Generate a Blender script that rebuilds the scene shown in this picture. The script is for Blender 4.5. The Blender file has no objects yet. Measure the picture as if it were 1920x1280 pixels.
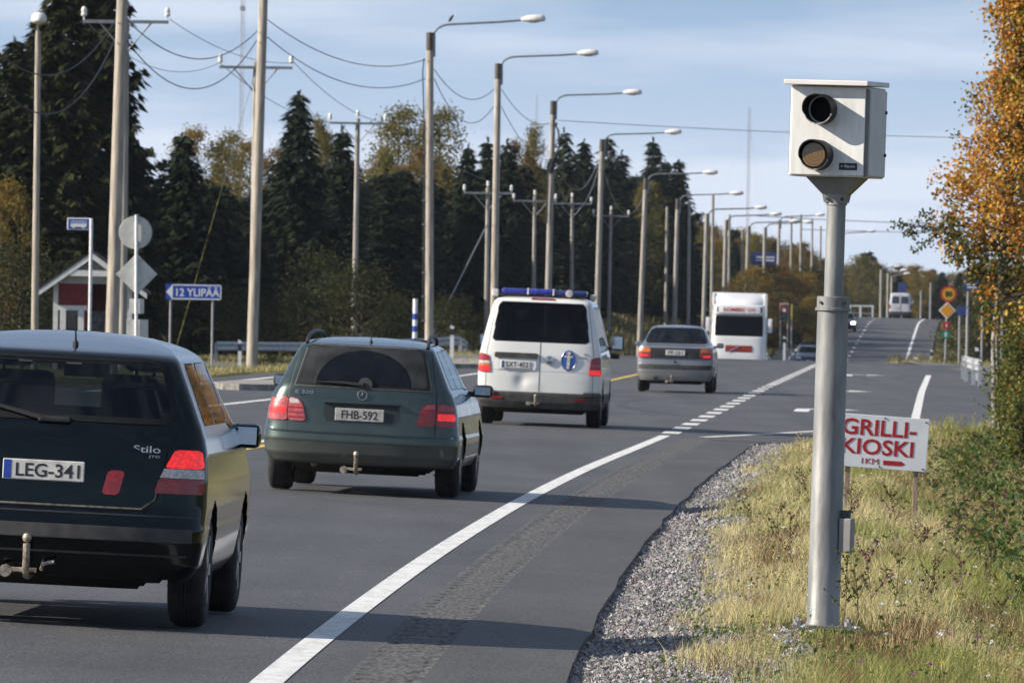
import bpy, bmesh, math, random
import numpy as np
from mathutils import Vector, Matrix

random.seed(7)
rng = np.random.default_rng(7)
R = math.radians
scene = bpy.context.scene
COL = scene.collection

# ------------------------------------------------------------------ camera, sky, sun, exposure
FPX = 18000.0            # focal length in pixels of a 1920 px wide picture
CAMH = 1.76
PITCH = 65.0 / FPX
ROLL = R(0.9)
cam_d = bpy.data.cameras.new('camera')
cam = bpy.data.objects.new('camera', cam_d)
COL.objects.link(cam)
cam_d.sensor_width = 36.0
cam_d.lens = 36.0 * FPX / 1920.0
cam_d.clip_start = 1.0
cam_d.clip_end = 9000.0
CAM_M = Matrix.Translation((0, 0, CAMH)) @ Matrix.Rotation(math.pi / 2 - PITCH, 4, 'X') @ Matrix.Rotation(ROLL, 4, 'Z')
cam.matrix_world = CAM_M
cam_d.dof.use_dof = True
cam_d.dof.focus_distance = 54.0
cam_d.dof.aperture_fstop = 24.0
scene.camera = cam

SUN_E, SUN_A = R(28.0), R(10.0)      # elevation, degrees behind the camera's left
world = bpy.data.worlds.new('World')
scene.world = world
world.use_nodes = True
wn, wl = world.node_tree.nodes, world.node_tree.links
wn.clear()
w_out = wn.new('ShaderNodeOutputWorld')
w_bg = wn.new('ShaderNodeBackground')
w_sky = wn.new('ShaderNodeTexSky')
w_sky.sky_type = 'NISHITA'
w_sky.sun_disc = False
w_sky.sun_elevation = SUN_E
w_sky.sun_rotation = R(-100)
w_sky.air_density = 1.0
w_sky.dust_density = 0.6
w_sky.ozone_density = 1.6
w_tc = wn.new('ShaderNodeTexCoord')
w_sep = wn.new('ShaderNodeSeparateXYZ')
w_mul = wn.new('ShaderNodeMath'); w_mul.operation = 'MULTIPLY_ADD'
w_mul.inputs[1].default_value = 1.7
w_mul.inputs[2].default_value = 0.205
w_cmb = wn.new('ShaderNodeCombineXYZ')
wl.new(w_tc.outputs['Generated'], w_sep.inputs[0])
wl.new(w_sep.outputs['X'], w_cmb.inputs['X'])
wl.new(w_sep.outputs['Y'], w_cmb.inputs['Y'])
wl.new(w_sep.outputs['Z'], w_mul.inputs[0])
wl.new(w_mul.outputs[0], w_cmb.inputs['Z'])
w_nrm = wn.new('ShaderNodeVectorMath'); w_nrm.operation = 'NORMALIZE'
wl.new(w_cmb.outputs[0], w_nrm.inputs[0])
wl.new(w_nrm.outputs[0], w_sky.inputs[0])
# thin streaky cloud veil
w_map = wn.new('ShaderNodeMapping'); w_map.inputs['Scale'].default_value = (9, 9, 85)
w_map.inputs['Location'].default_value = (3.1, 1.7, 0.4)
wl.new(w_tc.outputs['Generated'], w_map.inputs[0])
w_noi = wn.new('ShaderNodeTexNoise'); w_noi.inputs['Scale'].default_value = 1.6
w_noi.inputs['Detail'].default_value = 4.0
wl.new(w_map.outputs[0], w_noi.inputs['Vector'])
w_rmp = wn.new('ShaderNodeMapRange')
w_rmp.inputs['From Min'].default_value = 0.44; w_rmp.inputs['From Max'].default_value = 0.70
w_rmp.inputs['To Min'].default_value = 0.0; w_rmp.inputs['To Max'].default_value = 0.75
wl.new(w_noi.outputs['Fac'], w_rmp.inputs['Value'])
w_mix = wn.new('ShaderNodeMix'); w_mix.data_type = 'RGBA'
w_mix.inputs['B'].default_value = (4.6, 5.1, 6.0, 1)
# the veil thickens towards the horizon
w_hz = wn.new('ShaderNodeMapRange'); w_hz.inputs['From Min'].default_value = 0.035; w_hz.inputs['From Max'].default_value = 0.0
w_hz.inputs['To Min'].default_value = 0.0; w_hz.inputs['To Max'].default_value = 1.0
wl.new(w_sep.outputs['Z'], w_hz.inputs['Value'])
w_add = wn.new('ShaderNodeMath'); w_add.operation = 'ADD'; w_add.use_clamp = True
wl.new(w_rmp.outputs[0], w_add.inputs[0]); wl.new(w_hz.outputs[0], w_add.inputs[1])
wl.new(w_add.outputs[0], w_mix.inputs['Factor'])
wl.new(w_sky.outputs[0], w_mix.inputs['A'])
wl.new(w_mix.outputs['Result'], w_bg.inputs['Color'])
w_bg.inputs['Strength'].default_value = 0.10
wl.new(w_bg.outputs[0], w_out.inputs['Surface'])

sun_d = bpy.data.lights.new('sun', 'SUN')
sun = bpy.data.objects.new('sun', sun_d)
COL.objects.link(sun)
sun_d.energy = 4.7
sun_d.angle = R(0.53)
sun_d.color = (1.0, 0.92, 0.80)
_tr = Vector((math.cos(SUN_E) * math.cos(SUN_A), math.cos(SUN_E) * math.sin(SUN_A), -math.sin(SUN_E)))
sun.rotation_euler = _tr.to_track_quat('-Z', 'Y').to_euler()

scene.view_settings.view_transform = 'Standard'
scene.view_settings.look = 'None'
scene.view_settings.exposure = 0.72
scene.view_settings.gamma = 1.0
scene.view_settings.use_curve_mapping = False
scene.render.engine = 'CYCLES'
scene.cycles.use_denoising = True
scene.cycles.max_bounces = 8
scene.cycles.transparent_max_bounces = 16

# ------------------------------------------------------------------ helpers
def pix(px, py, d):
    """survey: the point at distance d (world Y) seen at picture position px, py"""
    v = CAM_M.to_3x3() @ Vector((px - 960.0, 640.0 - py, -FPX))
    k = d / v.y
    return Vector((v.x * k, d, CAMH + v.z * k))

def _mat(name):
    m = bpy.data.materials.new(name); m.use_nodes = True
    nt = m.node_tree
    return m, nt.nodes, nt.links, nt.nodes['Principled BSDF']

def mat(name, col, rough=0.6, var=0.15, scale=8.0, metal=0.0, coat=0.0, bump=0.0, bscale=60.0, spec=0.5, col2=None, detail=4.0, stretch=None, emit=None, estr=0.0):
    """plain surface: base colour broken up by noise, optional fine relief"""
    m, n, l, b = _mat(name)
    tc = n.new('ShaderNodeTexCoord')
    vec = tc.outputs['Object']
    if stretch:
        mp = n.new('ShaderNodeMapping'); mp.inputs['Scale'].default_value = stretch
        l.new(vec, mp.inputs[0]); vec = mp.outputs[0]
    no = n.new('ShaderNodeTexNoise'); no.inputs['Scale'].default_value = scale; no.inputs['Detail'].default_value = detail
    l.new(vec, no.inputs['Vector'])
    mx = n.new('ShaderNodeMix'); mx.data_type = 'RGBA'
    c2 = col2 or tuple(max(0, c * (1 - 2 * var)) for c in col)
    c1 = col if col2 else tuple(min(1, c * (1 + var)) for c in col)
    mx.inputs['A'].default_value = (*c2, 1); mx.inputs['B'].default_value = (*c1, 1)
    mr = n.new('ShaderNodeMapRange'); mr.inputs['From Min'].default_value = 0.3; mr.inputs['From Max'].default_value = 0.7
    l.new(no.outputs['Fac'], mr.inputs['Value']); l.new(mr.outputs[0], mx.inputs['Factor'])
    l.new(mx.outputs['Result'], b.inputs['Base Color'])
    b.inputs['Roughness'].default_value = rough
    b.inputs['Metallic'].default_value = metal
    b.inputs['Coat Weight'].default_value = coat
    b.inputs['Coat Roughness'].default_value = 0.06
    b.inputs['Specular IOR Level'].default_value = spec
    if emit:
        b.inputs['Emission Color'].default_value = (*emit, 1); b.inputs['Emission Strength'].default_value = estr
    if bump:
        nb = n.new('ShaderNodeTexNoise'); nb.inputs['Scale'].default_value = bscale; nb.inputs['Detail'].default_value = 5
        l.new(vec, nb.inputs['Vector'])
        bp = n.new('ShaderNodeBump'); bp.inputs['Strength'].default_value = bump; bp.inputs['Distance'].default_value = 0.01
        l.new(nb.outputs['Fac'], bp.inputs['Height']); l.new(bp.outputs[0], b.inputs['Normal'])
    return m

def attr_mat(name, rough=0.7, transl=0.3, spec=0.2):
    """foliage: each leaf carries its own pigment in the Col attribute"""
    m, n, l, b = _mat(name)
    at = n.new('ShaderNodeAttribute'); at.attribute_name = 'Col'
    l.new(at.outputs['Color'], b.inputs['Base Color'])
    b.inputs['Roughness'].default_value = rough; b.inputs['Specular IOR Level'].default_value = spec
    if transl:
        out = n['Material Output']
        tr = n.new('ShaderNodeBsdfTranslucent'); l.new(at.outputs['Color'], tr.inputs['Color'])
        ms = n.new('ShaderNodeMixShader'); ms.inputs['Fac'].default_value = transl
        l.new(b.outputs[0], ms.inputs[1]); l.new(tr.outputs[0], ms.inputs[2]); l.new(ms.outputs[0], out.inputs['Surface'])
    return m

def glass_mat(name, tint, refl=1.0, dust=0.0, dustcol=(0.1, 0.1, 0.09)):
    """thin car glass: tinted see-through with mirror reflection, optional road dust"""
    m, n, l, b = _mat(name)
    out = n['Material Output']
    tr = n.new('ShaderNodeBsdfTransparent'); tr.inputs['Color'].default_value = (*tint, 1)
    gl = n.new('ShaderNodeBsdfGlossy'); gl.inputs['Roughness'].default_value = 0.03
    fr = n.new('ShaderNodeFresnel'); fr.inputs['IOR'].default_value = 1.5
    mu = n.new('ShaderNodeMath'); mu.operation = 'MULTIPLY'; mu.inputs[1].default_value = refl
    l.new(fr.outputs[0], mu.inputs[0])
    ms = n.new('ShaderNodeMixShader'); l.new(mu.outputs[0], ms.inputs['Fac'])
    l.new(tr.outputs[0], ms.inputs[1]); l.new(gl.outputs[0], ms.inputs[2])
    sh = ms.outputs[0]
    if dust:
        df = n.new('ShaderNodeBsdfDiffuse'); df.inputs['Color'].default_value = (*dustcol, 1)
        tc = n.new('ShaderNodeTexCoord'); no = n.new('ShaderNodeTexNoise'); no.inputs['Scale'].default_value = 6
        l.new(tc.outputs['Object'], no.inputs['Vector'])
        md = n.new('ShaderNodeMath'); md.operation = 'MULTIPLY'; md.inputs[1].default_value = dust * 2
        l.new(no.outputs['Fac'], md.inputs[0])
        m2 = n.new('ShaderNodeMixShader'); l.new(md.outputs[0], m2.inputs['Fac'])
        l.new(sh, m2.inputs[1]); l.new(df.outputs[0], m2.inputs[2]); sh = m2.outputs[0]
    l.new(sh, out.inputs['Surface'])
    return m

def link(o, parent=None):
    COL.objects.link(o)
    if parent is not None: o.parent = parent
    return o

def tag(o, label=None, cat=None, group=None, kind=None):
    if label: o['label'] = label
    if cat: o['category'] = cat
    if group: o['group'] = group
    if kind: o['kind'] = kind
    return o

def thing(name, label, cat, M=None, group=None):
    o = bpy.data.objects.new(name, None); o.empty_display_size = 0.2
    link(o); tag(o, label, cat, group)
    if M is not None: o.matrix_world = M
    return o

def np_mesh(name, V, Fs, mat_, parent=None, smooth=False, cols=None, mats=None, midx=None):
    """V (n,3); Fs list of equal-length face arrays or one array"""
    me = bpy.data.meshes.new(name)
    V = np.asarray(V, np.float32)
    if isinstance(Fs, np.ndarray): Fs = [Fs]
    nf = sum(len(f) for f in Fs); nl = sum(f.size for f in Fs)
    me.vertices.add(len(V)); me.vertices.foreach_set('co', V.ravel())
    me.loops.add(nl); me.polygons.add(nf)
    me.loops.foreach_set('vertex_index', np.concatenate([f.ravel() for f in Fs]).astype(np.int32))
    tot = np.concatenate([np.full(len(f), f.shape[1]) for f in Fs]).astype(np.int32)
    st = np.concatenate([[0], np.cumsum(tot)[:-1]]).astype(np.int32)
    me.polygons.foreach_set('loop_start', st)
    me.polygons.foreach_set('use_smooth', np.full(nf, bool(smooth)))
    for m in (mats or [mat_]): me.materials.append(m)
    if midx is not None: me.polygons.foreach_set('material_index', np.asarray(midx, np.int32))
    if cols is not None:
        a = me.color_attributes.new('Col', 'FLOAT_COLOR', 'POINT')
        c = np.ones((len(V), 4), np.float32); c[:, :3] = cols
        a.data.foreach_set('color', c.ravel())
    me.update(calc_edges=True)
    me.validate()
    o = bpy.data.objects.new(name, me)
    return link(o, parent)

class MB:
    """collects boxes, tubes, lathes and prisms into one mesh"""
    def __init__(s): s.v = []; s.f = []
    def add(s, vs, fs):
        k = len(s.v); s.v += [tuple(v) for v in vs]; s.f += [tuple(i + k for i in f) for f in fs]; return s
    def box(s, x0, x1, y0, y1, z0, z1, M=None):
        vs = [Vector((x, y, z)) for x in (x0, x1) for y in (y0, y1) for z in (z0, z1)]
        if M is not None: vs = [M @ v for v in vs]
        return s.add(vs, [(0, 1, 3, 2), (4, 6, 7, 5), (0, 4, 5, 1), (2, 3, 7, 6), (0, 2, 6, 4), (1, 5, 7, 3)])
    def bbox(s, x0, x1, y0, y1, z0, z1, b=0.01, M=None):
        """box with chamfered edges"""
        bm = bmesh.new()
        vs = [bm.verts.new((x, y, z)) for x in (x0, x1) for y in (y0, y1) for z in (z0, z1)]
        for f in [(0, 1, 3, 2), (4, 6, 7, 5), (0, 4, 5, 1), (2, 3, 7, 6), (0, 2, 6, 4), (1, 5, 7, 3)]: bm.faces.new([vs[i] for i in f])
        bmesh.ops.bevel(bm, geom=list(bm.edges), offset=b, segments=2, profile=0.5, affect='EDGES')
        bm.verts.index_update()
        vv = [v.co.copy() for v in bm.verts]
        if M is not None: vv = [M @ v for v in vv]
        ff = [[v.index for v in f.verts] for f in bm.faces]; bm.free()
        return s.add(vv, ff)
    def tube(s, pts, r, n=8, cap=True):
        pts = [Vector(p) for p in pts]
        rs = r if isinstance(r, (list, tuple)) else [r] * len(pts)
        vs = []; fs = []
        ref = None
        for i, p in enumerate(pts):
            t = (pts[min(i + 1, len(pts) - 1)] - pts[max(i - 1, 0)]).normalized()
            a = Vector((0, 0, 1)) if abs(t.z) < 0.9 else Vector((1, 0, 0))
            if ref is not None: a = ref
            u = (a - t * a.dot(t)).normalized(); w = t.cross(u); ref = u
            for k in range(n):
                g = 2 * math.pi * k / n
                vs.append(p + (u * math.cos(g) + w * math.sin(g)) * rs[i])
        for i in range(len(pts) - 1):
            for k in range(n):
                fs.append((i * n + k, i * n + (k + 1) % n, (i + 1) * n + (k + 1) % n, (i + 1) * n + k))
        if cap: fs += [tuple(range(n - 1, -1, -1)), tuple(range((len(pts) - 1) * n, len(pts) * n))]
        return s.add(vs, fs)
    def lathe(s, prof, n=24, axis='Z', M=None, closed=False):
        """prof: list of (r, h)"""
        vs = []; fs = []
        for r, h in prof:
            for k in range(n):
                g = 2 * math.pi * k / n
                c, q = r * math.cos(g), r * math.sin(g)
                v = {'Z': (c, q, h), 'X': (h, c, q), 'Y': (c, h, -q)}[axis]
                v = Vector(v); vs.append(M @ v if M is not None else v)
        m = len(prof)
        for i in range(m if closed else m - 1):
            j = (i + 1) % m
            for k in range(n):
                fs.append((i * n + k, i * n + (k + 1) % n, j * n + (k + 1) % n, j * n + k))
        if not closed:
            fs += [tuple(range(n - 1, -1, -1)), tuple(range((m - 1) * n, m * n))]
        return s.add(vs, fs)
    def prism(s, poly, y0, y1, M=None):
        """poly in (x, z), extruded along y"""
        n = len(poly)
        vs = [Vector((p[0], y0, p[1])) for p in poly] + [Vector((p[0], y1, p[1])) for p in poly]
        if M is not None: vs = [M @ v for v in vs]
        fs = [tuple(range(n)), tuple(range(2 * n - 1, n - 1, -1))] + [(i, n + i, n + (i + 1) % n, (i + 1) % n) for i in range(n)]
        return s.add(vs, fs)
    def build(s, name, m, parent=None, smooth=False):
        me = bpy.data.meshes.new(name)
        me.from_pydata([tuple(v) for v in s.v], [], s.f)
        bm = bmesh.new(); bm.from_mesh(me); bmesh.ops.recalc_face_normals(bm, faces=bm.faces); bm.to_mesh(me); bm.free()
        me.materials.append(m)
        if smooth:
            me.polygons.foreach_set('use_smooth', np.ones(len(me.polygons), bool))
            try: me.set_sharp_from_angle(angle=R(42))
            except Exception: pass
        return link(bpy.data.objects.new(name, me), parent)

def smooth_obj(o, ang=42):
    me = o.data
    me.polygons.foreach_set('use_smooth', np.ones(len(me.polygons), bool))
    try: me.set_sharp_from_angle(angle=R(ang))
    except Exception: pass

def text_obj(name, body, size, m, parent, M, bold=0.0, depth=0.002, fit=None, align='CENTER'):
    """lettering turned to mesh; text lies in local x-z, read from -y; fit = (width, height) it is stretched to"""
    cu = bpy.data.curves.new(name, 'FONT'); cu.body = body; cu.size = size; cu.offset = bold
    cu.extrude = depth; cu.align_x = align; cu.align_y = 'CENTER'; cu.resolution_u = 3
    tmp = bpy.data.objects.new(name + '_tmp', cu); COL.objects.link(tmp)
    dg = bpy.context.evaluated_depsgraph_get(); dg.update()
    me = bpy.data.meshes.new_from_object(tmp.evaluated_get(dg))
    bpy.data.objects.remove(tmp); bpy.data.curves.remove(cu)
    n = len(me.vertices); co = np.empty(n * 3, np.float32); me.vertices.foreach_get('co', co); co = co.reshape(-1, 3)
    if fit:
        lo, hi = co.min(0), co.max(0)
        co[:, 0] = (co[:, 0] - (lo[0] + hi[0]) / 2) * fit[0] / max(1e-6, hi[0] - lo[0])
        co[:, 1] = (co[:, 1] - (lo[1] + hi[1]) / 2) * fit[1] / max(1e-6, hi[1] - lo[1])
    co2 = np.stack([co[:, 0], -co[:, 2], co[:, 1]], 1)
    me.vertices.foreach_set('co', co2.ravel().astype(np.float32)); me.update()
    me.materials.clear(); me.materials.append(m)
    o = bpy.data.objects.new(name, me); link(o, parent); o.matrix_local = M
    return o

T = Matrix.Translation
def RZ(a): return Matrix.Rotation(a, 4, 'Z')
def RX(a): return Matrix.Rotation(a, 4, 'X')
def RY(a): return Matrix.Rotation(a, 4, 'Y')

# ------------------------------------------------------------------ the lie of the land
def _table(keys, smooth):
    k = np.array(keys, float)
    d = np.arange(-60, 4001, 1.0)
    v = np.interp(d, k[:, 0], k[:, 1])
    for _ in range(2):
        v2 = np.convolve(np.pad(v, smooth, mode='edge'), np.ones(2 * smooth + 1) / (2 * smooth + 1), 'valid')
        v = v2
    return d, v
_E = _table([(-60, -2.0), (20, -1.55), (45.5, -1.16), (54, -.96), (68, -.58), (87.5, .08), (108.6, .87), (133.5, 1.93), (174, 3.7),
             (228, 6.05), (328, 10.55), (450, 16.5), (630, 25.8), (785, 33.3), (900, 39), (1100, 50), (1500, 74), (4000, 260)], 6)
_Z = _table([(-60, -.02), (51, -.02), (88, .018), (146, -.10), (209, -.066), (290, -.01), (345, .03), (385, -.35), (440, -1.5), (520, -2.4), (570, -2.3),
             (630, -1.65), (700, -.25), (770, 1.0), (850, 1.3), (920, 1.1), (1000, .3), (1200, -1.5), (1600, -2), (4000, -2)], 14)
_C = _table([(-60, .037), (100, .036), (150, .026), (209, .010), (300, .012), (700, .015), (4000, .01)], 15)
def E(d): return np.interp(d, *_E)
def Z(d): return np.interp(d, *_Z)
def C(d): return np.interp(d, *_C)
def WD(d): return np.interp(d, [137, 167, 283, 290, 345, 352], [0, 3.6, 3.75, 3.6, 3.4, 0])     # turn lane widening
def LW(d): return np.interp(d, [140, 165, 232, 250], [8.9, 12.2, 12.2, 8.9])                       # left edge, bus bay
def road_z(s, d): return Z(d) - C(d) * (np.clip(s, -14, 8) + .7)
def sstep(x): x = np.clip(x, 0, 1); return x * x * (3 - 2 * x)
def ground_z(X, d):
    X = np.asarray(X, float); d = np.asarray(d, float)
    s = X - E(d); wd = WD(d); lw = LW(d)
    edge_r = Z(d) - C(d) * (1.4 + wd + .7)
    sr = s - wd
    prof = np.interp(sr, [1.4, 1.5, 2.0, 2.7, 3.4, 4.2, 5.0, 6.5, 10, 40, 200], [-.05, -.06, -.01, .05, 0, -.26, -.20, .10, .25, .6, 1.5])
    far = sstep((d - 360) / 80)
    prof_far = np.interp(sr, [1.4, 2, 3.5, 6, 14, 40, 200], [-.05, -.08, -.5, -.3, .8, 1.6, 3])
    side = sstep(1 - np.abs(d - 316) / 34)            # right side road levels the verge
    pr = (prof * (1 - far) + prof_far * far) * (1 - side) - .05 * side
    zr = edge_r + pr
    edge_l = Z(d) + C(d) * (lw - .7)
    sl = -s - lw
    hill = np.interp(d, [0, 345, 400, 470, 600, 800, 1000, 1500], [.1, .1, 1.2, 4.2, 4.8, 3.0, 1.5, 2])
    zl = edge_l + np.interp(sl, [0, .15, 3, 8, 60], [-.05, .02, 0, -.35, -.4]) + hill * sstep((sl - 2) / 16)
    sidel = sstep(1 - np.abs(d - 300) / 16)
    zl = zl * (1 - sidel) + (edge_l - .05 - .4 * sstep(sl / 9)) * sidel
    zm = road_z(s, d) - .07
    z = np.where(s > 1.36 + wd, zr, np.where(-s > lw - .04, zl, zm))
    return z
def gz(X, d): return float(ground_z(X, d))

def vehicle_matrix(X, d, heading=None, flip=False):
    """stands on the road at X, d; heading is dX/dd; flip = faces the camera with its local -y end either way"""
    s = X - float(E(d))
    h = heading if heading is not None else float(E(d + 2) - E(d - 2)) / 4
    f = Vector((h, 1, float(Z(d + 3) - Z(d - 1)) / 4)).normalized()
    r = Vector((1, -h, -float(C(d)))); r = (r - f * r.dot(f)).normalized()
    u = r.cross(f)
    M = Matrix((r, f, u)).transposed().to_4x4()
    M.translation = (X, d, float(road_z(s, d)) + .004)
    return M
# ------------------------------------------------------------------ materials of the setting
def ground_mat():
    m, n, l, b = _mat('verge_ground')
    tc = n.new('ShaderNodeTexCoord')
    mp = n.new('ShaderNodeMapping'); mp.inputs['Scale'].default_value = (1, .35, 1); l.new(tc.outputs['Object'], mp.inputs[0])
    a = n.new('ShaderNodeTexNoise'); a.inputs['Scale'].default_value = .5; a.inputs['Detail'].default_value = 6; l.new(mp.outputs[0], a.inputs['Vector'])
    f = n.new('ShaderNodeTexNoise'); f.inputs['Scale'].default_value = 14; f.inputs['Detail'].default_value = 5; l.new(mp.outputs[0], f.inputs['Vector'])
    cr = n.new('ShaderNodeValToRGB'); e = cr.color_ramp.elements
    e[0].position = .32; e[0].color = (.040, .050, .014, 1); e[1].position = .66; e[1].color = (.17, .125, .045, 1)
    k = cr.color_ramp.elements.new(.5); k.color = (.085, .085, .024, 1)
    l.new(a.outputs['Fac'], cr.inputs['Fac'])
    mx = n.new('ShaderNodeMix'); mx.data_type = 'RGBA'; mx.blend_type = 'MULTIPLY'; mx.inputs['Factor'].default_value = .7
    r2 = n.new('ShaderNodeMapRange'); r2.inputs['From Min'].default_value = .3; r2.inputs['From Max'].default_value = .7; r2.inputs['To Min'].default_value = .35; r2.inputs['To Max'].default_value = 1.3
    l.new(f.outputs['Fac'], r2.inputs['Value'])
    l.new(cr.outputs[0], mx.inputs['A']); l.new(r2.outputs[0], mx.inputs['B']); l.new(mx.outputs['Result'], b.inputs['Base Color'])
    b.inputs['Roughness'].default_value = .95; b.inputs['Specular IOR Level'].default_value = .1
    bp = n.new('ShaderNodeBump'); bp.inputs['Strength'].default_value = .8; bp.inputs['Distance'].default_value = .08
    l.new(f.outputs['Fac'], bp.inputs['Height']); l.new(bp.outputs[0], b.inputs['Normal'])
    return m

def asphalt_mat(name, base, base2, worn=1.0):
    m, n, l, b = _mat(name)
    tc = n.new('ShaderNodeTexCoord')
    mp = n.new('ShaderNodeMapping'); mp.inputs['Scale'].default_value = (1, .22, 1); mp.inputs['Rotation'].default_value = (0, 0, .04)
    l.new(tc.outputs['Object'], mp.inputs[0])
    big = n.new('ShaderNodeTexNoise'); big.inputs['Scale'].default_value = .7; big.inputs['Detail'].default_value = 7; big.inputs['Roughness'].default_value = .65
    l.new(mp.outputs[0], big.inputs['Vector'])
    fine = n.new('ShaderNodeTexNoise'); fine.inputs['Scale'].default_value = 75; fine.inputs['Detail'].default_value = 3
    mp2 = n.new('ShaderNodeMapping'); mp2.inputs['Scale'].default_value = (1, .12, 1); l.new(tc.outputs['Object'], mp2.inputs[0])
    l.new(mp2.outputs[0], fine.inputs['Vector'])
    # wheel tracks running along the road: narrow across, long along
    mp3 = n.new('ShaderNodeMapping'); mp3.inputs['Scale'].default_value = (1.4, .012, 1); mp3.inputs['Rotation'].default_value = (0, 0, .038)
    l.new(tc.outputs['Object'], mp3.inputs[0])
    trk = n.new('ShaderNodeTexNoise'); trk.inputs['Scale'].default_value = 1.1; trk.inputs['Detail'].default_value = 3; l.new(mp3.outputs[0], trk.inputs['Vector'])
    # odd repairs and joints across the lane
    mp4 = n.new('ShaderNodeMapping'); mp4.inputs['Scale'].default_value = (.03, .35, 1); l.new(tc.outputs['Object'], mp4.inputs[0])
    jo = n.new('ShaderNodeTexNoise'); jo.inputs['Scale'].default_value = .6; jo.inputs['Detail'].default_value = 5; jo.inputs['Roughness'].default_value = .7; l.new(mp4.outputs[0], jo.inputs['Vector'])
    s1 = n.new('ShaderNodeMath'); s1.operation = 'MULTIPLY_ADD'; s1.inputs[1].default_value = .5; l.new(trk.outputs['Fac'], s1.inputs[0]); l.new(big.outputs['Fac'], s1.inputs[2])
    s2 = n.new('ShaderNodeMath'); s2.operation = 'MULTIPLY_ADD'; s2.inputs[1].default_value = .6; l.new(jo.outputs['Fac'], s2.inputs[0]); l.new(s1.outputs[0], s2.inputs[2])
    mr = n.new('ShaderNodeMapRange'); mr.inputs['From Min'].default_value = .82; mr.inputs['From Max'].default_value = 1.28; l.new(s2.outputs[0], mr.inputs['Value'])
    mx = n.new('ShaderNodeMix'); mx.data_type = 'RGBA'; mx.inputs['A'].default_value = (*base, 1); mx.inputs['B'].default_value = (*base2, 1)
    l.new(mr.outputs[0], mx.inputs['Factor'])
    sp = n.new('ShaderNodeMapRange'); sp.inputs['From Min'].default_value = .35; sp.inputs['From Max'].default_value = .72; sp.inputs['To Min'].default_value = .72; sp.inputs['To Max'].default_value = 1.45
    l.new(fine.outputs['Fac'], sp.inputs['Value'])
    m2 = n.new('ShaderNodeMix'); m2.data_type = 'RGBA'; m2.blend_type = 'MULTIPLY'; m2.inputs['Factor'].default_value = 1.0
    l.new(mx.outputs['Result'], m2.inputs['A']); l.new(sp.outputs[0], m2.inputs['B'])
    l.new(m2.outputs['Result'], b.inputs['Base Color'])
    b.inputs['Roughness'].default_value = .72; b.inputs['Specular IOR Level'].default_value = .36
    bp = n.new('ShaderNodeBump'); bp.inputs['Strength'].default_value = .35; bp.inputs['Distance'].default_value = .004
    l.new(fine.outputs['Fac'], bp.inputs['Height']); l.new(bp.outputs[0], b.inputs['Normal'])
    return m

def paint_line_mat(name, col):
    m, n, l, b = _mat(name)
    tc = n.new('ShaderNodeTexCoord')
    mp = n.new('ShaderNodeMapping'); mp.inputs['Scale'].default_value = (1, .25, 1); l.new(tc.outputs['Object'], mp.inputs[0])
    a = n.new('ShaderNodeTexNoise'); a.inputs['Scale'].default_value = 9; a.inputs['Detail'].default_value = 8; a.inputs['Roughness'].default_value = .75; l.new(mp.outputs[0], a.inputs['Vector'])
    mr = n.new('ShaderNodeMapRange'); mr.inputs['From Min'].default_value = .30; mr.inputs['From Max'].default_value = .55; l.new(a.outputs['Fac'], mr.inputs['Value'])
    mx = n.new('ShaderNodeMix'); mx.data_type = 'RGBA'
    mx.inputs['A'].default_value = (*[c * .62 for c in col], 1); mx.inputs['B'].default_value = (*col, 1)
    l.new(mr.outputs[0], mx.inputs['Factor']); l.new(mx.outputs['Result'], b.inputs['Base Color'])
    b.inputs['Roughness'].default_value = .7
    return m

M_ground = ground_mat()
M_asph = asphalt_mat('asphalt_lane', (.054, .054, .056), (.090, .089, .091))
M_shou = asphalt_mat('asphalt_shoulder', (.055, .053, .051), (.086, .082, .079))
M_side = asphalt_mat('asphalt_old', (.11, .105, .097), (.15, .142, .13))
M_white = paint_line_mat('road_paint_white', (.72, .71, .68))
M_yellow = paint_line_mat('road_paint_yellow', (.70, .45, .06))
M_gravel = mat('gravel_bed', (.17, .155, .145), .95, .35, 55, bump=1.0, bscale=70, detail=6)
M_leaf = attr_mat('leaf', .6, .42, .3)
M_grass = attr_mat('grass_blade', .7, .35, .2)
M_needle = attr_mat('needles', .75, .12, .15)
M_stone = attr_mat('stone', .85, 0, .3)

# ------------------------------------------------------------------ ground sheet
def build_ground():
    ds = np.concatenate([np.arange(-30, 30, 6), np.arange(30, 150, 1.5), np.arange(150, 420, 3), np.arange(420, 1000, 8), np.arange(1000, 1600, 40), [1800, 2200, 2800, 3600, 5000, 8000]])
    ss = np.concatenate([[-3000, -1200, -500, -250, -150, -100], np.arange(-80, -16, 3), np.arange(-16, -8, .5), [-7, -4, 0, 1.0], np.arange(1.3, 3.2, .1), np.arange(3.2, 12, .3), np.arange(12, 40, 3), [60, 100, 200, 500, 1500, 3000]])
    D, S = np.meshgrid(ds, ss, indexing='ij')
    X = S + E(D)
    Zg = ground_z(X, D)
    # small unevenness off the road
    off = np.where((S > 2.2 + WD(D)) | (-S > LW(D) + .8), 1.0, 0.0)
    Zg = Zg + off * .035 * np.sin(X * 1.7 + D * .31) * np.sin(D * .83 - X * .4)
    V = np.stack([X, D, Zg], -1).reshape(-1, 3)
    nd, ns = len(ds), len(ss)
    i = np.arange(nd * ns).reshape(nd, ns)
    Fq = np.stack([i[:-1, :-1], i[:-1, 1:], i[1:, 1:], i[1:, :-1]], -1).reshape(-1, 4)
    return tag(np_mesh('ground', V, Fq, M_ground, smooth=True), kind='structure')
ground = build_ground()

def dsamp(a, b):
    x = np.concatenate([np.arange(-30, 200, 1.0), np.arange(200, 500, 2.0), np.arange(500, 1300, 5.0)])
    x = x[(x > a) & (x < b)]
    return np.concatenate([[a], x, [b]])

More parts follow.
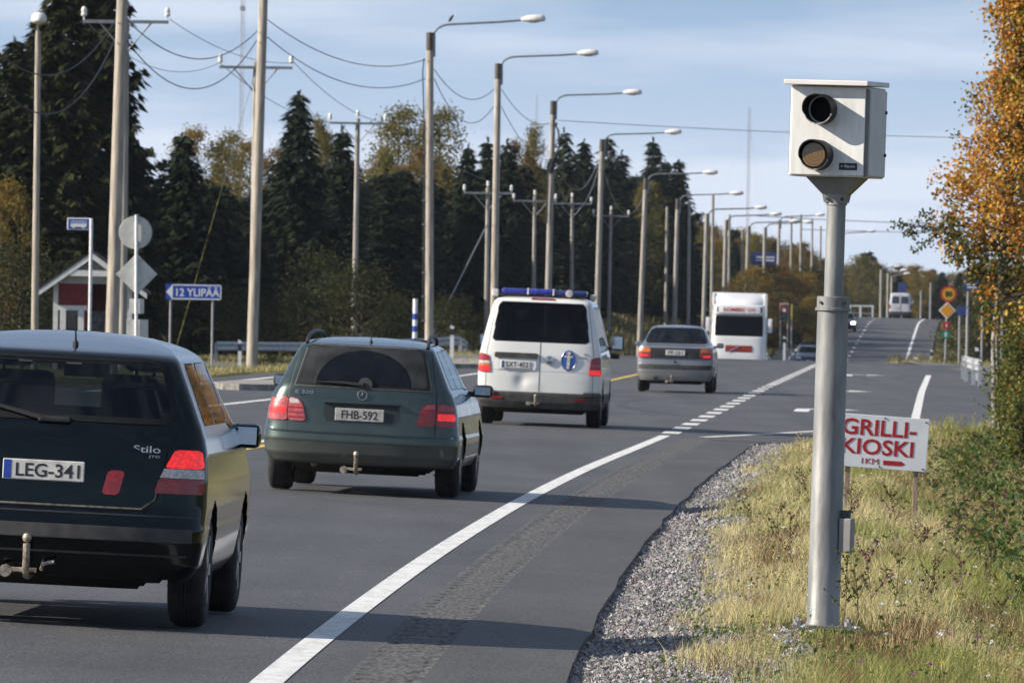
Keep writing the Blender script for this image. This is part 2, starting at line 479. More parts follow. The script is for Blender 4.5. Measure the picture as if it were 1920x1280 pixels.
def sheet(name, d0, d1, s_fns, zoff, m, parent=None, noise=0.0, skirt=0.0, step=None):
    """a strip of road between lateral stations s_fns (callables of d or numbers)"""
    d = dsamp(d0, d1) if step is None else np.arange(d0, d1 + 1e-6, step)
    cols = []
    for k, f in enumerate(s_fns):
        s = f(d) if callable(f) else np.full(len(d), float(f))
        cols.append(s)
    S = np.stack(cols, 1)
    if noise:
        kn = np.arange(d0 - 3, d1 + 6, 2.6); k2 = np.arange(d0 - 1, d1 + 2, .8)
        S[:, -1] += noise * np.interp(d, kn, rng.normal(0, 1, len(kn))) + noise * .22 * np.interp(d, k2, rng.normal(0, 1, len(k2)))
    D = np.repeat(d[:, None], S.shape[1], 1)
    X = S + E(D)
    zz = road_z(S, D) + zoff
    if skirt:
        S2 = np.concatenate([S[:, :1], S, S[:, -1:]], 1); D = np.repeat(d[:, None], S2.shape[1], 1); X = S2 + E(D)
        zz = np.concatenate([zz[:, :1] - skirt, zz, zz[:, -1:] - skirt], 1)
    V = np.stack([X, D, zz], -1).reshape(-1, 3)
    nd, ns = D.shape
    i = np.arange(nd * ns).reshape(nd, ns)
    Fq = np.stack([i[:-1, :-1], i[:-1, 1:], i[1:, 1:], i[1:, :-1]], -1).reshape(-1, 4)
    return np_mesh(name, V, Fq, m, parent, smooth=not skirt)

lanes = tag(sheet('road', -30, 1300, [lambda d: -LW(d), -7.9, -3.95, -1.9, .33], 0, M_asph, skirt=.1), kind='structure')
shoulder = sheet('shoulder', -30, 139, [.70, .9, 1.1, lambda d: 1.4 + WD(d)], 0, M_shou, lanes, noise=.011, skirt=.09, step=.35)
shoulder2 = sheet('turn_lane', 139, 352, [.33, 1.0, lambda d: 1.2 + WD(d) * .6, lambda d: 1.4 + WD(d) * 1.12], 0, M_asph, lanes, noise=.02, skirt=.09)
shoulder3 = sheet('shoulder', 352, 1300, [.33, .9, 1.6], 0, M_shou, lanes, skirt=.09)

def rumble():
    d = np.arange(-30, 139.01, .085)
    st = np.array([.33, .36, .40, .46, .47, .53, .54, .60, .61, .66, .70])
    S, D = np.meshgrid(st, d)
    ph = (D % .62) / .62
    groove = np.clip(np.sin(ph * 2 * np.pi) * 1.6, 0, 1)
    inside = np.where((S > .37) & (S < .665), 1.0, 0.0)
    rib = np.where((np.abs(S - .465) < .008) | (np.abs(S - .535) < .008) | (np.abs(S - .605) < .008), .4, 1.0)
    jit = .75 + .5 * rng.random(S.shape)
    zz = road_z(S, D) - .010 * groove * inside * rib * jit * np.clip((136 - D) / 25, 0, 1)
    V = np.stack([S + E(D), D, zz], -1).reshape(-1, 3)
    i = np.arange(S.size).reshape(S.shape)
    Fq = np.stack([i[:-1, :-1], i[:-1, 1:], i[1:, 1:], i[1:, :-1]], -1).reshape(-1, 4)
    np_mesh('rumble_strip', V, Fq, mat('milled_asphalt', (.094, .091, .087), .9, .42, 38, detail=6, stretch=(1, .2, 1)), lanes)
rumble()

def line(name, s0, w, d0, d1, m=M_white, z=.004, step=None):
    f = (lambda q: (lambda d: (s0(d) if callable(s0) else s0) + q + 0 * d))
    return sheet(name, d0, d1, [f(-w / 2), f(w / 2)], z, m, lanes, step=step)
line('edge_line', 0.0, .155, -30, 141.5)
k = 144.0
while k < 335:
    line('lane_dash', 0.0, .26, k, k + 2.7); k += 5.6 if k < 230 else 4.3
line('turn_lane_line', lambda d: WD(d) + .02, .16, 141.5, 283)
line('edge_line', 0.0, .17, 352, 1250)
line('left_edge_line', -7.75, .16, 60, 262)
line('left_edge_line', -7.75, .16, 345, 1250)
line('bus_bay_line', lambda d: -LW(d) + 1.0, .2, 172, 228)
line('barrier_line', -3.98, .15, 84, 148, M_yellow)
line('barrier_line', -3.98, .15, 226, 300, M_yellow)
line('centre_line', -4.24, .15, 84, 135)
for k in range(30, 82, 12): line('centre_dash', -4.1, .15, k, k + 3)
for k in range(360, 1200, 12): line('centre_dash', -3.9, .17, k, k + 3.4)

def arrow(d0, sc_):
    poly = [(-.62, 0), (-.34, 0), (-.34, 4.0), (-.05, 4.35), (.05, 4.35), (.05, 3.3), (.62, 4.9), (.05, 6.5), (.05, 5.2), (-.25, 5.2), (-.62, 4.6)]
    vs = [];
    for s_, dd in poly:
        d = d0 + dd * 1.0; s_ = sc_ + s_
        vs.append((s_ + float(E(d)), d, float(road_z(s_, d)) + .004))
    me = MB(); me.add(vs, [tuple(range(len(vs)))]); o = me.build('turn_arrow', M_white, lanes)
arrow(180, 1.95); arrow(219, 1.95); arrow(272, 1.95)

# side roads
def side_road(name, d0, d1, x0, x1, m, tilt=0.0):
    n = 30
    xs = np.linspace(0, 1, n); vs = []
    for t in xs:
        X0 = x0 + (x1 - x0) * t
        fl = 1.0 + 1.2 * max(0, 1 - t * 5) ** 2
        for q in (-1, 0, 1):
            d = (d0 + d1) / 2 + q * (d1 - d0) / 2 * fl + tilt * (X0 - x0)
            vs.append((X0, d, 0))
    V = np.array(vs, float)
    V[:, 2] = ground_z(V[:, 0], V[:, 1]) + .075
    s = V[:, 0] - E(V[:, 1]); on = (s > -LW(V[:, 1])) & (s < 1.4 + WD(V[:, 1]))
    V[on, 2] = road_z(s[on], V[on, 1]) - .012
    i = np.arange(len(V)).reshape(n, 3)
    Fq = np.stack([i[:-1, :-1], i[1:, :-1], i[1:, 1:], i[:-1, 1:]], -1).reshape(-1, 4)
    o = np_mesh(name, V, Fq, m, smooth=True); tag(o, kind='structure'); return o
side_road('side_road', 300, 332, float(E(316)) + 4.2, 70, M_side)
side_road('side_road', 290, 309, float(E(300)) - 8.5, -60, M_side)

# kerbed traffic islands on the left
def island(d0, d1, s0, w):
    mb = MB(); n = 24; top = []; bot = []
    for k in range(n):
        a = 2 * math.pi * k / n
        d = (d0 + d1) / 2 + (d1 - d0) / 2 * math.cos(a); s = s0 + w / 2 * math.copysign(abs(math.sin(a)) ** .6, math.sin(a))
        X = s + float(E(d)); z = float(road_z(s, d)); top.append((X, d, z + .12)); bot.append((X, d, z - .02))
    mb.add(top + bot, [tuple(range(n))] + [(k, n + k, n + (k + 1) % n, (k + 1) % n) for k in range(n)])
    return tag(mb.build('traffic_island', mat('kerb_stone', (.30, .28, .25), .9, .3, 5, bump=.5)), kind='structure')
island(186, 200, -9.5, 1.5)
island(262, 284, -9.3, 2.2)

# ------------------------------------------------------------------ gravel strip beside the asphalt
def vnoise(x, y, seed=0):
    g = np.random.default_rng(seed).random((64, 64))
    xi = np.floor(x).astype(int); yi = np.floor(y).astype(int); fx = x - xi; fy = y - yi
    fx = fx * fx * (3 - 2 * fx); fy = fy * fy * (3 - 2 * fy)
    a = g[xi % 64, yi % 64]; b = g[(xi + 1) % 64, yi % 64]; c = g[xi % 64, (yi + 1) % 64]; d = g[(xi + 1) % 64, (yi + 1) % 64]
    return (a * (1 - fx) + b * fx) * (1 - fy) + (c * (1 - fx) + d * fx) * fy

def edge_s(d): return 1.4 + WD(d)
def gravel_w(d): return np.interp(d, [0, 42, 50, 60, 90, 140], [1.4, 1.25, .95, .70, .50, .3])
def build_gravel():
    d = np.arange(-30, 150, 1.0); st = np.linspace(0, 1, 8)
    D = np.repeat(d[:, None], 8, 1); S = edge_s(D) - .02 + st[None] * (gravel_w(D) + .35)
    X = S + E(D); V = np.stack([X, D, ground_z(X, D) + .012], -1).reshape(-1, 3)
    i = np.arange(len(d) * 8).reshape(len(d), 8)
    Fq = np.stack([i[:-1, :-1], i[:-1, 1:], i[1:, 1:], i[1:, :-1]], -1).reshape(-1, 4)
    tag(np_mesh('gravel_strip', V, Fq, M_gravel, smooth=True), kind='structure')
    N = 62000
    u = rng.random(N)
    d = 1 / (1 / 41.0 - u * (1 / 41.0 - 1 / 140.0))
    s = edge_s(d) - .01 + rng.random(N) ** 1.15 * (gravel_w(d) + .30)
    r = (.006 + .012 * rng.random(N) ** 1.8) * np.interp(d, [41, 60, 140], [1, 1.25, 2.2])
    X = s + E(d); c = np.stack([X, d, ground_z(X, d) + .012 + r * .25], -1)
    base = np.array([(1, 0, 0), (-1, 0, 0), (0, 1, 0), (0, -1, 0), (0, 0, 1), (0, 0, -1)], float)
    fac = np.array([(0, 2, 4), (2, 1, 4), (1, 3, 4), (3, 0, 4), (2, 0, 5), (1, 2, 5), (3, 1, 5), (0, 3, 5)])
    jit = .65 + .7 * rng.random((N, 6, 3))
    ang = rng.random(N) * 6.28; ca, sa = np.cos(ang), np.sin(ang)
    P = base[None] * jit + rng.normal(0, .25, (N, 6, 3))
    P = np.stack([P[..., 0] * ca[:, None] - P[..., 1] * sa[:, None], P[..., 0] * sa[:, None] + P[..., 1] * ca[:, None], P[..., 2] * .75], -1)
    V = (c[:, None] + P * r[:, None, None]).reshape(-1, 3)
    Ff = (fac[None] + (np.arange(N) * 6)[:, None, None]).reshape(-1, 3)
    g = .09 + .30 * rng.random(N) ** 1.6
    col = np.stack([g * 1.05, g * .98, g * .95], -1) * (1 + rng.normal(0, .05, (N, 3)))
    tag(np_mesh('gravel_stones', V, Ff, M_stone, cols=np.repeat(np.clip(col, 0, 1), 6, 0)), 'loose grey crushed stone between the asphalt and the grass', 'gravel', kind='stuff')
build_gravel()

# ------------------------------------------------------------------ grass and weeds
def blades(name, X, D, Zb, h, w, cols, lean, label, seed=1):
    r = np.random.default_rng(seed); N = len(X)
    a = r.random(N) * 2 * np.pi
    # blades are turned so that most show some width
    side = np.stack([np.cos(a), np.sin(a) * .6, np.zeros(N)], -1) * (w / 2)[:, None]
    la = r.random(N) * 2 * np.pi
    ln = np.stack([np.cos(la), np.sin(la)], -1) * (lean * h * (.3 + r.random(N)))[:, None] + np.array([.10, 0])[None] * h[:, None]
    b = np.stack([X, D, Zb], -1)
    mid = b + np.stack([ln[:, 0] * .35, ln[:, 1] * .35, h * .6], -1)
    tip = b + np.stack([ln[:, 0], ln[:, 1], h], -1)
    V = np.stack([b - side, b + side, mid + side * .8, mid - side * .8, tip], 1).reshape(-1, 3)
    k = (np.arange(N) * 5)[:, None]
    q = np.array([[0, 1, 2, 3]]) + k; t = np.array([[3, 2, 4]]) + k
    dark = np.ones(5)
    cc = (cols[:, None, :] * dark[None, :, None]).reshape(-1, 3)
    return tag(np_mesh(name, V, [q, t], M_grass, cols=np.clip(cc, 0, 1)), label, 'grass', kind='stuff')

STRAW = np.array([.62, .535, .29]); STRAW2 = np.array([.52, .43, .21]); GREEN = np.array([.16, .21, .045]); OLIVE = np.array([.37, .34, .115])
def verge_grass():
    N = 270000
    u = rng.random(N)
    d = 1 / (1 / 40.0 - u * (1 / 40.0 - 1 / 172.0))
    wmax = .0533 * d + 1.0 - E(d) - edge_s(d)
    wmax = np.clip(wmax, 1.2, 6)
    s = edge_s(d) + .28 + rng.random(N) * wmax
    off = s - edge_s(d)
    X = s + E(d)
    clump = vnoise(X * 2.2, d * .55, 3); patch = vnoise(X * .8 + 7, d * .16, 5)
    keep = rng.random(N) < np.clip((off - gravel_w(d) * .72) / .35 + (clump - .55) * 1.6, .015, 1) * (.35 + .65 * clump)
    X, d, off, clump, patch = X[keep], d[keep], off[keep], clump[keep], patch[keep]
    N = len(X)
    h = (.05 + .17 * clump + .13 * rng.random(N)) * np.interp(off, [.3, .9, 1.4, 3], [.45, .8, 1.0, 1.05]) * (.7 + .6 * patch)
    w = (.0034 + .003 * rng.random(N)) * np.interp(d, [40, 60, 100, 170], [.8, 1.0, 1.7, 3.0])
    g = np.clip((vnoise(X * 1.3 + 3, d * .3, 9) - .34) * 1.9 + rng.normal(0, .22, N) + np.interp(off, [.9, 1.5, 2.4, 3.2], [-.12, .12, .35, .8]), 0, 1)
    t = rng.random(N)[:, None]
    st = STRAW * t + STRAW2 * (1 - t); gr = GREEN * t + OLIVE * (1 - t)
    tuft = vnoise(X * 7 + 1, d * 1.5, 21)
    dead = (vnoise(X * 2.6 + 9, d * .5, 23) > .70) & (rng.random(N) < .75)
    cols = (st * (1 - g[:, None]) + gr * g[:, None]) * (.6 + .55 * tuft[:, None] + .35 * rng.random((N, 1)))
    cols[dead] = np.array([.27, .17, .085]) * (.6 + .7 * rng.random((int(dead.sum()), 1)))
    h = h * (.42 + .66 * tuft)
    foot = (np.abs(X - 1.77) < .36) & (d > 49.0) & (d < 54.5); h = np.where(foot, h * .30, h)
    thin = rng.random(N) < np.clip(.30 + 1.1 * tuft, 0, 1); X, d, h, w, cols = X[thin], d[thin], h[thin], w[thin], cols[thin]
    blades('verge_grass', X, d, ground_z(X, d) - .01, h, w, cols, .55, 'dry yellow and green grass on the right verge', 2)
verge_grass()

def seed_stalks():
    # tall bleached stalks with seed plumes standing above the turf
    N = 2300
    d = 1 / (1 / 42 - rng.random(N) * (1 / 42 - 1 / 165)); off = .75 + 2.9 * rng.random(N); s = edge_s(d) + off; X = s + E(d)
    keep = (X < .0533 * d + .9) & ~((np.abs(X - 1.77) < .3) & (d < 54.5)) & (vnoise(X * 1.6, d * .35, 31) > .42); X, d = X[keep], d[keep]; N = len(X)
    h = .18 + .20 * rng.random(N); w = .0026 * np.interp(d, [42, 80, 165], [1, 1.6, 3.0]) + 0 * h
    cols = np.array([.50, .40, .20]) * (.65 + .5 * rng.random((N, 1)))
    blades('seed_stalks', X, d, ground_z(X, d), h, w, cols, .30, 'tall bleached grass stalks above the verge turf', 12)
    n = 7; t = np.linspace(.72, 1, n)
    c = np.stack([np.repeat(X, n) + .10 * np.repeat(h, n) * np.tile(t, N) + rng.normal(0, .008, N * n), np.repeat(d, n) + rng.normal(0, .008, N * n), np.repeat(ground_z(X, d), n) + np.repeat(h, n) * np.tile(t, N)], -1)
    tag(leaf_cloud('seed_plumes', c, np.repeat(np.interp(d, [42, 165], [.012, .030]), n), np.repeat(cols, n, 0) * .9, M_grass, stretch=2.5, seed=33), 'feathery pale seed plumes of the verge grass', 'grass', kind='stuff')

def far_grass():
    # left verge behind the bus bay, dip sides and the corner by the right guard rail
    N = 60000
    d = 205 + 150 * rng.random(N) ** 1.2
    left = rng.random(N) < .6
    s = np.where(left, -LW(d) - .3 - 16 * rng.random(N) ** 1.3, edge_s(d) + .6 + 7 * rng.random(N))
    X = s + E(d)
    sr = np.abs(d - 316) < 18; sl = np.abs(d - 300) < 10.5
    keep = ~((~left) & sr) & ~(left & sl)
    X, d, left = X[keep], d[keep], left[keep]; N = len(X)
    cl = vnoise(X * .9, d * .2, 12)
    h = (.06 + .22 * cl * rng.random(N)); w = .014 + .02 * rng.random(N)
    g = np.clip(cl * 1.1 - .25 + rng.normal(0, .25, N), 0, 1)[:, None]
    cols = (STRAW2 * (1 - g) + OLIVE * g) * (.6 + .5 * rng.random((N, 1)))
    blades('roadside_grass', X, d, ground_z(X, d) - .01, h, w, cols, .5, 'dry autumn grass along the road around the junction', 4)
    N = 50000
    d = 360 + 440 * rng.random(N)
    left = rng.random(N) < .62
    s = np.where(left, -LW(d) - .3 - 22 * rng.random(N), 1.9 + 16 * rng.random(N))
    X = s + E(d); cl = vnoise(X * .5, d * .1, 14)
    h = (.2 + .5 * cl * rng.random(N)); w = .05 + .05 * rng.random(N)
    g = np.clip(cl * 1.2 - .2 + rng.normal(0, .25, N), 0, 1)[:, None]
    cols = (STRAW2 * .55 * (1 - g) + OLIVE * .55 * g) * (.6 + .5 * rng.random((N, 1)))
    blades('hillside_grass', X, d, ground_z(X, d) - .02, h, w, cols, .5, 'brownish grass on the slopes beside the far dip of the road', 6)
def leaf_cloud(name, c, size, cols, m=M_leaf, parent=None, flat=.0, stretch=1.6, seed=0):
    """diamond leaves at centres c"""
    r = np.random.default_rng(seed); N = len(c)
    n = r.normal(0, 1, (N, 3)); n[:, 2] += flat; n /= np.linalg.norm(n, axis=1)[:, None]
    t = r.normal(0, 1, (N, 3)); a = np.cross(n, t); a /= np.linalg.norm(a, axis=1)[:, None]; b = np.cross(n, a)
    sz = size if np.ndim(size) else np.full(N, size)
    a = a * (sz * .5 * stretch ** .5)[:, None]; b = b * (sz * .5 / stretch ** .5)[:, None]
    fold = n * (sz * .12)[:, None]
    V = np.stack([c - a, c + b * 1.0 + fold, c + a, c - b + fold], 1).reshape(-1, 3)
    Ff = np.array([[0, 1, 2, 3]]) + (np.arange(N) * 4)[:, None]
    return np_mesh(name, V, Ff, m, parent, cols=np.repeat(np.clip(cols, 0, 1), 4, 0))

seed_stalks()
far_grass()

def undergrowth():
    # leafy weeds and low brush on the far bank of the ditch
    pts = []; cols = []; sz = []
    for k in range(700):
        d = 62 + 105 * rng.random() ** .9
        s = float(edge_s(d)) + 2.5 + 2.6 * rng.random()
        X = s + float(E(d))
        if X > .0533 * d + 1.2: continue
        z = gz(X, d); n = 34
        hh = .12 + .42 * rng.random() * np.interp(s - float(edge_s(d)), [2.2, 3.2], [.4, 1])
        q = rng.normal(0, 1, (n, 3)) * [.16, .22, 1]; q[:, 2] = rng.random(n) ** .7 * hh
        pts.append(q + [X, d, z]); g = .7 + .6 * rng.random((n, 1))
        base = np.array([.075, .115, .028]) if rng.random() < .75 else np.array([.17, .16, .04])
        if rng.random() < .10: base = np.array([.14, .07, .05])
        cols.append(base * g); sz.append(.035 + .04 * rng.random(n))
    tag(leaf_cloud('ditch_undergrowth', np.concatenate(pts), np.concatenate(sz), np.concatenate(cols), flat=.8, seed=3), 'green leafy weeds filling the ditch behind the kiosk sign', 'undergrowth', kind='stuff')
    # low clover, yarrow leaves and tufts sitting between the grass
    pts = []; cols = []; sz = []
    for k in range(260):
        d = 1 / (1 / 42 - rng.random() * (1 / 42 - 1 / 110)); s = float(edge_s(d)) + .45 + 2.6 * rng.random(); X = s + float(E(d)); z = gz(X, d); n = 22
        if X > .0533 * d + .8: continue
        q = rng.normal(0, 1, (n, 3)) * [.06, .10, 1]; q[:, 2] = rng.random(n) * (.05 + .13 * rng.random())
        pts.append(q + [X, d, z]); cols.append(np.array([.10, .15, .035]) * (.7 + .6 * rng.random((n, 1)))); sz.append(.014 + .02 * rng.random(n))
    tag(leaf_cloud('verge_herbs', np.concatenate(pts), np.concatenate(sz), np.concatenate(cols), flat=.8, seed=5), 'low green herbs growing between the dry verge grass', 'herbs', kind='stuff')
    # flower heads scattered through the verge
    pts = []; cols = []; sz = []
    pal = [((.80, .80, .76), .45), ((.42, .16, .30), .33), ((.75, .50, .04), .22)]
    for k in range(170):
        d = 1 / (1 / 43 - rng.random() * (1 / 43 - 1 / 130)); s = float(edge_s(d)) + .9 + 3.0 * rng.random(); X = s + float(E(d)); z = gz(X, d)
        if X > .0533 * d + .5: continue
        u = rng.random(); c = pal[0][0] if u < .42 else pal[1][0] if u < .8 else pal[2][0]
        n = 9; q = rng.normal(0, 1, (n, 3)) * [.010, .010, .005] + [X, d, z + .10 + .22 * rng.random()]
        pts.append(q); cols.append(np.array(c) * (.8 + .4 * rng.random((n, 1)))); sz.append(np.full(n, .010 + .007 * rng.random()))
    tag(leaf_cloud('verge_flowers', np.concatenate(pts), np.concatenate(sz), np.concatenate(cols), flat=1.5, stretch=1.0, seed=8), 'small white, pink and yellow flower heads in the verge grass', 'flowers', kind='stuff')
undergrowth()
# ------------------------------------------------------------------ vehicles
def paint_mat(name, col, dirt=.25, dirtcol=(.13, .125, .11), rough=.28, metal=.35, z0=.35, z1=.95, coat=.8):
    """car paint under clear coat with road film that gathers low on the tail"""
    m, n, l, b = _mat(name)
    tc = n.new('ShaderNodeTexCoord'); sp = n.new('ShaderNodeSeparateXYZ'); l.new(tc.outputs['Object'], sp.inputs[0])
    no = n.new('ShaderNodeTexNoise'); no.inputs['Scale'].default_value = 3.5; no.inputs['Detail'].default_value = 6; l.new(tc.outputs['Object'], no.inputs['Vector'])
    mr = n.new('ShaderNodeMapRange'); mr.inputs['From Min'].default_value = z1; mr.inputs['From Max'].default_value = z0
    mr.inputs['To Min'].default_value = .25; mr.inputs['To Max'].default_value = 1.0; l.new(sp.outputs['Z'], mr.inputs['Value'])
    mu = n.new('ShaderNodeMath'); mu.operation = 'MULTIPLY'; l.new(no.outputs['Fac'], mu.inputs[0]); l.new(mr.outputs[0], mu.inputs[1])
    m2 = n.new('ShaderNodeMath'); m2.operation = 'MULTIPLY'; m2.inputs[1].default_value = dirt * 2; m2.use_clamp = True; l.new(mu.outputs[0], m2.inputs[0])
    mx = n.new('ShaderNodeMix'); mx.data_type = 'RGBA'; mx.inputs['A'].default_value = (*col, 1); mx.inputs['B'].default_value = (*dirtcol, 1)
    l.new(m2.outputs[0], mx.inputs['Factor']); l.new(mx.outputs['Result'], b.inputs['Base Color'])
    r2 = n.new('ShaderNodeMapRange'); r2.inputs['To Min'].default_value = rough; r2.inputs['To Max'].default_value = .75; l.new(m2.outputs[0], r2.inputs['Value']); l.new(r2.outputs[0], b.inputs['Roughness'])
    b.inputs['Metallic'].default_value = metal
    c2 = n.new('ShaderNodeMapRange'); c2.inputs['To Min'].default_value = coat; c2.inputs['To Max'].default_value = .05; l.new(m2.outputs[0], c2.inputs['Value']); l.new(c2.outputs[0], b.inputs['Coat Weight'])
    b.inputs['Coat Roughness'].default_value = .05
    return m

def lamp_mat(name, col, emit=None, estr=0.0, cell=55):
    m, n, l, b = _mat(name)
    tc = n.new('ShaderNodeTexCoord'); vo = n.new('ShaderNodeTexVoronoi'); vo.inputs['Scale'].default_value = cell; l.new(tc.outputs['Object'], vo.inputs['Vector'])
    no = n.new('ShaderNodeTexNoise'); no.inputs['Scale'].default_value = 14; l.new(tc.outputs['Object'], no.inputs['Vector'])
    ad = n.new('ShaderNodeMath'); ad.operation = 'ADD'; l.new(vo.outputs['Distance'], ad.inputs[0]); l.new(no.outputs['Fac'], ad.inputs[1])
    mr = n.new('ShaderNodeMapRange'); mr.inputs['From Min'].default_value = .5; mr.inputs['From Max'].default_value = 1.15; mr.inputs['To Min'].default_value = 1.1; mr.inputs['To Max'].default_value = .62; l.new(ad.outputs[0], mr.inputs['Value'])
    mx = n.new('ShaderNodeMix'); mx.data_type = 'RGBA'; mx.blend_type = 'MULTIPLY'; mx.inputs['Factor'].default_value = 1; mx.inputs['A'].default_value = (*col, 1); l.new(mr.outputs[0], mx.inputs['B']); l.new(mx.outputs['Result'], b.inputs['Base Color'])
    b.inputs['Roughness'].default_value = .25; b.inputs['Coat Weight'].default_value = .7; b.inputs['Coat Roughness'].default_value = .06
    bp = n.new('ShaderNodeBump'); bp.inputs['Strength'].default_value = .10; bp.inputs['Distance'].default_value = .004; l.new(vo.outputs['Distance'], bp.inputs['Height']); l.new(bp.outputs[0], b.inputs['Normal'])
    if emit:
        b.inputs['Emission Color'].default_value = (*emit, 1); me_ = n.new('ShaderNodeMath'); me_.operation = 'MULTIPLY'; me_.inputs[1].default_value = estr; l.new(mr.outputs[0], me_.inputs[0]); l.new(me_.outputs[0], b.inputs['Emission Strength'])
    return m
M_under = mat('underbody', (.012, .012, .012), .9, .3, 10)
M_tyre = mat('tyre_rubber', (.022, .021, .020), .85, .3, 14, bump=.3)
M_rim = mat('wheel_rim', (.35, .35, .36), .4, .2, 10, metal=.8)
M_blk = mat('black_plastic', (.022, .022, .023), .5, .25, 12)
M_gry = mat('grey_plastic', (.050, .048, .046), .65, .3, 9)
M_frit = mat('window_gasket', (.007, .007, .008), .6, .1, 10, spec=.25)
M_chr = mat('chrome', (.62, .62, .63), .22, .1, 8, metal=1.0)
M_steel = mat('hitch_steel', (.42, .36, .28), .5, .4, 30, metal=.5)
M_lred = lamp_mat('lamp_red', (.36, .010, .012))
M_lredlit = lamp_mat('lamp_red_lit', (.50, .012, .010), (1, .02, .015), .55)
M_lpink = lamp_mat('lamp_red_ribbed', (.50, .085, .08))
M_lclear = lamp_mat('lamp_clear', (.66, .60, .58))
M_lorange = lamp_mat('lamp_orange', (.75, .20, .02))
M_head = mat('headlamp_lit', (.9, .9, .85), .1, .1, 10, emit=(1, .88, .62), estr=9.0)
M_head0 = mat('headlamp', (.6, .62, .64), .1, .2, 20, coat=1.0)
M_plate = mat('plate_white', (.62, .60, .56), .5, .12, 18)
M_ink = mat('plate_ink', (.02, .02, .02), .6, .1, 10)
M_pblue = mat('plate_blue', (.02, .06, .38), .5, .15, 10)
M_seat = mat('seat_cloth', (.018, .018, .020), .95, .3, 20)
M_dash = mat('dashboard', (.025, .025, .027), .8, .3, 20)
M_blueglass = mat('mirror_glass', (.30, .36, .42), .05, .1, 5, metal=1.0)
M_glass = glass_mat('car_glass', (.30, .34, .33), 1.0)
M_glassdark = glass_mat('car_glass_dark', (.04, .045, .05), .6)
M_glassdust = glass_mat('car_glass_dusty', (.08, .08, .085), .30, .60, (.062, .066, .068))
M_glassclean = glass_mat('car_glass_wiped', (.10, .105, .12), .55)

def in_poly(px, pz, poly):
    inside = np.zeros(px.shape, bool); n = len(poly)
    for i in range(n):
        x1, z1 = poly[i]; x2, z2 = poly[(i + 1) % n]
        if z1 == z2: continue
        c = ((pz >= min(z1, z2)) & (pz < max(z1, z2))) & (px < x1 + (pz - z1) * (x2 - x1) / (z2 - z1))
        inside ^= c
    return inside

def rounded(poly, r=.06, n=5):
    """polygon with its corners rounded"""
    out = []; m = len(poly)
    for i in range(m):
        p = Vector(poly[i]); a = Vector(poly[i - 1]); b = Vector(poly[(i + 1) % m])
        u = (a - p); v = (b - p); rr = min(r, u.length * .45, v.length * .45)
        p0 = p + u.normalized() * rr; p1 = p + v.normalized() * rr
        for k in range(n):
            t = k / (n - 1); q = p0 * (1 - t) ** 2 + p * 2 * t * (1 - t) + p1 * t * t
            out.append((q.x, q.y))
    return out

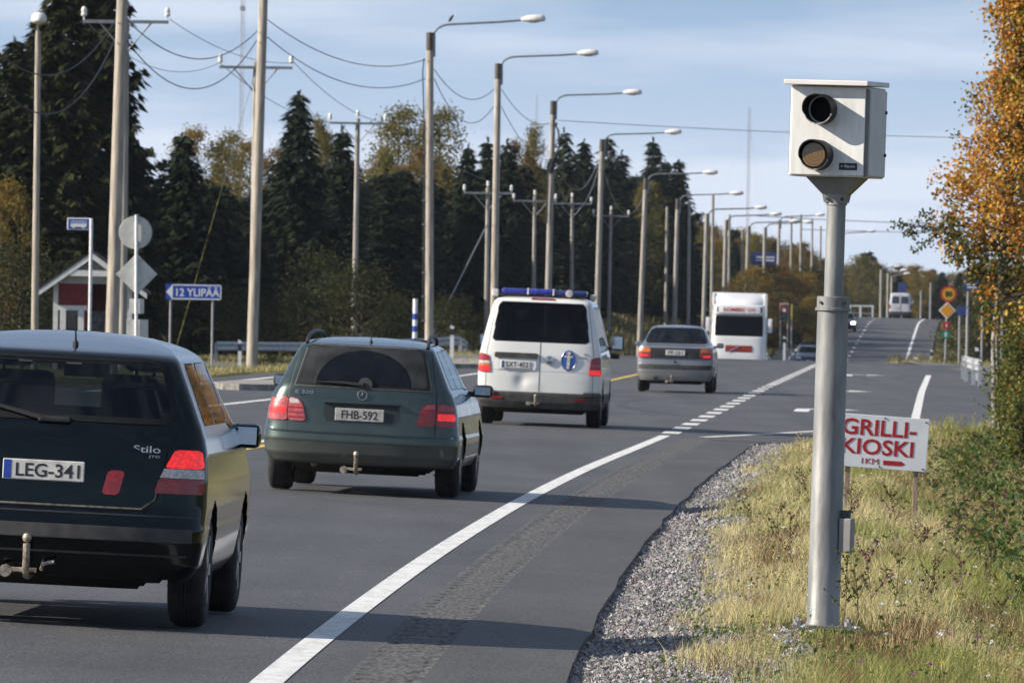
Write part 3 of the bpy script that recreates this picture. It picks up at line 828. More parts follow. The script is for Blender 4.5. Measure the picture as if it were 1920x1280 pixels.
class Shell:
    """a body described by its plan outline at each height: rear y, rear corner depth, half width, front y, front corner depth"""
    def __init__(s, keys, nr=3.0, nf=2.5, bow=.010):
        k = np.array(keys, float); s.k = k; s.nr, s.nf, s.bow = nr, nf, bow
        s.z0, s.z1 = k[0, 0], k[-1, 0]; s.ym = (k[:, 1].min() + k[:, 4].max()) / 2; s.hl = (k[:, 4].max() - k[:, 1].min()) / 2
    def prm(s, z): return [np.interp(z, s.k[:, 0], s.k[:, i]) for i in range(1, 6)]
    def P(s, u, z, sg):
        yr, cd, w, yf, cf = s.prm(z)
        u = np.asarray(u, float)
        th = np.clip(u, 0, 1) * np.pi / 2
        xr = w * np.sin(th) ** (2 / s.nr); yrr = yr + cd * (1 - np.clip(np.cos(th), 0, 1) ** (2 / s.nr))
        ys = (yr + cd) + np.clip(u - 1, 0, 1) * (yf - cf - yr - cd)
        tf = np.clip(3 - u, 0, 1) * np.pi / 2
        xf = w * np.sin(tf) ** (2 / s.nf); yff = yf - cf * (1 - np.clip(np.cos(tf), 0, 1) ** (2 / s.nf))
        x = np.where(u < 1, xr, np.where(u < 2, w, xf)); y = np.where(u < 1, yrr, np.where(u < 2, ys, yff))
        x = x * (1 - s.bow * ((y - s.ym) / s.hl) ** 2)
        return np.stack([x * sg, y, z + 0 * x], -1)
    def u_rear(s, x, z):
        yr, cd, w, yf, cf = s.prm(z)
        wb = w * (1 - s.bow * ((yr + cd * .3 - s.ym) / s.hl) ** 2)
        return np.arcsin(np.clip(np.abs(x) / wb, 0, 1) ** (s.nr / 2)) / (np.pi / 2)
    def u_side(s, y, z):
        yr, cd, w, yf, cf = s.prm(z)
        return 1 + (y - yr - cd) / (yf - cf - yr - cd)
    def u_front(s, x, z):
        yr, cd, w, yf, cf = s.prm(z)
        wb = w * (1 - s.bow)
        return 3 - np.arcsin(np.clip(np.abs(x) / wb, 0, 1) ** (s.nf / 2)) / (np.pi / 2)
    def back_y(s, x, z):
        u = s.u_rear(np.array([x]), np.array([z])); return float(s.P(u, np.array([z]), 1)[0, 1])
    def mesh(s, name, parent, paint, rear_win=None, side_win=(), front_win=None, arches=(), under_z=.3, bump_z=None, bump_mat=None, dz=.02, dents=()):
        ks = s.k[:, 0]; zs = []
        for a, b in zip(ks[:-1], ks[1:]):
            n = max(1, int(math.ceil((b - a) / dz))); zs += list(np.linspace(a, b, n, endpoint=False))
        zs.append(ks[-1]); zs = np.array(zs)
        us = np.concatenate([np.linspace(0, 1, 44, endpoint=False), np.linspace(1, 2, 70, endpoint=False), np.linspace(2, 3, 22)])
        ring_u = np.concatenate([us, us[::-1][1:-1]]); ring_s = np.concatenate([np.ones(len(us)), -np.ones(len(us) - 2)])
        nz, nu = len(zs), len(ring_u)
        V = np.stack([s.P(ring_u, np.full(nu, z), ring_s) for z in zs], 0)
        for (xd, zd, rx, rz, dp) in dents:
            g = np.exp(-((V[..., 0] - xd) / rx) ** 2 - ((V[..., 2] - zd) / rz) ** 2); g[:, ring_u > 1] = 0; V[..., 1] += dp * g
        i = np.arange(nz * nu).reshape(nz, nu); j = np.roll(i, -1, 1)
        Fq = np.stack([i[:-1], j[:-1], j[1:], i[1:]], -1).reshape(-1, 4)
        Vf = V.reshape(-1, 3)
        cu = np.repeat(ring_u[None], nz, 0).reshape(-1)
        fx, fy, fz = Vf[Fq].mean(1).T; fu = cu[Fq].mean(1)
        midx = np.zeros(len(Fq), int); dele = np.zeros(len(Fq), bool)
        midx[fz < under_z] = 1
        if bump_z: midx[(fz < bump_z) & (fz >= under_z)] = 3
        def window(cond, ax, poly):
            ins = np.zeros(len(Fq), bool); allin = np.ones(len(Fq), bool); anyin = np.zeros(len(Fq), bool)
            for c in range(4):
                q = in_poly(Vf[Fq[:, c], ax], Vf[Fq[:, c], 2], poly); allin &= q; anyin |= q
            nonlocal dele
            dele |= cond & allin; midx[cond & anyin & ~allin] = 2
        if rear_win: window(fu < 1.0, 0, rear_win)
        for p in side_win: window((fu > .6) & (fu < 2.5), 1, p)
        if front_win: window(fu > 2.0, 0, front_win)
        for (ya, za, ra) in arches:
            dele |= (fu > .5) & (fu < 2.5) & (np.hypot(fy - ya, fz - za) < ra) & (np.abs(fx) > .5)
        Fk = Fq[~dele]; mk = midx[~dele]
        o = np_mesh(name, Vf, Fk, None, parent, smooth=True, mats=[paint, M_under, M_frit, bump_mat or paint], midx=mk)
        try: o.data.set_sharp_from_angle(angle=R(50))
        except Exception: pass
        return o
    def patch(s, name, poly, m, parent, off=.004, where='rear', sg=1, rows=14, cols=18, skirt=.02):
        """a panel following the body surface; poly in (x, z) on the tail or nose, (y, z) on the flank"""
        zz = [p[1] for p in poly]; z0, z1 = min(zz), max(zz)
        zr = np.linspace(z0 + 1e-4, z1 - 1e-4, rows); L = np.zeros(rows); Rr = np.zeros(rows); n = len(poly)
        for r_, z in enumerate(zr):
            xs = []
            for i in range(n):
                (a, za), (b, zb) = poly[i], poly[(i + 1) % n]
                if (za - z) * (zb - z) <= 0 and za != zb: xs.append(a + (z - za) * (b - a) / (zb - za))
            L[r_], Rr[r_] = min(xs), max(xs)
        t = np.linspace(0, 1, cols)
        A = L[:, None] * (1 - t) + Rr[:, None] * t; ZZ = np.repeat(zr[:, None], cols, 1)
        def ev(A_, Z_):
            if where == 'rear': u = s.u_rear(A_, Z_); g = np.where(A_ < 0, -1.0, 1.0)
            elif where == 'front': u = s.u_front(A_, Z_); g = np.where(A_ < 0, -1.0, 1.0)
            else: u = s.u_side(A_, Z_); g = np.full(A_.shape, float(sg))
            return s.P(u, Z_, g)
        Pm = ev(A, ZZ); e = 1.5e-3
        da = ev(A + e, ZZ) - ev(A - e, ZZ); dz_ = ev(A, ZZ + e) - ev(A, ZZ - e)
        nn = np.cross(da, dz_); nn /= (np.linalg.norm(nn, axis=-1, keepdims=True) + 1e-9)
        ref = Pm - np.array([0, s.ym, .7]); flip = np.sign((nn * ref).sum(-1, keepdims=True)); nn = nn * np.where(flip == 0, 1, flip)
        Vo = (Pm + nn * off).reshape(-1, 3); Vi = (Pm - nn * skirt).reshape(-1, 3)
        i = np.arange(rows * cols).reshape(rows, cols)
        Fq = np.stack([i[:-1, :-1], i[:-1, 1:], i[1:, 1:], i[1:, :-1]], -1).reshape(-1, 4)
        ring = np.concatenate([i[0, :], i[1:, -1], i[-1, ::-1][1:], i[::-1, 0][1:-1]])
        nxt = np.roll(ring, -1); K = rows * cols
        Fs = np.stack([ring, ring + K, nxt + K, nxt], -1)
        o = np_mesh(name, np.concatenate([Vo, Vi]), np.concatenate([Fq, Fs]) if skirt else Fq, m, parent, smooth=True)
        try: o.data.set_sharp_from_angle(angle=R(60))
        except Exception: pass
        return o
    def strip(s, name, pts, w, m, parent, off=.002):
        """thin seam or moulding along a path of (x, z) on the tail"""
        vs = []; fs = []
        n = len(pts)
        for i, (x, z) in enumerate(pts):
            a = Vector(pts[max(0, i - 1)]); b = Vector(pts[min(n - 1, i + 1)]); t = (b - a).normalized(); q = Vector((-t.y, t.x)) * w / 2
            for sg in (-1, 1):
                xx, zz = x + q.x * sg, z + q.y * sg
                vs.append((xx, s.back_y(xx, zz) - off, zz))
        for i in range(n - 1): fs.append((2 * i, 2 * i + 1, 2 * i + 3, 2 * i + 2))
        mb = MB(); mb.add(vs, fs); return mb.build(name, m, parent, smooth=True)

def densify(pts, step=.05):
    out = []
    for (a, b), (c, d) in zip(pts[:-1], pts[1:]):
        n = max(1, int(math.hypot(c - a, d - b) / step))
        out += [(a + (c - a) * k / n, b + (d - b) * k / n) for k in range(n)]
    return out + [pts[-1]]

def wheel(parent, x, y, r, w, side):
    prof = [(r * .62, -w / 2 + .01), (r * .80, -w / 2), (r * .93, -w / 2 + .012), (r * .985, -w / 2 + .035), (r, -w / 2 + .06)]
    for k in range(4):
        a = -w / 2 + .06 + (w - .12) * (k + .38) / 4; b = -w / 2 + .06 + (w - .12) * (k + .62) / 4
        prof += [(r, a), (r - .008, a + .003), (r - .008, b - .003), (r, b)]
    prof += [(r, w / 2 - .06), (r * .985, w / 2 - .035), (r * .93, w / 2 - .012), (r * .80, w / 2), (r * .62, w / 2 - .01)]
    mb = MB(); mb.lathe(prof, 28, 'X', closed=True); o = mb.build('wheel', M_tyre, parent, smooth=True); o.location = (x, y, r)
    rb = MB(); q = w / 2 * side
    rb.lathe([(r * .66, -w / 2 + .02), (r * .66, w / 2 - .02)], 24, 'X')
    for k in range(5):
        a = 2 * math.pi * k / 5
        rb.box(q - .02 * side, q - .005 * side, r * .12, r * .6, -.03, .03, M=Matrix.Rotation(a, 4, 'X'))
    ro = rb.build('rim', M_rim, o)
    return o

def plate(parent, x, y, z, txt, w=.44, h=.11, blue=True, m=None):
    p = MB().bbox(x - w / 2, x + w / 2, y - .012, y, z - h / 2, z + h / 2, .006).build('number_plate', m or M_plate, parent)
    if blue: MB().box(x - w / 2 + .005, x - w / 2 + .045, y - .0135, y - .0125, z - h / 2 + .006, z + h / 2 - .006).build('country_band', M_pblue, p)
    if txt: text_obj('plate_lettering', txt, .1, M_ink, p, T((x + (.022 if blue else 0), y - .0125, z)), bold=.0012, depth=.001, fit=(w * (.78 if blue else .74), h * .66))
    return p

def tow_hitch(parent, x, z, y=0.0, sc=1.0):
    mb = MB()
    mb.tube([(x, y + .3, z - .02), (x, y + .06, z - .03), (x, y - .05, z - .02), (x, y - .09, z + .02), (x, y - .10, z + .12 * sc)], .019, 8)
    mb.lathe([(.005, -.026), (.019, -.019), (.026, 0), (.019, .019), (.005, .026)], 12, 'Z', M=T((x, y - .10, z + .145 * sc)))
    mb.tube([(x - .11, y - .03, z), (x - .11, y - .09, z)], .034, 10)
    mb.tube([(x - .11, y, z + .005), (x + .05, y, z + .005)], .014, 6)
    return mb.build('tow_hitch', M_steel, parent, smooth=True)

def mirror(parent, x, y, z, sg, body, w=.19, h=.14, glass=M_blueglass):
    mb = MB(); mb.bbox(x * sg, (x + w) * sg, y + .0, y + .11, z - h / 2, z + h / 2, .035) if sg > 0 else mb.bbox(-(x + w), -x, y, y + .11, z - h / 2, z + h / 2, .035)
    mb.box(min((x - .12) * sg, (x + .02) * sg), max((x - .12) * sg, (x + .02) * sg), y + .03, y + .08, z - h / 2 - .0, z - h / 2 + .05)
    o = mb.build('wing_mirror', body, parent, smooth=True)
    a, b = sorted(((x + .022) * sg, (x + w - .022) * sg))
    MB().bbox(a, b, y - .004, y + .002, z - h / 2 + .02, z + h / 2 - .02, .002).build('mirror_glass', glass, o)
    return o

def seats(parent, y_front, y_rear, zseat, half, top=.62):
    for sg in (-1, 1):
        mb = MB(); x = half * sg
        mb.bbox(x - .24, x + .24, y_front, y_front + .12, zseat - .2, zseat + top, .05)
        mb.bbox(x - .12, x + .12, y_front + .01, y_front + .10, zseat + top + .02, zseat + top + .2, .04)
        mb.tube([(x - .05, y_front + .05, zseat + top - .02), (x - .05, y_front + .05, zseat + top + .06)], .008, 6)
        mb.tube([(x + .05, y_front + .05, zseat + top - .02), (x + .05, y_front + .05, zseat + top + .06)], .008, 6)
        mb.build('front_seat', M_seat, parent, smooth=True)
    if y_rear:
        mb = MB(); mb.bbox(-.62, .62, y_rear, y_rear + .12, zseat - .2, zseat + top * .72, .05)
        for x in (-.38, .38): mb.bbox(x - .12, x + .12, y_rear + .01, y_rear + .1, zseat + top * .70, zseat + top * .70 + .13, .035)
        mb.build('rear_bench', M_seat, parent, smooth=True)

def antenna(parent, x, y, z, l=.18, lean=.1):
    mb = MB(); mb.lathe([(.016, 0), (.016, .018), (.006, .03)], 8, M=T((x, y, z))); mb.tube([(x, y, z + .02), (x, y + lean, z + l)], [.006, .003], 6)
    return mb.build('antenna', M_blk, parent)

def floor_pan(parent, w, y0, y1, z):
    MB().box(-w, w, y0, y1, z, z + .03).build('floor_pan', M_under, parent)

# ---- 1: dark green estate, nearest, cut by the left picture edge
def car_one():
    P = paint_mat('paint_dark_green', (.007, .012, .012), .03, (.035, .035, .032), .17, .9, coat=.40)
    v = thing('station_wagon', 'dark green station wagon with plate LEG-341 cut by the left picture edge', 'car', vehicle_matrix(-2.53, 51.4, .036))
    sh = Shell([(.20, .55, .2, .60, 4.0, .4), (.26, .32, .25, .66, 4.1, .4), (.272, .06, .28, .80, 4.40, .45), (.34, .02, .29, .845, 4.48, .5), (.48, 0, .29, .868, 4.52, .5),
                (.545, .004, .29, .874, 4.52, .5), (.56, .014, .28, .872, 4.52, .5), (.60, .03, .27, .875, 4.5, .5), (.66, .045, .26, .877, 4.45, .5), (.80, .055, .25, .874, 4.3, .5), (.95, .075, .245, .866, 3.9, .5),
                (1.03, .095, .24, .848, 3.35, .45), (1.10, .115, .23, .822, 3.08, .42), (1.30, .19, .22, .738, 2.76, .4), (1.43, .245, .22, .680, 2.55, .38), (1.445, .265, .22, .672, 2.5, .38),
                (1.462, .29, .23, .655, 2.46, .36), (1.475, .36, .24, .638, 2.42, .36), (1.50, .62, .26, .595, 2.34, .36), (1.525, .90, .28, .52, 2.26, .35), (1.548, 1.18, .28, .41, 2.2, .3), (1.563, 1.4, .26, .27, 2.12, .25), (1.572, 1.6, .2, .08, 2.0, .1)], nr=2.65)
    rw = rounded([(-.685, 1.115), (.685, 1.115), (.605, 1.428), (-.605, 1.428)], .09)
    sw = [rounded([(.55, 1.10), (1.28, 1.10), (1.28, 1.42), (.68, 1.42)], .06), rounded([(1.36, 1.10), (2.16, 1.10), (2.06, 1.425), (1.36, 1.425)], .06), rounded([(2.24, 1.08), (3.0, 1.06), (2.45, 1.41), (2.22, 1.425)], .05)]
    fw = rounded([(-.70, 1.10), (.70, 1.10), (.56, 1.43), (-.56, 1.43)], .08)
    sh.mesh('body', v, P, rw, sw, fw, [(.88, .315, .375), (3.48, .315, .375)], .272)
    sh.patch('tailgate', rounded([(-.545, .652), (.545, .652), (.60, .70), (.655, 1.0), (.70, 1.085), (-.70, 1.085), (-.655, 1.0), (-.60, .70)], .04), P, v, .006, skirt=.006)
    gl = sh.patch('rear_window', rw, M_glass, v, .004, rows=24, cols=26, skirt=0)
    sh.strip('window_gasket', densify(rw + rw[:1], .03), .032, M_frit, v, .0065)
    Md1 = mat('seam_dust_one', (.16, .145, .115), .7, .4, 25)
    sh.strip('tailgate_seam', densify([(-.54, .648), (.53, .648), (.60, .70), (.618, .80)], .03), .009, Md1, v, .0085)
    sh.strip('tailgate_gap', densify([(-.70, 1.07), (-.655, 1.0), (-.60, .70), (-.54, .642), (.54, .642), (.612, .70), (.665, 1.0), (.71, 1.07)], .03), .010, M_frit, v, .0075)
    for p in sw: sh.patch('side_window', p, M_glass, v, .003, 'side', 1, skirt=0); sh.patch('side_window', p, M_glass, v, .003, 'side', -1, skirt=0)
    sh.patch('windscreen', fw, M_glass, v, .003, 'front', skirt=0)
    for sg in (-1, 1):
        def q(pl): return [(x * sg, z) for x, z in pl]
        lp = sh.patch('tail_light', q(rounded([(.592, .735), (.845, .735), (.843, .815), (.618, .815)], .012)), M_lred, v, .012)
        sh.patch('clear_lens', q([(.620, .818), (.8435, .818), (.842, .868), (.640, .868)]), M_lclear, lp, .011)
        sh.patch('stop_lens', q(rounded([(.642, .871), (.842, .871), (.835, .915), (.825, .968), (.690, .968), (.668, .92)], .02)), M_lredlit if sg > 0 else M_lred, lp, .013)
    sh.patch('fog_lamp', rounded([(.315, .715), (.405, .715), (.435, .845), (.345, .845)], .02), M_lred, v, .014)
    sh.patch('bumper_moulding', [(-.80, .475), (.80, .475), (.80, .545), (-.80, .545)], M_gry, v, .012, cols=30)
    sh.strip('bumper_seam', densify([(-.82, .612), (.82, .612)]), .010, M_blk, v, .003)
    sh.strip('bumper_groove', densify([(-.78, .40), (.78, .40)]), .012, M_blk, v, .003)
    plate(v, 0, sh.back_y(0, .83) - .012, .828, 'LEG-341')
    text_obj('model_badge', 'Stilo', .06, M_chr, v, T((.545, sh.back_y(.545, .97) - .012, .968)), bold=.0006, depth=.003, fit=(.145, .038))
    text_obj('engine_badge', 'JTD', .03, M_chr, v, T((.585, sh.back_y(.585, .93) - .012, .928)), bold=.0, depth=.003, fit=(.06, .016))
    MB().tube([(-.02, sh.back_y(0, 1.12) - .03, 1.105), (-.30, sh.back_y(.3, 1.18) - .025, 1.17), (-.62, sh.back_y(.6, 1.2) - .02, 1.185)], [.016, .011, .006], 6).bbox(-.05, .13, sh.back_y(0, 1.1) - .035, sh.back_y(0, 1.1), 1.085, 1.12, .012).build('rear_wiper', M_blk, v)
    sh.strip('third_stop_light', [(-.18, 1.41), (.16, 1.408)], .012, M_gry, gl, .006)
    tow_hitch(v, -.06, .285, .02, 1.25)
    MB().tube([(.02, -.0, .30), (.03, -.05, .33), (.09, -.06, .345)], .012, 6).build('hitch_socket', M_steel, v)
    antenna(v, .09, .62, 1.498, .17, -.10)
    mirror(v, .80, 2.95, 1.02, 1, P, .175, .14); mirror(v, .80, 2.95, 1.02, -1, P, .175, .14)
    for y in (.88, 3.48):
        for sg in (-1, 1): wheel(v, .755 * sg, y, .315, .205, sg)
    floor_pan(v, .72, .4, 4.1, .42)
    seats(v, 2.0, 1.05, .72, .37, .62)
    MB().bbox(-.70, .70, 2.85, 3.2, .85, 1.06, .05).tube([(-.37, 2.75, 1.03), (-.37, 2.8, 1.1)], .02, 6).build('dashboard', M_dash, v)
    MB().bbox(-.13, .13, 2.58, 2.61, 1.31, 1.40, .012).build('interior_mirror', M_blk, v)
    return v
car_one()

# ---- 2: dusty dark green estate with roof rails
def star_emblem(parent, x, y, z, r):
    mb = MB(); mb.tube([(x + r * math.cos(a), y, z + r * math.sin(a)) for a in np.linspace(0, 2 * math.pi, 25)], r * .11, 6, cap=False)
    for k in range(3):
        a = math.pi / 2 + k * 2 * math.pi / 3; p = Vector((math.cos(a), 0, math.sin(a))); q = Vector((-p.z, 0, p.x))
        c = Vector((x, y, z)); mb.add([c + p * r, c + q * r * .16, c - q * r * .16, c + Vector((0, -.008, 0))], [(0, 1, 3), (0, 3, 2), (1, 2, 3)])
    return mb.build('star_emblem', M_chr, parent, smooth=True)

def car_two():
    P = paint_mat('paint_dusty_green', (.036, .060, .054), .44, (.112, .124, .107), .16, .65, .3, 1.25)
    v = thing('station_wagon', 'dusty green station wagon with roof rails and plate FHB-592 in second place of the queue', 'car', vehicle_matrix(-1.385, 87.0, .050))
    sh = Shell([(.18, .6, .2, .60, 4.2, .4), (.25, .42, .25, .66, 4.3, .4), (.27, .09, .3, .835, 4.7, .5), (.36, .025, .31, .885, 4.8, .55), (.48, 0, .31, .900, 4.82, .55), (.545, .01, .31, .900, 4.82, .55),
                (.56, .045, .29, .893, 4.8, .55), (.62, .055, .28, .885, 4.78, .55), (.75, .062, .27, .870, 4.7, .55), (.86, .08, .26, .845, 4.5, .55), (.93, .092, .25, .815, 3.9, .5),
                (.97, .102, .24, .788, 3.42, .45), (1.0, .118, .23, .772, 3.25, .42), (1.2, .225, .22, .680, 2.88, .4), (1.325, .305, .22, .616, 2.6, .38), (1.34, .325, .22, .606, 2.55, .38),
                (1.355, .40, .24, .588, 2.45, .36), (1.375, .55, .26, .552, 2.36, .35), (1.395, .74, .28, .48, 2.24, .32), (1.41, .98, .28, .36, 2.05, .3), (1.424, 1.35, .2, .08, 1.7, .1)], nr=2.75)
    rw = rounded([(-.610, .975), (.610, .975), (.520, 1.338), (-.520, 1.338)], .08)
    sw = [rounded([(.62, .99), (1.40, .99), (1.36, 1.32), (.72, 1.32)], .06), rounded([(1.48, .99), (2.34, .99), (2.25, 1.33), (1.46, 1.33)], .06), rounded([(2.42, .98), (3.2, .97), (2.62, 1.32), (2.40, 1.33)], .05)]
    fw = rounded([(-.66, 1.0), (.66, 1.0), (.52, 1.33), (-.52, 1.33)], .08)
    sh.mesh('body', v, P, rw, sw, fw, [(1.0, .32, .38), (3.83, .32, .38)], .27)
    M_gl2 = M_glassdust
    gl = sh.patch('rear_window', rw, M_gl2, v, .004, rows=20, cols=24, skirt=0)
    arc = [(-.43, .99)] + [(.43 * -math.cos(a), .99 + .315 * math.sin(a)) for a in np.linspace(.08, math.pi - .08, 22)] + [(.43, .99)]
    sh.patch('wiped_arc', arc, mat('wiped_glass', (.006, .007, .010), .12, .3, 3, spec=.25), gl, .007, rows=18, cols=22, skirt=0)
    for p in sw: sh.patch('side_window', p, M_glass, v, .003, 'side', 1, skirt=0); sh.patch('side_window', p, M_glass, v, .003, 'side', -1, skirt=0)
    sh.patch('windscreen', fw, M_glass, v, .003, 'front', skirt=0)
    gl_edge = mat('seam_dust', (.10, .10, .09), .6, .3, 20)
    tg = sh.strip('tailgate_seam', densify([(-.672, .565), (-.672, .93), (-.585, 1.352), (.585, 1.352), (.672, .93), (.672, .565)], .04), .009, M_blk, v, .002)
    sh.strip('window_gasket', densify(rw + rw[:1], .03), .03, M_frit, v, .0055)
    sh.strip('window_trim', densify([(-.625, .965), (.625, .965), (.53, 1.345), (-.53, 1.345), (-.625, .965)], .04), .008, gl_edge, v, .007)
    sh.strip('sill_trim', densify([(-.84, .552), (.84, .552)]), .012, M_chr, v, .012)
    sh.strip('bumper_line', densify([(-.84, .455), (.84, .455)]), .006, gl_edge, v, .004)
    for sg in (-1, 1):
        def q(pl): return [(x * sg, z) for x, z in pl]
        lp = sh.patch('tail_light', q(rounded([(.675, .645), (.848, .645), (.838, .75), (.815, .85), (.70, .858), (.675, .855)], .02)), M_lred if sg > 0 else M_lpink, v, .014)
        lq = sh.patch('inner_tail_light', q(rounded([(.500, .645), (.668, .645), (.668, .857), (.585, .850), (.54, .80)], .03)), M_lred if sg > 0 else M_lpink, v, .014)
        for k in range(3): sh.patch('lens_rib', q([(.505 + .008 * k, .672 + k * .042), (.664, .672 + k * .042), (.664, .684 + k * .042), (.507 + .008 * k, .684 + k * .042)]), M_lred, lq, .018, rows=3)
        sh.patch('reverse_lens', q(rounded([(.555, .80), (.660, .80), (.660, .848), (.592, .843)], .012)), M_lclear if sg < 0 else M_lpink, lq, .017, rows=4)
        sh.patch('stop_lens', q(rounded([(.685, .705), (.840, .705), (.832, .765), (.685, .765)], .012)), M_lredlit, lp, .018, rows=5)
        sh.patch('turn_lens', q(rounded([(.685, .79), (.828, .79), (.812, .842), (.70, .848)], .012)), M_lpink, lp, .017, rows=4)
    M_rec = paint_mat('paint_recess_shade', (.012, .018, .017), .2, (.05, .05, .045), .5, .2, coat=.2)  # body paint darkened to stand for the shade inside the plate recess
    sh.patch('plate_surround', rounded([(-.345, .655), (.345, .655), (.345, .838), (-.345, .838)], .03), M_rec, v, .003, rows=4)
    MB().bbox(-.35, .35, sh.back_y(0, .83) - .03, sh.back_y(0, .83) + .01, .815, .845, .008).build('grip_bar', P, v, smooth=True)
    plate(v, -.015, sh.back_y(0, .72) - .008, .722, 'FHB-592', .445, .115, False, mat('plate_dusty', (.40, .39, .36), .6, .18, 22))
    star_emblem(v, 0, sh.back_y(0, .90) - .012, .902, .042)
    text_obj('model_badge', 'E 320', .05, M_chr, v, T((-.53, sh.back_y(.5, .905) - .008, .908)), bold=.0006, depth=.003, fit=(.165, .032))
    MB().tube([(.0, sh.back_y(0, 1.0) - .03, .995), (-.2, sh.back_y(.2, 1.01) - .03, 1.008), (-.42, sh.back_y(.4, 1.0) - .022, 1.004)], [.018, .013, .006], 6).bbox(-.03, .02, sh.back_y(0, 1) - .04, sh.back_y(0, 1) + .02, .985, 1.02, .012).build('rear_wiper', M_blk, v)
    MB().lathe([(.065, 0), (.06, .02), (.03, .035)], 14, 'Y', M=T((.02, sh.back_y(0, 1.0) - .025, 1.0))).build('wiper_motor_cap', M_gry, v)
    for sg in (-1, 1):
        x = .535 * sg
        MB().tube([(x * 1.03, .46, 1.35), (x * 1.03, .56, 1.40), (x * 1.02, .72, 1.435), (x, 1.0, 1.455), (x * .99, 1.5, 1.46), (x * .98, 2.0, 1.45), (x * .98, 2.25, 1.42), (x * .98, 2.3, 1.37)], .017, 8).build('roof_rail', M_blk, v, smooth=True)
    antenna(v, .02, .6, 1.376, .11, .02)
    tow_hitch(v, -.02, .225, .03, 1.0)
    sh.patch('bumper_skin', [(-.84, .29), (.84, .29), (.86, .45), (-.86, .45)], paint_mat('bumper_dirty', (.035, .047, .043), .5, (.12, .115, .10), .45, .1, .2, .6), v, .004, cols=34)
    mirror(v, .84, 3.0, .965, 1, M_blk, .19, .115); mirror(v, .865, 3.0, .975, -1, M_blk, .17, .12)
    for y in (1.0, 3.83):
        for sg in (-1, 1): wheel(v, .765 * sg, y, .32, .225, sg)
    MB().tube([(-.42, .22, .26), (-.42, .5, .27), (-.42, 1.2, .28)], .03, 8).build('exhaust_pipe', M_steel, v)
    floor_pan(v, .72, .45, 4.3, .40)
    seats(v, 2.2, 1.25, .62, .37, .6)
    MB().bbox(-.66, .66, 3.0, 3.4, .8, .98, .05).build('dashboard', M_dash, v)
    return v
car_two()

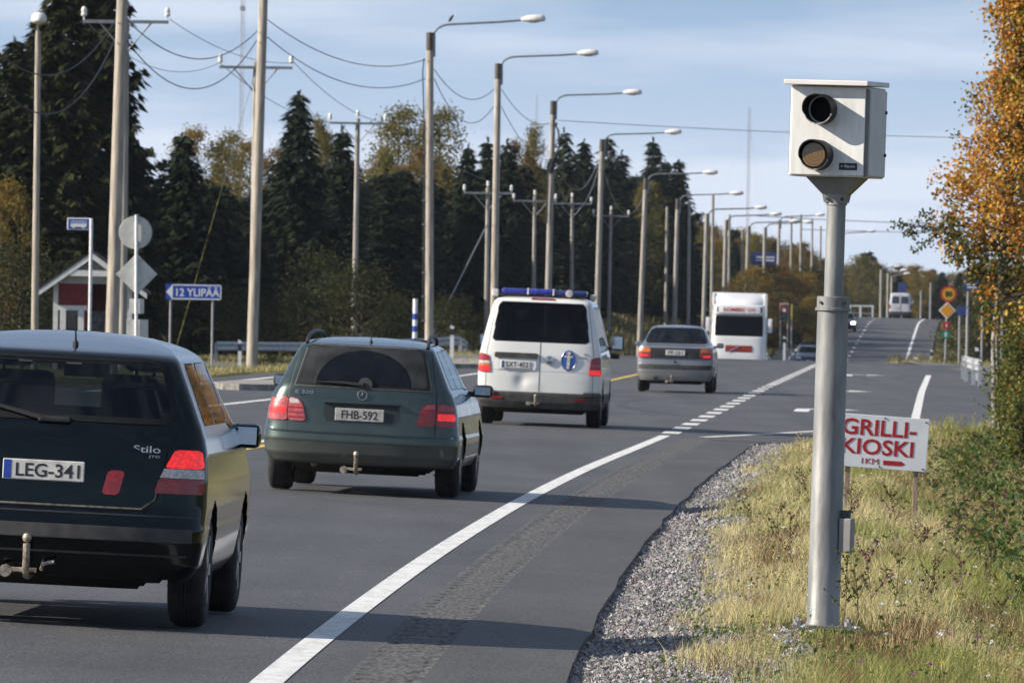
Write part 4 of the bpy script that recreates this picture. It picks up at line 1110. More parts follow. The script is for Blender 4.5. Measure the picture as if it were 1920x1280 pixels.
# ---- 3: white police van
def van():
    P = paint_mat('paint_van_white', (.74, .73, .69), .16, (.34, .31, .26), .3, 0.0, .25, 1.1)
    v = thing('police_van', 'white police van with blue roof light bar and sword crest on its tail', 'van', vehicle_matrix(.40, 146.0, .046))
    sh = Shell([(.19, .5, .2, .66, 4.4, .4), (.25, .3, .2, .74, 4.5, .4), (.27, .05, .22, .88, 4.7, .4), (.36, .01, .23, .935, 4.82, .45), (.47, 0, .23, .952, 4.88, .5), (.50, .005, .23, .952, 4.88, .5),
                (.515, .05, .21, .946, 4.87, .5), (.75, .052, .20, .950, 4.82, .5), (.90, .056, .20, .950, 4.6, .5), (1.08, .062, .20, .936, 4.3, .5), (1.25, .085, .19, .900, 4.0, .45), (1.6, .155, .18, .826, 3.4, .42), (1.80, .20, .18, .778, 3.05, .4),
                (1.88, .225, .18, .748, 2.88, .38), (1.92, .26, .20, .705, 2.75, .36), (1.95, .36, .24, .60, 2.55, .34), (1.968, .6, .28, .40, 2.3, .3), (1.978, 1.0, .25, .08, 1.9, .2)], nr=3.6)
    rw = rounded([(-.735, 1.285), (.735, 1.285), (.655, 1.868), (-.655, 1.868)], .07)
    sw = [rounded([(.42, 1.26), (1.45, 1.26), (1.42, 1.82), (.54, 1.82)], .06), rounded([(1.55, 1.26), (2.65, 1.26), (2.65, 1.82), (1.55, 1.82)], .06), rounded([(2.78, 1.24), (3.85, 1.22), (3.2, 1.80), (2.78, 1.82)], .06)]
    fw = rounded([(-.80, 1.25), (.80, 1.25), (.68, 1.84), (-.68, 1.84)], .08)
    sh.mesh('body', v, P, rw, sw, fw, [(.98, .335, .40), (3.98, .335, .40)], .27, .508, M_gry, dents=[(-.26, .67, .10, .12, .03), (-.16, .64, .045, .07, -.02)])
    sh.patch('rear_window', rw, M_glassdark, v, .005, rows=22, cols=26, skirt=0)
    for p in sw: sh.patch('side_window', p, M_glassdark, v, .004, 'side', 1, skirt=0); sh.patch('side_window', p, M_glassdark, v, .004, 'side', -1, skirt=0)
    sh.patch('windscreen', fw, M_glass, v, .004, 'front', skirt=0)
    M_seamw = mat('seam_grey', (.13, .12, .11), .8, .2, 20)
    sh.strip('door_seam', densify([(0, .51), (0, 1.27)]), .012, M_seamw, v, .003)
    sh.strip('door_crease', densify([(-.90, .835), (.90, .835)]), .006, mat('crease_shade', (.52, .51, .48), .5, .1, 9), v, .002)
    for x in (-.815, .815): sh.strip('door_edge', densify([(x, .54), (x * 1.0, 1.1), (x * .93, 1.5), (x * .86, 1.88)]), .008, M_seamw, v, .002)
    sh.patch('handle_strip', rounded([(-.69, 1.02), (-.03, 1.02), (-.03, 1.10), (-.69, 1.10)], .03), M_gry, v, .03)
    for sg in (-1, 1):
        def q(pl): return [(x * sg, z) for x, z in pl]
        m1 = M_lred
        lp = sh.patch('tail_light', q(rounded([(.745, .795), (.928, .795), (.915, 1.06), (.90, 1.085), (.775, 1.05)], .02)), m1, v, .015, rows=18)
        sh.patch('reverse_lens', q([(.760, .925), (.915, .925), (.913, .965), (.765, .965)]), M_lclear if sg < 0 else M_lpink, lp, .019, rows=4)
        sh.patch('turn_lens', q([(.757, .885), (.917, .885), (.915, .921), (.760, .921)]), M_lorange if sg < 0 else M_lred, lp, .019, rows=4)
        sh.patch('stop_lens', q([(.750, .805), (.920, .805), (.918, .88), (.757, .88)]), M_lredlit, lp, .019, rows=4)
        sh.patch('reflector', q([(.55, .40), (.73, .40), (.73, .435), (.55, .435)]), M_lred, v, .012, rows=3)
    sh.patch('plate_recess', rounded([(-.66, .845), (-.05, .845), (-.05, 1.0), (-.66, 1.0)], .02), P, v, .012, rows=4, skirt=.012)
    plate(v, -.365, sh.back_y(-.36, .92) - .015, .922, 'SXT-402', .44, .115)
    # round maker's emblem
    ye = sh.back_y(.15, 1.0) - .012
    em = MB().lathe([(.075, 0), (.07, -.014), (.001, -.018)], 24, 'Y', M=T((.145, ye, 1.005))).build('round_emblem', M_chr, v, smooth=True)
    text_obj('emblem_letters', 'V\nW', .06, M_ink, em, T((.145, ye - .018, 1.005)), bold=.002, depth=.001, fit=(.085, .105))
    # crest: sword on a blue oval
    yc = sh.back_y(.45, 1.0) - .006
    ov = MB().prism([(.435 + .118 * math.cos(a), 1.012 + .160 * math.sin(a)) for a in np.linspace(0, 2 * math.pi, 33)[:-1]], yc - .004, yc + .02).build('crest_oval', mat('crest_blue', (.03, .10, .36), .4, .1, 10), v)
    rg = MB().tube([(.435 + .111 * math.cos(a), yc - .005, 1.012 + .152 * math.sin(a)) for a in np.linspace(0, 2 * math.pi, 33)], .004, 4, cap=False).build('crest_rim', M_chr, ov)
    sw_ = MB().prism([(.435 - .026, .885), (.435 + .018, .885), (.435 + .026, 1.06), (.435 - .022, 1.06)], yc - .009, yc - .003)
    sw_.prism([(.37, 1.06), (.50, 1.06), (.50, 1.085), (.37, 1.085)], yc - .010, yc - .003)
    sw_.prism([(.415, 1.085), (.455, 1.085), (.450, 1.14), (.42, 1.14)], yc - .009, yc - .003)
    sw_.prism([(.435 + .036 * math.cos(a), 1.125 + .022 * math.sin(a)) for a in np.linspace(0, 6.28, 13)[:-1]], yc - .011, yc - .003)
    sw_.build('crest_sword', mat('crest_silver', (.62, .60, .55), .5, .3, 40), ov)
    text_obj('model_badge', 'TDI', .04, M_gry, v, T((.70, sh.back_y(.70, 1.1) - .005, 1.115)), fit=(.08, .025))
    text_obj('drive_badge', '4MOTION', .04, M_gry, v, T((.645, sh.back_y(.66, 1.07) - .005, 1.065)), fit=(.13, .018))
    sh.patch('high_stop_light', [(-.18, 1.915), (.19, 1.915), (.17, 1.935), (-.16, 1.935)], M_lred, v, .012, rows=4)
    # bumper step pieces
    sh.patch('bumper_corner', rounded([(.66, .47), (.93, .47), (.92, .535), (.70, .535)], .02), M_gry, v, .03); sh.patch('bumper_corner', rounded([(-.93, .47), (-.66, .47), (-.70, .535), (-.92, .535)], .02), M_gry, v, .03)
    # light bar
    lb = MB().bbox(-.66, .66, .42, .74, 1.965, 2.0, .01).tube([(-.5, .6, 1.93), (-.5, .6, 1.99)], .02, 6).tube([(.5, .6, 1.93), (.5, .6, 1.99)], .02, 6).build('light_bar', M_blk, v)
    M_bl = mat('blue_lens', (.015, .03, .20), .12, .3, 18, coat=1.0); M_bl2 = mat('blue_lens_bright', (.03, .04, .34), .1, .4, 18, coat=1.0, emit=(.05, .06, 1), estr=.04)
    MB().bbox(-.64, -.24, .41, .75, 2.002, 2.08, .025).build('blue_lamp', M_bl2, lb, smooth=True)
    MB().bbox(-.235, .15, .40, .76, 2.002, 2.085, .025).build('blue_lamp', M_bl2, lb, smooth=True)
    MB().bbox(.155, .66, .41, .75, 2.002, 2.075, .025).build('blue_lamp', M_bl, lb, smooth=True)
    for x in (-.237, .152): MB().bbox(x - .012, x + .012, .395, .77, 1.99, 2.09, .008).build('lamp_clip', M_plate, lb)
    MB().lathe([(.06, 0), (.055, -.03), (.02, -.035)], 14, 'Y', M=T((.39, .41, 2.03))).build('work_lamp', M_lclear, lb)
    MB().bbox(-.80, -.70, .62, .78, 1.95, 2.06, .02).build('side_beacon', M_plate, lb); MB().bbox(.70, .79, .62, .78, 1.94, 2.03, .02).build('side_beacon', M_plate, lb)
    mirror(v, .94, 3.75, 1.30, 1, M_blk, .20, .23, M_blueglass); mirror(v, .94, 3.7, 1.26, -1, M_blk, .17, .2)
    MB().bbox(.955, 1.10, 3.2, 3.3, 1.05, 1.14, .03).build('lower_mirror', M_blk, v, smooth=True)
    tow_hitch(v, -.04, .34, .02, .8)
    for y in (.98, 3.98):
        for sg in (-1, 1): wheel(v, .82 * sg, y, .335, .225, sg)
    floor_pan(v, .8, .4, 4.4, .42)
    seats(v, 3.0, 1.6, .85, .42, .7)
    MB().bbox(-.76, .76, 3.9, 4.2, .9, 1.2, .06).build('dashboard', M_dash, v)
    return v
van()

# ---- 4: silver saloon
def saloon():
    P = paint_mat('paint_silver', (.27, .275, .29), .22, (.24, .22, .19), .3, .55, .2, .9)
    v = thing('saloon_car', 'silver saloon car with black panel between its tail lights ahead of the van', 'car', vehicle_matrix(3.55, 209, .045))
    sh = Shell([(.18, .5, .2, .58, 3.9, .4), (.24, .3, .2, .64, 4.0, .4), (.26, .05, .25, .77, 4.3, .45), (.36, .015, .25, .815, 4.36, .5), (.46, 0, .25, .84, 4.38, .5), (.60, .0, .25, .845, 4.38, .5), (.615, .05, .23, .842, 4.36, .5),
                (.75, .055, .22, .842, 4.3, .5), (.90, .07, .22, .830, 4.0, .5), (.985, .09, .22, .805, 3.4, .45), (1.005, .16, .22, .79, 3.2, .42), (1.025, .40, .22, .775, 3.12, .42), (1.045, .62, .2, .755, 3.05, .4), (1.08, .70, .2, .735, 2.95, .4),
                (1.38, 1.18, .22, .585, 2.35, .38), (1.42, 1.28, .25, .535, 2.2, .35), (1.445, 1.45, .28, .44, 2.05, .3), (1.46, 1.6, .2, .25, 1.9, .2), (1.466, 1.7, .1, .06, 1.8, .08)])
    rw = rounded([(-.665, 1.085), (.665, 1.085), (.545, 1.385), (-.545, 1.385)], .06)
    sw = [rounded([(1.0, 1.06), (2.05, 1.06), (2.0, 1.38), (1.45, 1.38)], .06), rounded([(2.12, 1.05), (2.95, 1.03), (2.42, 1.36), (2.12, 1.38)], .05)]
    fw = rounded([(-.68, 1.06), (.68, 1.06), (.53, 1.38), (-.53, 1.38)], .08)
    sh.mesh('body', v, P, rw, sw, fw, [(.92, .3, .36), (3.40, .3, .36)], .26)
    sh.patch('rear_window', rw, M_glass, v, .004, rows=16, skirt=0)
    sh.strip('window_gasket', densify(rw + rw[:1], .03), .04, M_frit, v, .0065)
    for p in sw: sh.patch('side_window', p, M_glass, v, .003, 'side', 1, skirt=0); sh.patch('side_window', p, M_glass, v, .003, 'side', -1, skirt=0)
    sh.patch('windscreen', fw, M_glass, v, .003, 'front', skirt=0)
    sh.patch('tail_panel', rounded([(-.80, .735), (.80, .735), (.79, .965), (-.79, .965)], .03), M_blk, v, .006, cols=30)
    for sg in (-1, 1):
        def q(pl): return [(x * sg, z) for x, z in pl]
        lp = sh.patch('tail_light', q(rounded([(.53, .755), (.808, .755), (.806, .862), (.53, .862)], .015)), M_lred, v, .014)
        sh.patch('turn_lens', q(rounded([(.53, .868), (.805, .868), (.795, .962), (.55, .962)], .02)), M_lorange, lp, .014, rows=5)
        sh.patch('reverse_lens', q([(.58, .835), (.70, .835), (.70, .865), (.58, .865)]), M_gry, lp, .018, rows=3)
        if sg: sh.patch('stop_lens', q([(.60, .768), (.76, .768), (.76, .82), (.60, .82)]), M_lredlit, lp, .018, rows=3)
    plate(v, 0, sh.back_y(0, .86) - .01, .865, 'PF-231', .42, .115, False)
    sh.patch('bumper_strip', rounded([(-.83, .50), (.83, .50), (.83, .60), (-.83, .60)], .02), M_gry, v, .008, cols=30, rows=6)
    sh.patch('lower_bumper', rounded([(-.80, .29), (.80, .29), (.83, .38), (-.83, .38)], .02), paint_mat('paint_silver_low', (.30, .30, .31), .3), v, .004, cols=30, rows=5)
    sh.strip('boot_seam', densify([(-.76, .72), (.76, .72)]), .008, M_blk, v, .003)
    MB().lathe([(.03, 0), (.03, -.01)], 12, 'Y', M=T((0, sh.back_y(0, .66) - .006, .665))).build('boot_lock', M_gry, v)
    tow_hitch(v, -.07, .24, .04, .8)
    MB().tube([(-.42, -.02, .30), (-.42, .4, .30)], .05, 10).build('exhaust_pipe', M_blk, v)
    mirror(v, .83, 2.85, 1.03, 1, M_blk, .155, .11); mirror(v, .83, 2.85, 1.03, -1, P, .14, .11)
    for y in (.92, 3.40):
        for sg in (-1, 1): wheel(v, .735 * sg, y, .30, .185, sg)
    floor_pan(v, .68, .35, 3.9, .38)
    seats(v, 2.0, 1.25, .62, .36, .62)
    MB().bbox(-.66, .66, 2.75, 3.1, .8, 1.02, .05).build('dashboard', M_dash, v)
saloon()

# ---- 5: oncoming lorry in the dip (its local -y end is the nose)
def lorry():
    P = paint_mat('paint_lorry_white', (.78, .77, .76), .05, (.45, .42, .38), .35, 0.0, .6, 1.6)
    X = pix(1384, 640, 440).x
    v = thing('lorry', 'white oncoming lorry with red lettering above the windscreen', 'lorry', vehicle_matrix(X, 440, .027))
    sh = Shell([(.30, .12, .25, 1.05, 2.2, .2), (.36, .03, .3, 1.18, 2.25, .2), (.60, 0, .32, 1.22, 2.3, .2), (1.1, .0, .32, 1.24, 2.3, .2), (1.9, .05, .30, 1.235, 2.3, .2), (2.05, .09, .30, 1.23, 2.3, .2), (2.9, .30, .30, 1.20, 2.3, .2),
                (2.96, .26, .28, 1.19, 2.3, .2), (3.02, .24, .28, 1.19, 2.3, .2), (3.36, .30, .30, 1.17, 2.3, .2), (3.40, .42, .32, 1.15, 2.3, .2), (3.43, .8, .3, 1.0, 2.3, .2), (3.45, 1.2, .3, .3, 2.2, .2)], nr=4.0, nf=6, bow=.0)
    wsn = rounded([(-1.10, 1.98), (1.10, 1.98), (1.08, 2.88), (-1.08, 2.88)], .07)
    swn = [rounded([(.55, 2.05), (1.45, 2.05), (1.45, 2.75), (.72, 2.75)], .06)]
    sh.mesh('cab', v, P, wsn, swn, None, [(1.45, .5, .6)], .32, dz=.03)
    sh.patch('windscreen', wsn, M_glassdark, v, .006, rows=14, skirt=0)
    for sg in (1, -1): sh.patch('side_window', swn[0], M_glassdark, v, .004, 'side', sg, skirt=0)
    sh.patch('sun_visor', rounded([(-1.05, 2.86), (1.05, 2.86), (1.03, 2.92), (-1.03, 2.92)], .02), M_gry, v, .06)
    sb = sh.patch('sign_panel', rounded([(-.95, 3.04), (.95, 3.04), (.94, 3.32), (-.94, 3.32)], .03), mat('sign_white', (.80, .79, .78), .4, .05, 5), v, .012, skirt=.012)
    text_obj('sign_lettering', 'KOMBEC OY', .2, mat('letter_red', (.45, .02, .03), .5, .1, 10), sb, T((0, sh.back_y(.3, 3.18) - .03, 3.18)), bold=.005, fit=(1.48, .20))
    for sg in (-1, 1): sh.patch('sign_lamp', [(sg * .97, 3.06), (sg * 1.04, 3.06), (sg * 1.03, 3.30), (sg * .97, 3.30)], M_gry, sb, .01, rows=3, cols=4)
    # roof air deflector
    df = MB()
    rows_ = []
    for k in range(9):
        t = k / 8; z = 3.42 + .56 * t; y = .75 + 1.3 * t ** 1.6; w = 1.02 + .16 * t
        rows_.append([(w * q, y + .25 * abs(q) ** 3, z - .10 * (1 - t) * abs(q) ** 4) for q in np.linspace(-1, 1, 13)])
    vs = [p for r_ in rows_ for p in r_]; fs = [(a * 13 + b, a * 13 + b + 1, (a + 1) * 13 + b + 1, (a + 1) * 13 + b) for a in range(8) for b in range(12)]
    df.add(vs, fs); df.build('air_deflector', P, v, smooth=True)
    for sg in (-1, 1):
        MB().prism([(0, 3.35), (1.3, 3.35), (1.3, 3.98), (.95, 3.98)], 0, .05, M=T((1.20 * sg + (-.05 if sg > 0 else 0), .95, 0)) @ RZ(math.pi / 2)).build('deflector_side', P, v)
    MB().bbox(-1.275, 1.275, 2.6, 13.5, 1.0, 3.97, .03).build('cargo_box', mat('box_white', (.74, .74, .73), .5, .08, 2), v)
    for y in (4.0, 9.5, 10.8, 12.1):
        for sg in (-1, 1): wheel(v, 1.06 * sg, y, .5, .34, sg)
    for sg in (-1, 1): wheel(v, 1.06 * sg, 1.45, .5, .32, sg)
    gp = sh.patch('grille', rounded([(-.60, 1.24), (.62, 1.24), (.62, 1.54), (-.60, 1.54)], .03), mat('grille_dark', (.06, .02, .02), .6, .3, 12), v, .012)
    for k in range(3): sh.patch('grille_slat', [(-.56, 1.28 + k * .085), (.58, 1.28 + k * .085), (.58, 1.335 + k * .085), (-.56, 1.335 + k * .085)], mat('slat_red', (.50, .05, .02), .45, .3, 10), gp, .03, rows=3)
    MB().prism([(-.5, 1.25), (-.42, 1.25), (.12, 1.53), (.04, 1.53)], sh.back_y(0, 1.4) - .045, sh.back_y(0, 1.4) - .033).build('diagonal_bar', M_chr, gp)
    for sg in (-1, 1):
        mb = MB(); x = 1.42 * sg
        mb.bbox(x - .10, x + .10, .35, .53, 2.15, 2.80, .03); mb.tube([(1.2 * sg, .5, 2.75), (x, .45, 2.72)], .025, 6); mb.tube([(1.2 * sg, .5, 2.2), (x, .45, 2.22)], .025, 6)
        o = mb.build('mirror_arm', P, v, smooth=True)
    for sg in (-1, 1): sh.patch('headlamp', rounded([(sg * .62, .72), (sg * 1.15, .72), (sg * 1.15, .95), (sg * .70, .92)], .03), M_head0, v, .012)
    sh.patch('bumper', rounded([(-1.19, .40), (1.19, .40), (1.19, .66), (-1.19, .66)], .03), M_gry, v, .015, rows=4, cols=30)
    plate(v, 0, sh.back_y(0, .53) - .018, .53, '', .44, .115)
    MB().box(-1.0, 1.0, 2.35, 13.2, .62, .98).build('chassis', M_under, v)
lorry()

# ---- oncoming cars: nose at local y = 0
def oncoming(label, X, d, col, lit):
    P = paint_mat('paint_' + ('dark_blue' if not lit else 'slate'), col, .1)
    v = thing('oncoming_car', label, 'car', vehicle_matrix(X, d))
    sh = Shell([(.18, .4, .2, .6, 3.9, .3), (.26, .06, .35, .78, 4.2, .4), (.45, 0, .4, .85, 4.3, .4), (.62, .02, .42, .86, 4.3, .4), (.74, .10, .45, .855, 4.28, .4), (.82, .30, .45, .84, 4.25, .4), (.90, .75, .4, .82, 4.2, .4),
                (.96, 1.05, .35, .79, 4.1, .4), (1.0, 1.15, .3, .76, 3.6, .3), (1.34, 1.75, .3, .60, 3.0, .3), (1.40, 1.95, .3, .52, 2.8, .3), (1.425, 2.15, .25, .38, 2.65, .2), (1.435, 2.3, .1, .08, 2.5, .1)])
    wsn = rounded([(-.68, 1.0), (.68, 1.0), (.54, 1.36), (-.54, 1.36)], .06)
    swn = [rounded([(1.5, .99), (2.2, .99), (2.2, 1.32), (1.95, 1.33)], .05), rounded([(2.28, .99), (3.2, .99), (2.9, 1.32), (2.28, 1.33)], .05)]
    sh.mesh('body', v, P, wsn, swn, None, [(.85, .3, .36), (3.45, .3, .36)], .25, dz=.03)
    sh.patch('windscreen', wsn, M_glassdark, v, .004, skirt=0)
    for p in swn:
        for sg in (1, -1): sh.patch('side_window', p, M_glassdark, v, .003, 'side', sg, skirt=0)
    for sg in (-1, 1): sh.patch('headlamp', rounded([(sg * .48, .60), (sg * .80, .60), (sg * .80, .76), (sg * .52, .74)], .03), M_head if lit else M_head0, v, .012)
    sh.patch('grille', rounded([(-.40, .58), (.40, .58), (.42, .72), (-.42, .72)], .03), M_blk, v, .01)
    sh.patch('air_intake', rounded([(-.55, .30), (.55, .30), (.55, .40), (-.55, .40)], .02), M_blk, v, .008)
    plate(v, 0, sh.back_y(0, .49) - .012, .49, '', .44, .11)
    mirror(v, .84, 1.5, 1.0, 1, P, .17, .11); mirror(v, .84, 1.5, 1.0, -1, P, .17, .11)
    for y in (.85, 3.45):
        for sg in (-1, 1): wheel(v, .75 * sg, y, .305, .195, sg)
    floor_pan(v, .7, .5, 3.9, .38)
oncoming('dark blue oncoming car half hidden in the dip behind the lorry', pix(1516, 660, 605).x, 605, (.05, .055, .09), False)
oncoming('small dark oncoming car with a lit headlamp right of the speed camera post', pix(1583, 610, 725).x, 725, (.05, .055, .065), True)

# ---- far white panel van climbing the hill
def far_van():
    P = paint_mat('paint_far_van', (.50, .51, .54), .1, (.4, .38, .35), .4, 0.0, .3, 1.0)
    v = thing('panel_van', 'white panel van with two rear windows on the far hill crest', 'van', vehicle_matrix(pix(1687, 600, 870).x, 870))
    sh = Shell([(.25, .2, .2, .8, 4.8, .3), (.30, .03, .2, .95, 4.95, .3), (.5, 0, .2, 1.0, 5.0, .3), (.62, .03, .18, 1.0, 5.0, .3), (1.2, .04, .18, .99, 4.4, .3), (1.6, .08, .18, .96, 3.9, .3), (2.15, .16, .18, .90, 3.5, .3), (2.25, .22, .2, .82, 3.3, .3), (2.29, .4, .2, .5, 3.1, .3), (2.3, .6, .2, .1, 2.9, .2)], nr=4)
    sh.mesh('body', v, P, None, [], None, [(1.0, .34, .42), (4.0, .34, .42)], .3, .62, M_gry, dz=.04)
    for sg in (-1, 1):
        q = lambda pl: [(x * sg, z) for x, z in pl]
        sh.patch('rear_window', q(rounded([(.10, 1.32), (.76, 1.32), (.72, 1.98), (.10, 1.98)], .07)), mat('far_window', (.03, .035, .045), .15, .2, 6, coat=.5), v, .012)
        sh.patch('tail_light', q([(.86, .85), (.98, .85), (.97, 1.25), (.87, 1.25)]), M_lred, v, .012, rows=6)
        mirror(v, 1.0, 3.4, 1.5, sg, M_blk, .2, .28)
        for y in (1.0, 4.0): wheel(v, .86 * sg, y, .34, .22, sg)
    MB().tube([(.02, .02, .65), (.02, .03, 1.3), (.02, .15, 2.15)], .012, 4).build('door_seam', M_gry, v)
    plate(v, -.3, .0, 1.0, '', .44, .11)
    floor_pan(v, .85, .3, 4.8, .42)
far_van()
# ------------------------------------------------------------------ speed camera
def speed_camera():
    base = pix(1543, 1172, 54)
    z0 = base.z - .008
    v = thing('speed_camera', 'white roadside speed camera box on a tall galvanised post', 'speed camera', T((base.x, 54, z0)) @ RY(R(.92)))
    M_galv = mat('galvanised', (.27, .27, .262), .5, .24, 9, metal=.3, bump=.2, bscale=40, detail=9, stretch=(1, 1, .25))
    M_box = mat('camera_white', (.74, .725, .69), .45, .07, 6, detail=9, stretch=(5, 5, .7))
    M_lid = mat('camera_lid', (.74, .70, .67), .45, .05, 6)
    MB().box(-.17, .17, -.17, .17, -.008, .012).build('base_plate', M_galv, v)
    MB().bbox(-.22, .22, -.22, .22, -.4, -.035, .02).build('footing', mat('concrete', (.36, .33, .30), .9, .25, 9, bump=.5), v)
    for x in (-.14, .14):
        for y in (-.14, .14): MB().tube([(x, y, -.06), (x, y, .055)], .012, 8).lathe([(.024, .012), (.024, .035)], 6, M=T((x, y, 0))).build('anchor_bolt', M_galv, v)
    lp = MB().lathe([(.098, .008), (.098, .022), (.0925, .035), (.0875, 1.78), (.0875, 1.80)], 40).build('lower_post', M_galv, v, smooth=True)
    cl = MB().lathe([(.0885, 1.775), (.100, 1.778), (.100, 1.792), (.092, 1.796), (.092, 1.852), (.086, 1.858), (.054, 1.858)], 40).build('collar', M_galv, v, smooth=True)
    for a in (-2.4, -.9, .8): MB().tube([(.095 * math.cos(a), .095 * math.sin(a), 1.822), (.104 * math.cos(a), .104 * math.sin(a), 1.822)], .009, 6).build('set_screw', M_gry, cl)
    MB().lathe([(.0545, 1.855), (.0535, 2.44)], 32).build('upper_post', M_galv, v, smooth=True)
    YAW = R(-17)
    Mh = T((0, 0, 0)) @ RZ(YAW)
    hd = MB()
    # flared bracket
    for (za, wa, da), (zb, wb, db) in [((2.385, .058, .058), (2.43, .066, .066)), ((2.43, .066, .066), (2.525, .150, .12))]:
        vs = [(x * wa, y * da, za) for x, y in ((-1, -1), (1, -1), (1, 1), (-1, 1))] + [(x * wb, y * db, zb) for x, y in ((-1, -1), (1, -1), (1, 1), (-1, 1))]
        hd.add(vs, [(0, 1, 5, 4), (1, 2, 6, 5), (2, 3, 7, 6), (3, 0, 4, 7), (0, 3, 2, 1), (4, 5, 6, 7)])
    hd.lathe([(.0615, 2.372), (.0615, 2.45)], 28)
    b = hd.build('bracket', M_galv, v); b.matrix_local = Mh
    for x in (-.035, .05): MB().lathe([(.010, 0), (.010, -.02)], 8, 'Y', M=T((x, -.055, 2.405))).build('bracket_screw', M_gry, b)
    W, D_ = .222, .205
    fx = -.008
    hs = MB().bbox(fx - W, fx + W, -D_, D_, 2.527, 3.035, .008).build('housing', M_box, v); hs.matrix_local = Mh
    ld = MB().bbox(fx - W - .022, fx + W + .022, -D_ - .045, D_ + .02, 3.040, 3.068, .004).build('lid', M_lid, v); ld.matrix_local = Mh @ RX(R(0.6))
    fp = MB().bbox(fx - W + .012, fx + W - .005, -D_ - .012, -D_ - .001, 2.535, 3.028, .004).build('front_panel', M_box, hs)
    def hood(zc, xc, lens_m, name):
        r = .086; n = 40; L = .155
        vs = []; fs = []
        for k in range(n):
            a = 2 * math.pi * k / n; c, s_ = math.cos(a), math.sin(a)
            le = L * (.80 + .20 * s_) if s_ > -.2 else L * (.62)
            yf_ = -D_ - .012
            for rr, yy in ((r, yf_ + .004), (r, yf_ - le), (r - .006, yf_ - le), (r - .006, yf_ + .004)):
                vs.append((xc + rr * c, yy, zc + rr * s_))
        for k in range(n):
            j = (k + 1) % n
            for q in range(3): fs.append((k * 4 + q, j * 4 + q, j * 4 + q + 1, k * 4 + q + 1))
        h = MB().add(vs, fs).build('hood', mat('hood_black_' + name, (.014, .014, .014), .6, .6, 30, bump=.3), hs, smooth=True)
        MB().lathe([(r - .016, 0), (r - .02, -.006)], 32, 'Y', M=T((xc, -D_ - .012 - (.105 if name == 'flash' else .004), zc))).build('lens', lens_m, h, smooth=True)
        MB().tube([(xc + (r - .003) * math.cos(a), -D_ - .013 - L * .62, zc + (r - .003) * math.sin(a)) for a in np.linspace(-2.75, -.25, 16)], .0035, 5).build('worn_rim', mat('worn_metal_' + name, (.42, .42, .40), .5, .5, 60), h)
    hood(2.902, fx - .032, mat('camera_lens', (.006, .006, .006), .5, .2, 10, spec=.1), 'camera')
    am, n, l, bs = _mat('flash_lens')
    tc = n.new('ShaderNodeTexCoord'); wv = n.new('ShaderNodeTexWave'); wv.wave_type = 'RINGS'; wv.rings_direction = 'Y'; wv.inputs['Scale'].default_value = 16; wv.inputs['Distortion'].default_value = 1.2
    mp = n.new('ShaderNodeMapping'); mp.inputs['Location'].default_value = (.045, 0, -2.648); l.new(tc.outputs['Object'], mp.inputs[0]); l.new(mp.outputs[0], wv.inputs['Vector'])
    cr = n.new('ShaderNodeValToRGB'); cr.color_ramp.elements[0].color = (.10, .052, .010, 1); cr.color_ramp.elements[1].color = (.17, .09, .016, 1); l.new(wv.outputs['Fac'], cr.inputs['Fac']); l.new(cr.outputs[0], bs.inputs['Base Color'])
    bs.inputs['Roughness'].default_value = .2; bs.inputs['Coat Weight'].default_value = .6
    hood(2.646, fx - .045, am, 'flash')
    bd = MB().bbox(fx + .075, fx + .180, -D_ - .0165, -D_ - .0115, 2.566, 2.606, .002).build('badge', M_blk, hs)
    text_obj('badge_lettering', 'v flipox', .03, M_plate, bd, T((fx + .1275, -D_ - .017, 2.586)), bold=.0006, depth=.0008, fit=(.085, .020))
    dr = MB().bbox(fx + W + .001, fx + W + .014, -D_ + .035, D_ - .02, 2.535, 3.02, .005).build('side_door', mat('camera_door', (.60, .585, .57), .5, .06, 5), hs)
    for z in (2.66, 2.90): MB().lathe([(.010, 0), (.010, .012)], 10, 'X', M=T((fx + W + .012, D_ - .05, z))).build('door_lock', M_gry, dr)
    MB().box(fx + W - .004, fx + W + .006, -D_ - .004, -D_ + .026, 2.532, 3.024).build('door_gasket', mat('gasket_grey', (.16, .17, .17), .6, .1, 10), hs)
    MB().box(fx - W - .003, fx - W - .0, -D_ + .01, D_ - .01, 2.54, 3.02).build('side_trim', mat('trim_brown', (.25, .16, .14), .6, .2, 10), hs)
    # junction box on the post
    jb = MB().bbox(.085, .155, -.05, .05, .425, .615, .006).build('junction_box', mat('junction_grey', (.30, .285, .27), .6, .1, 9), v); jb.matrix_local = RZ(R(-14))
    MB().bbox(.088, .135, -.03, .03, .615, .66, .006).build('cable_gland', M_gry, jb)
speed_camera()

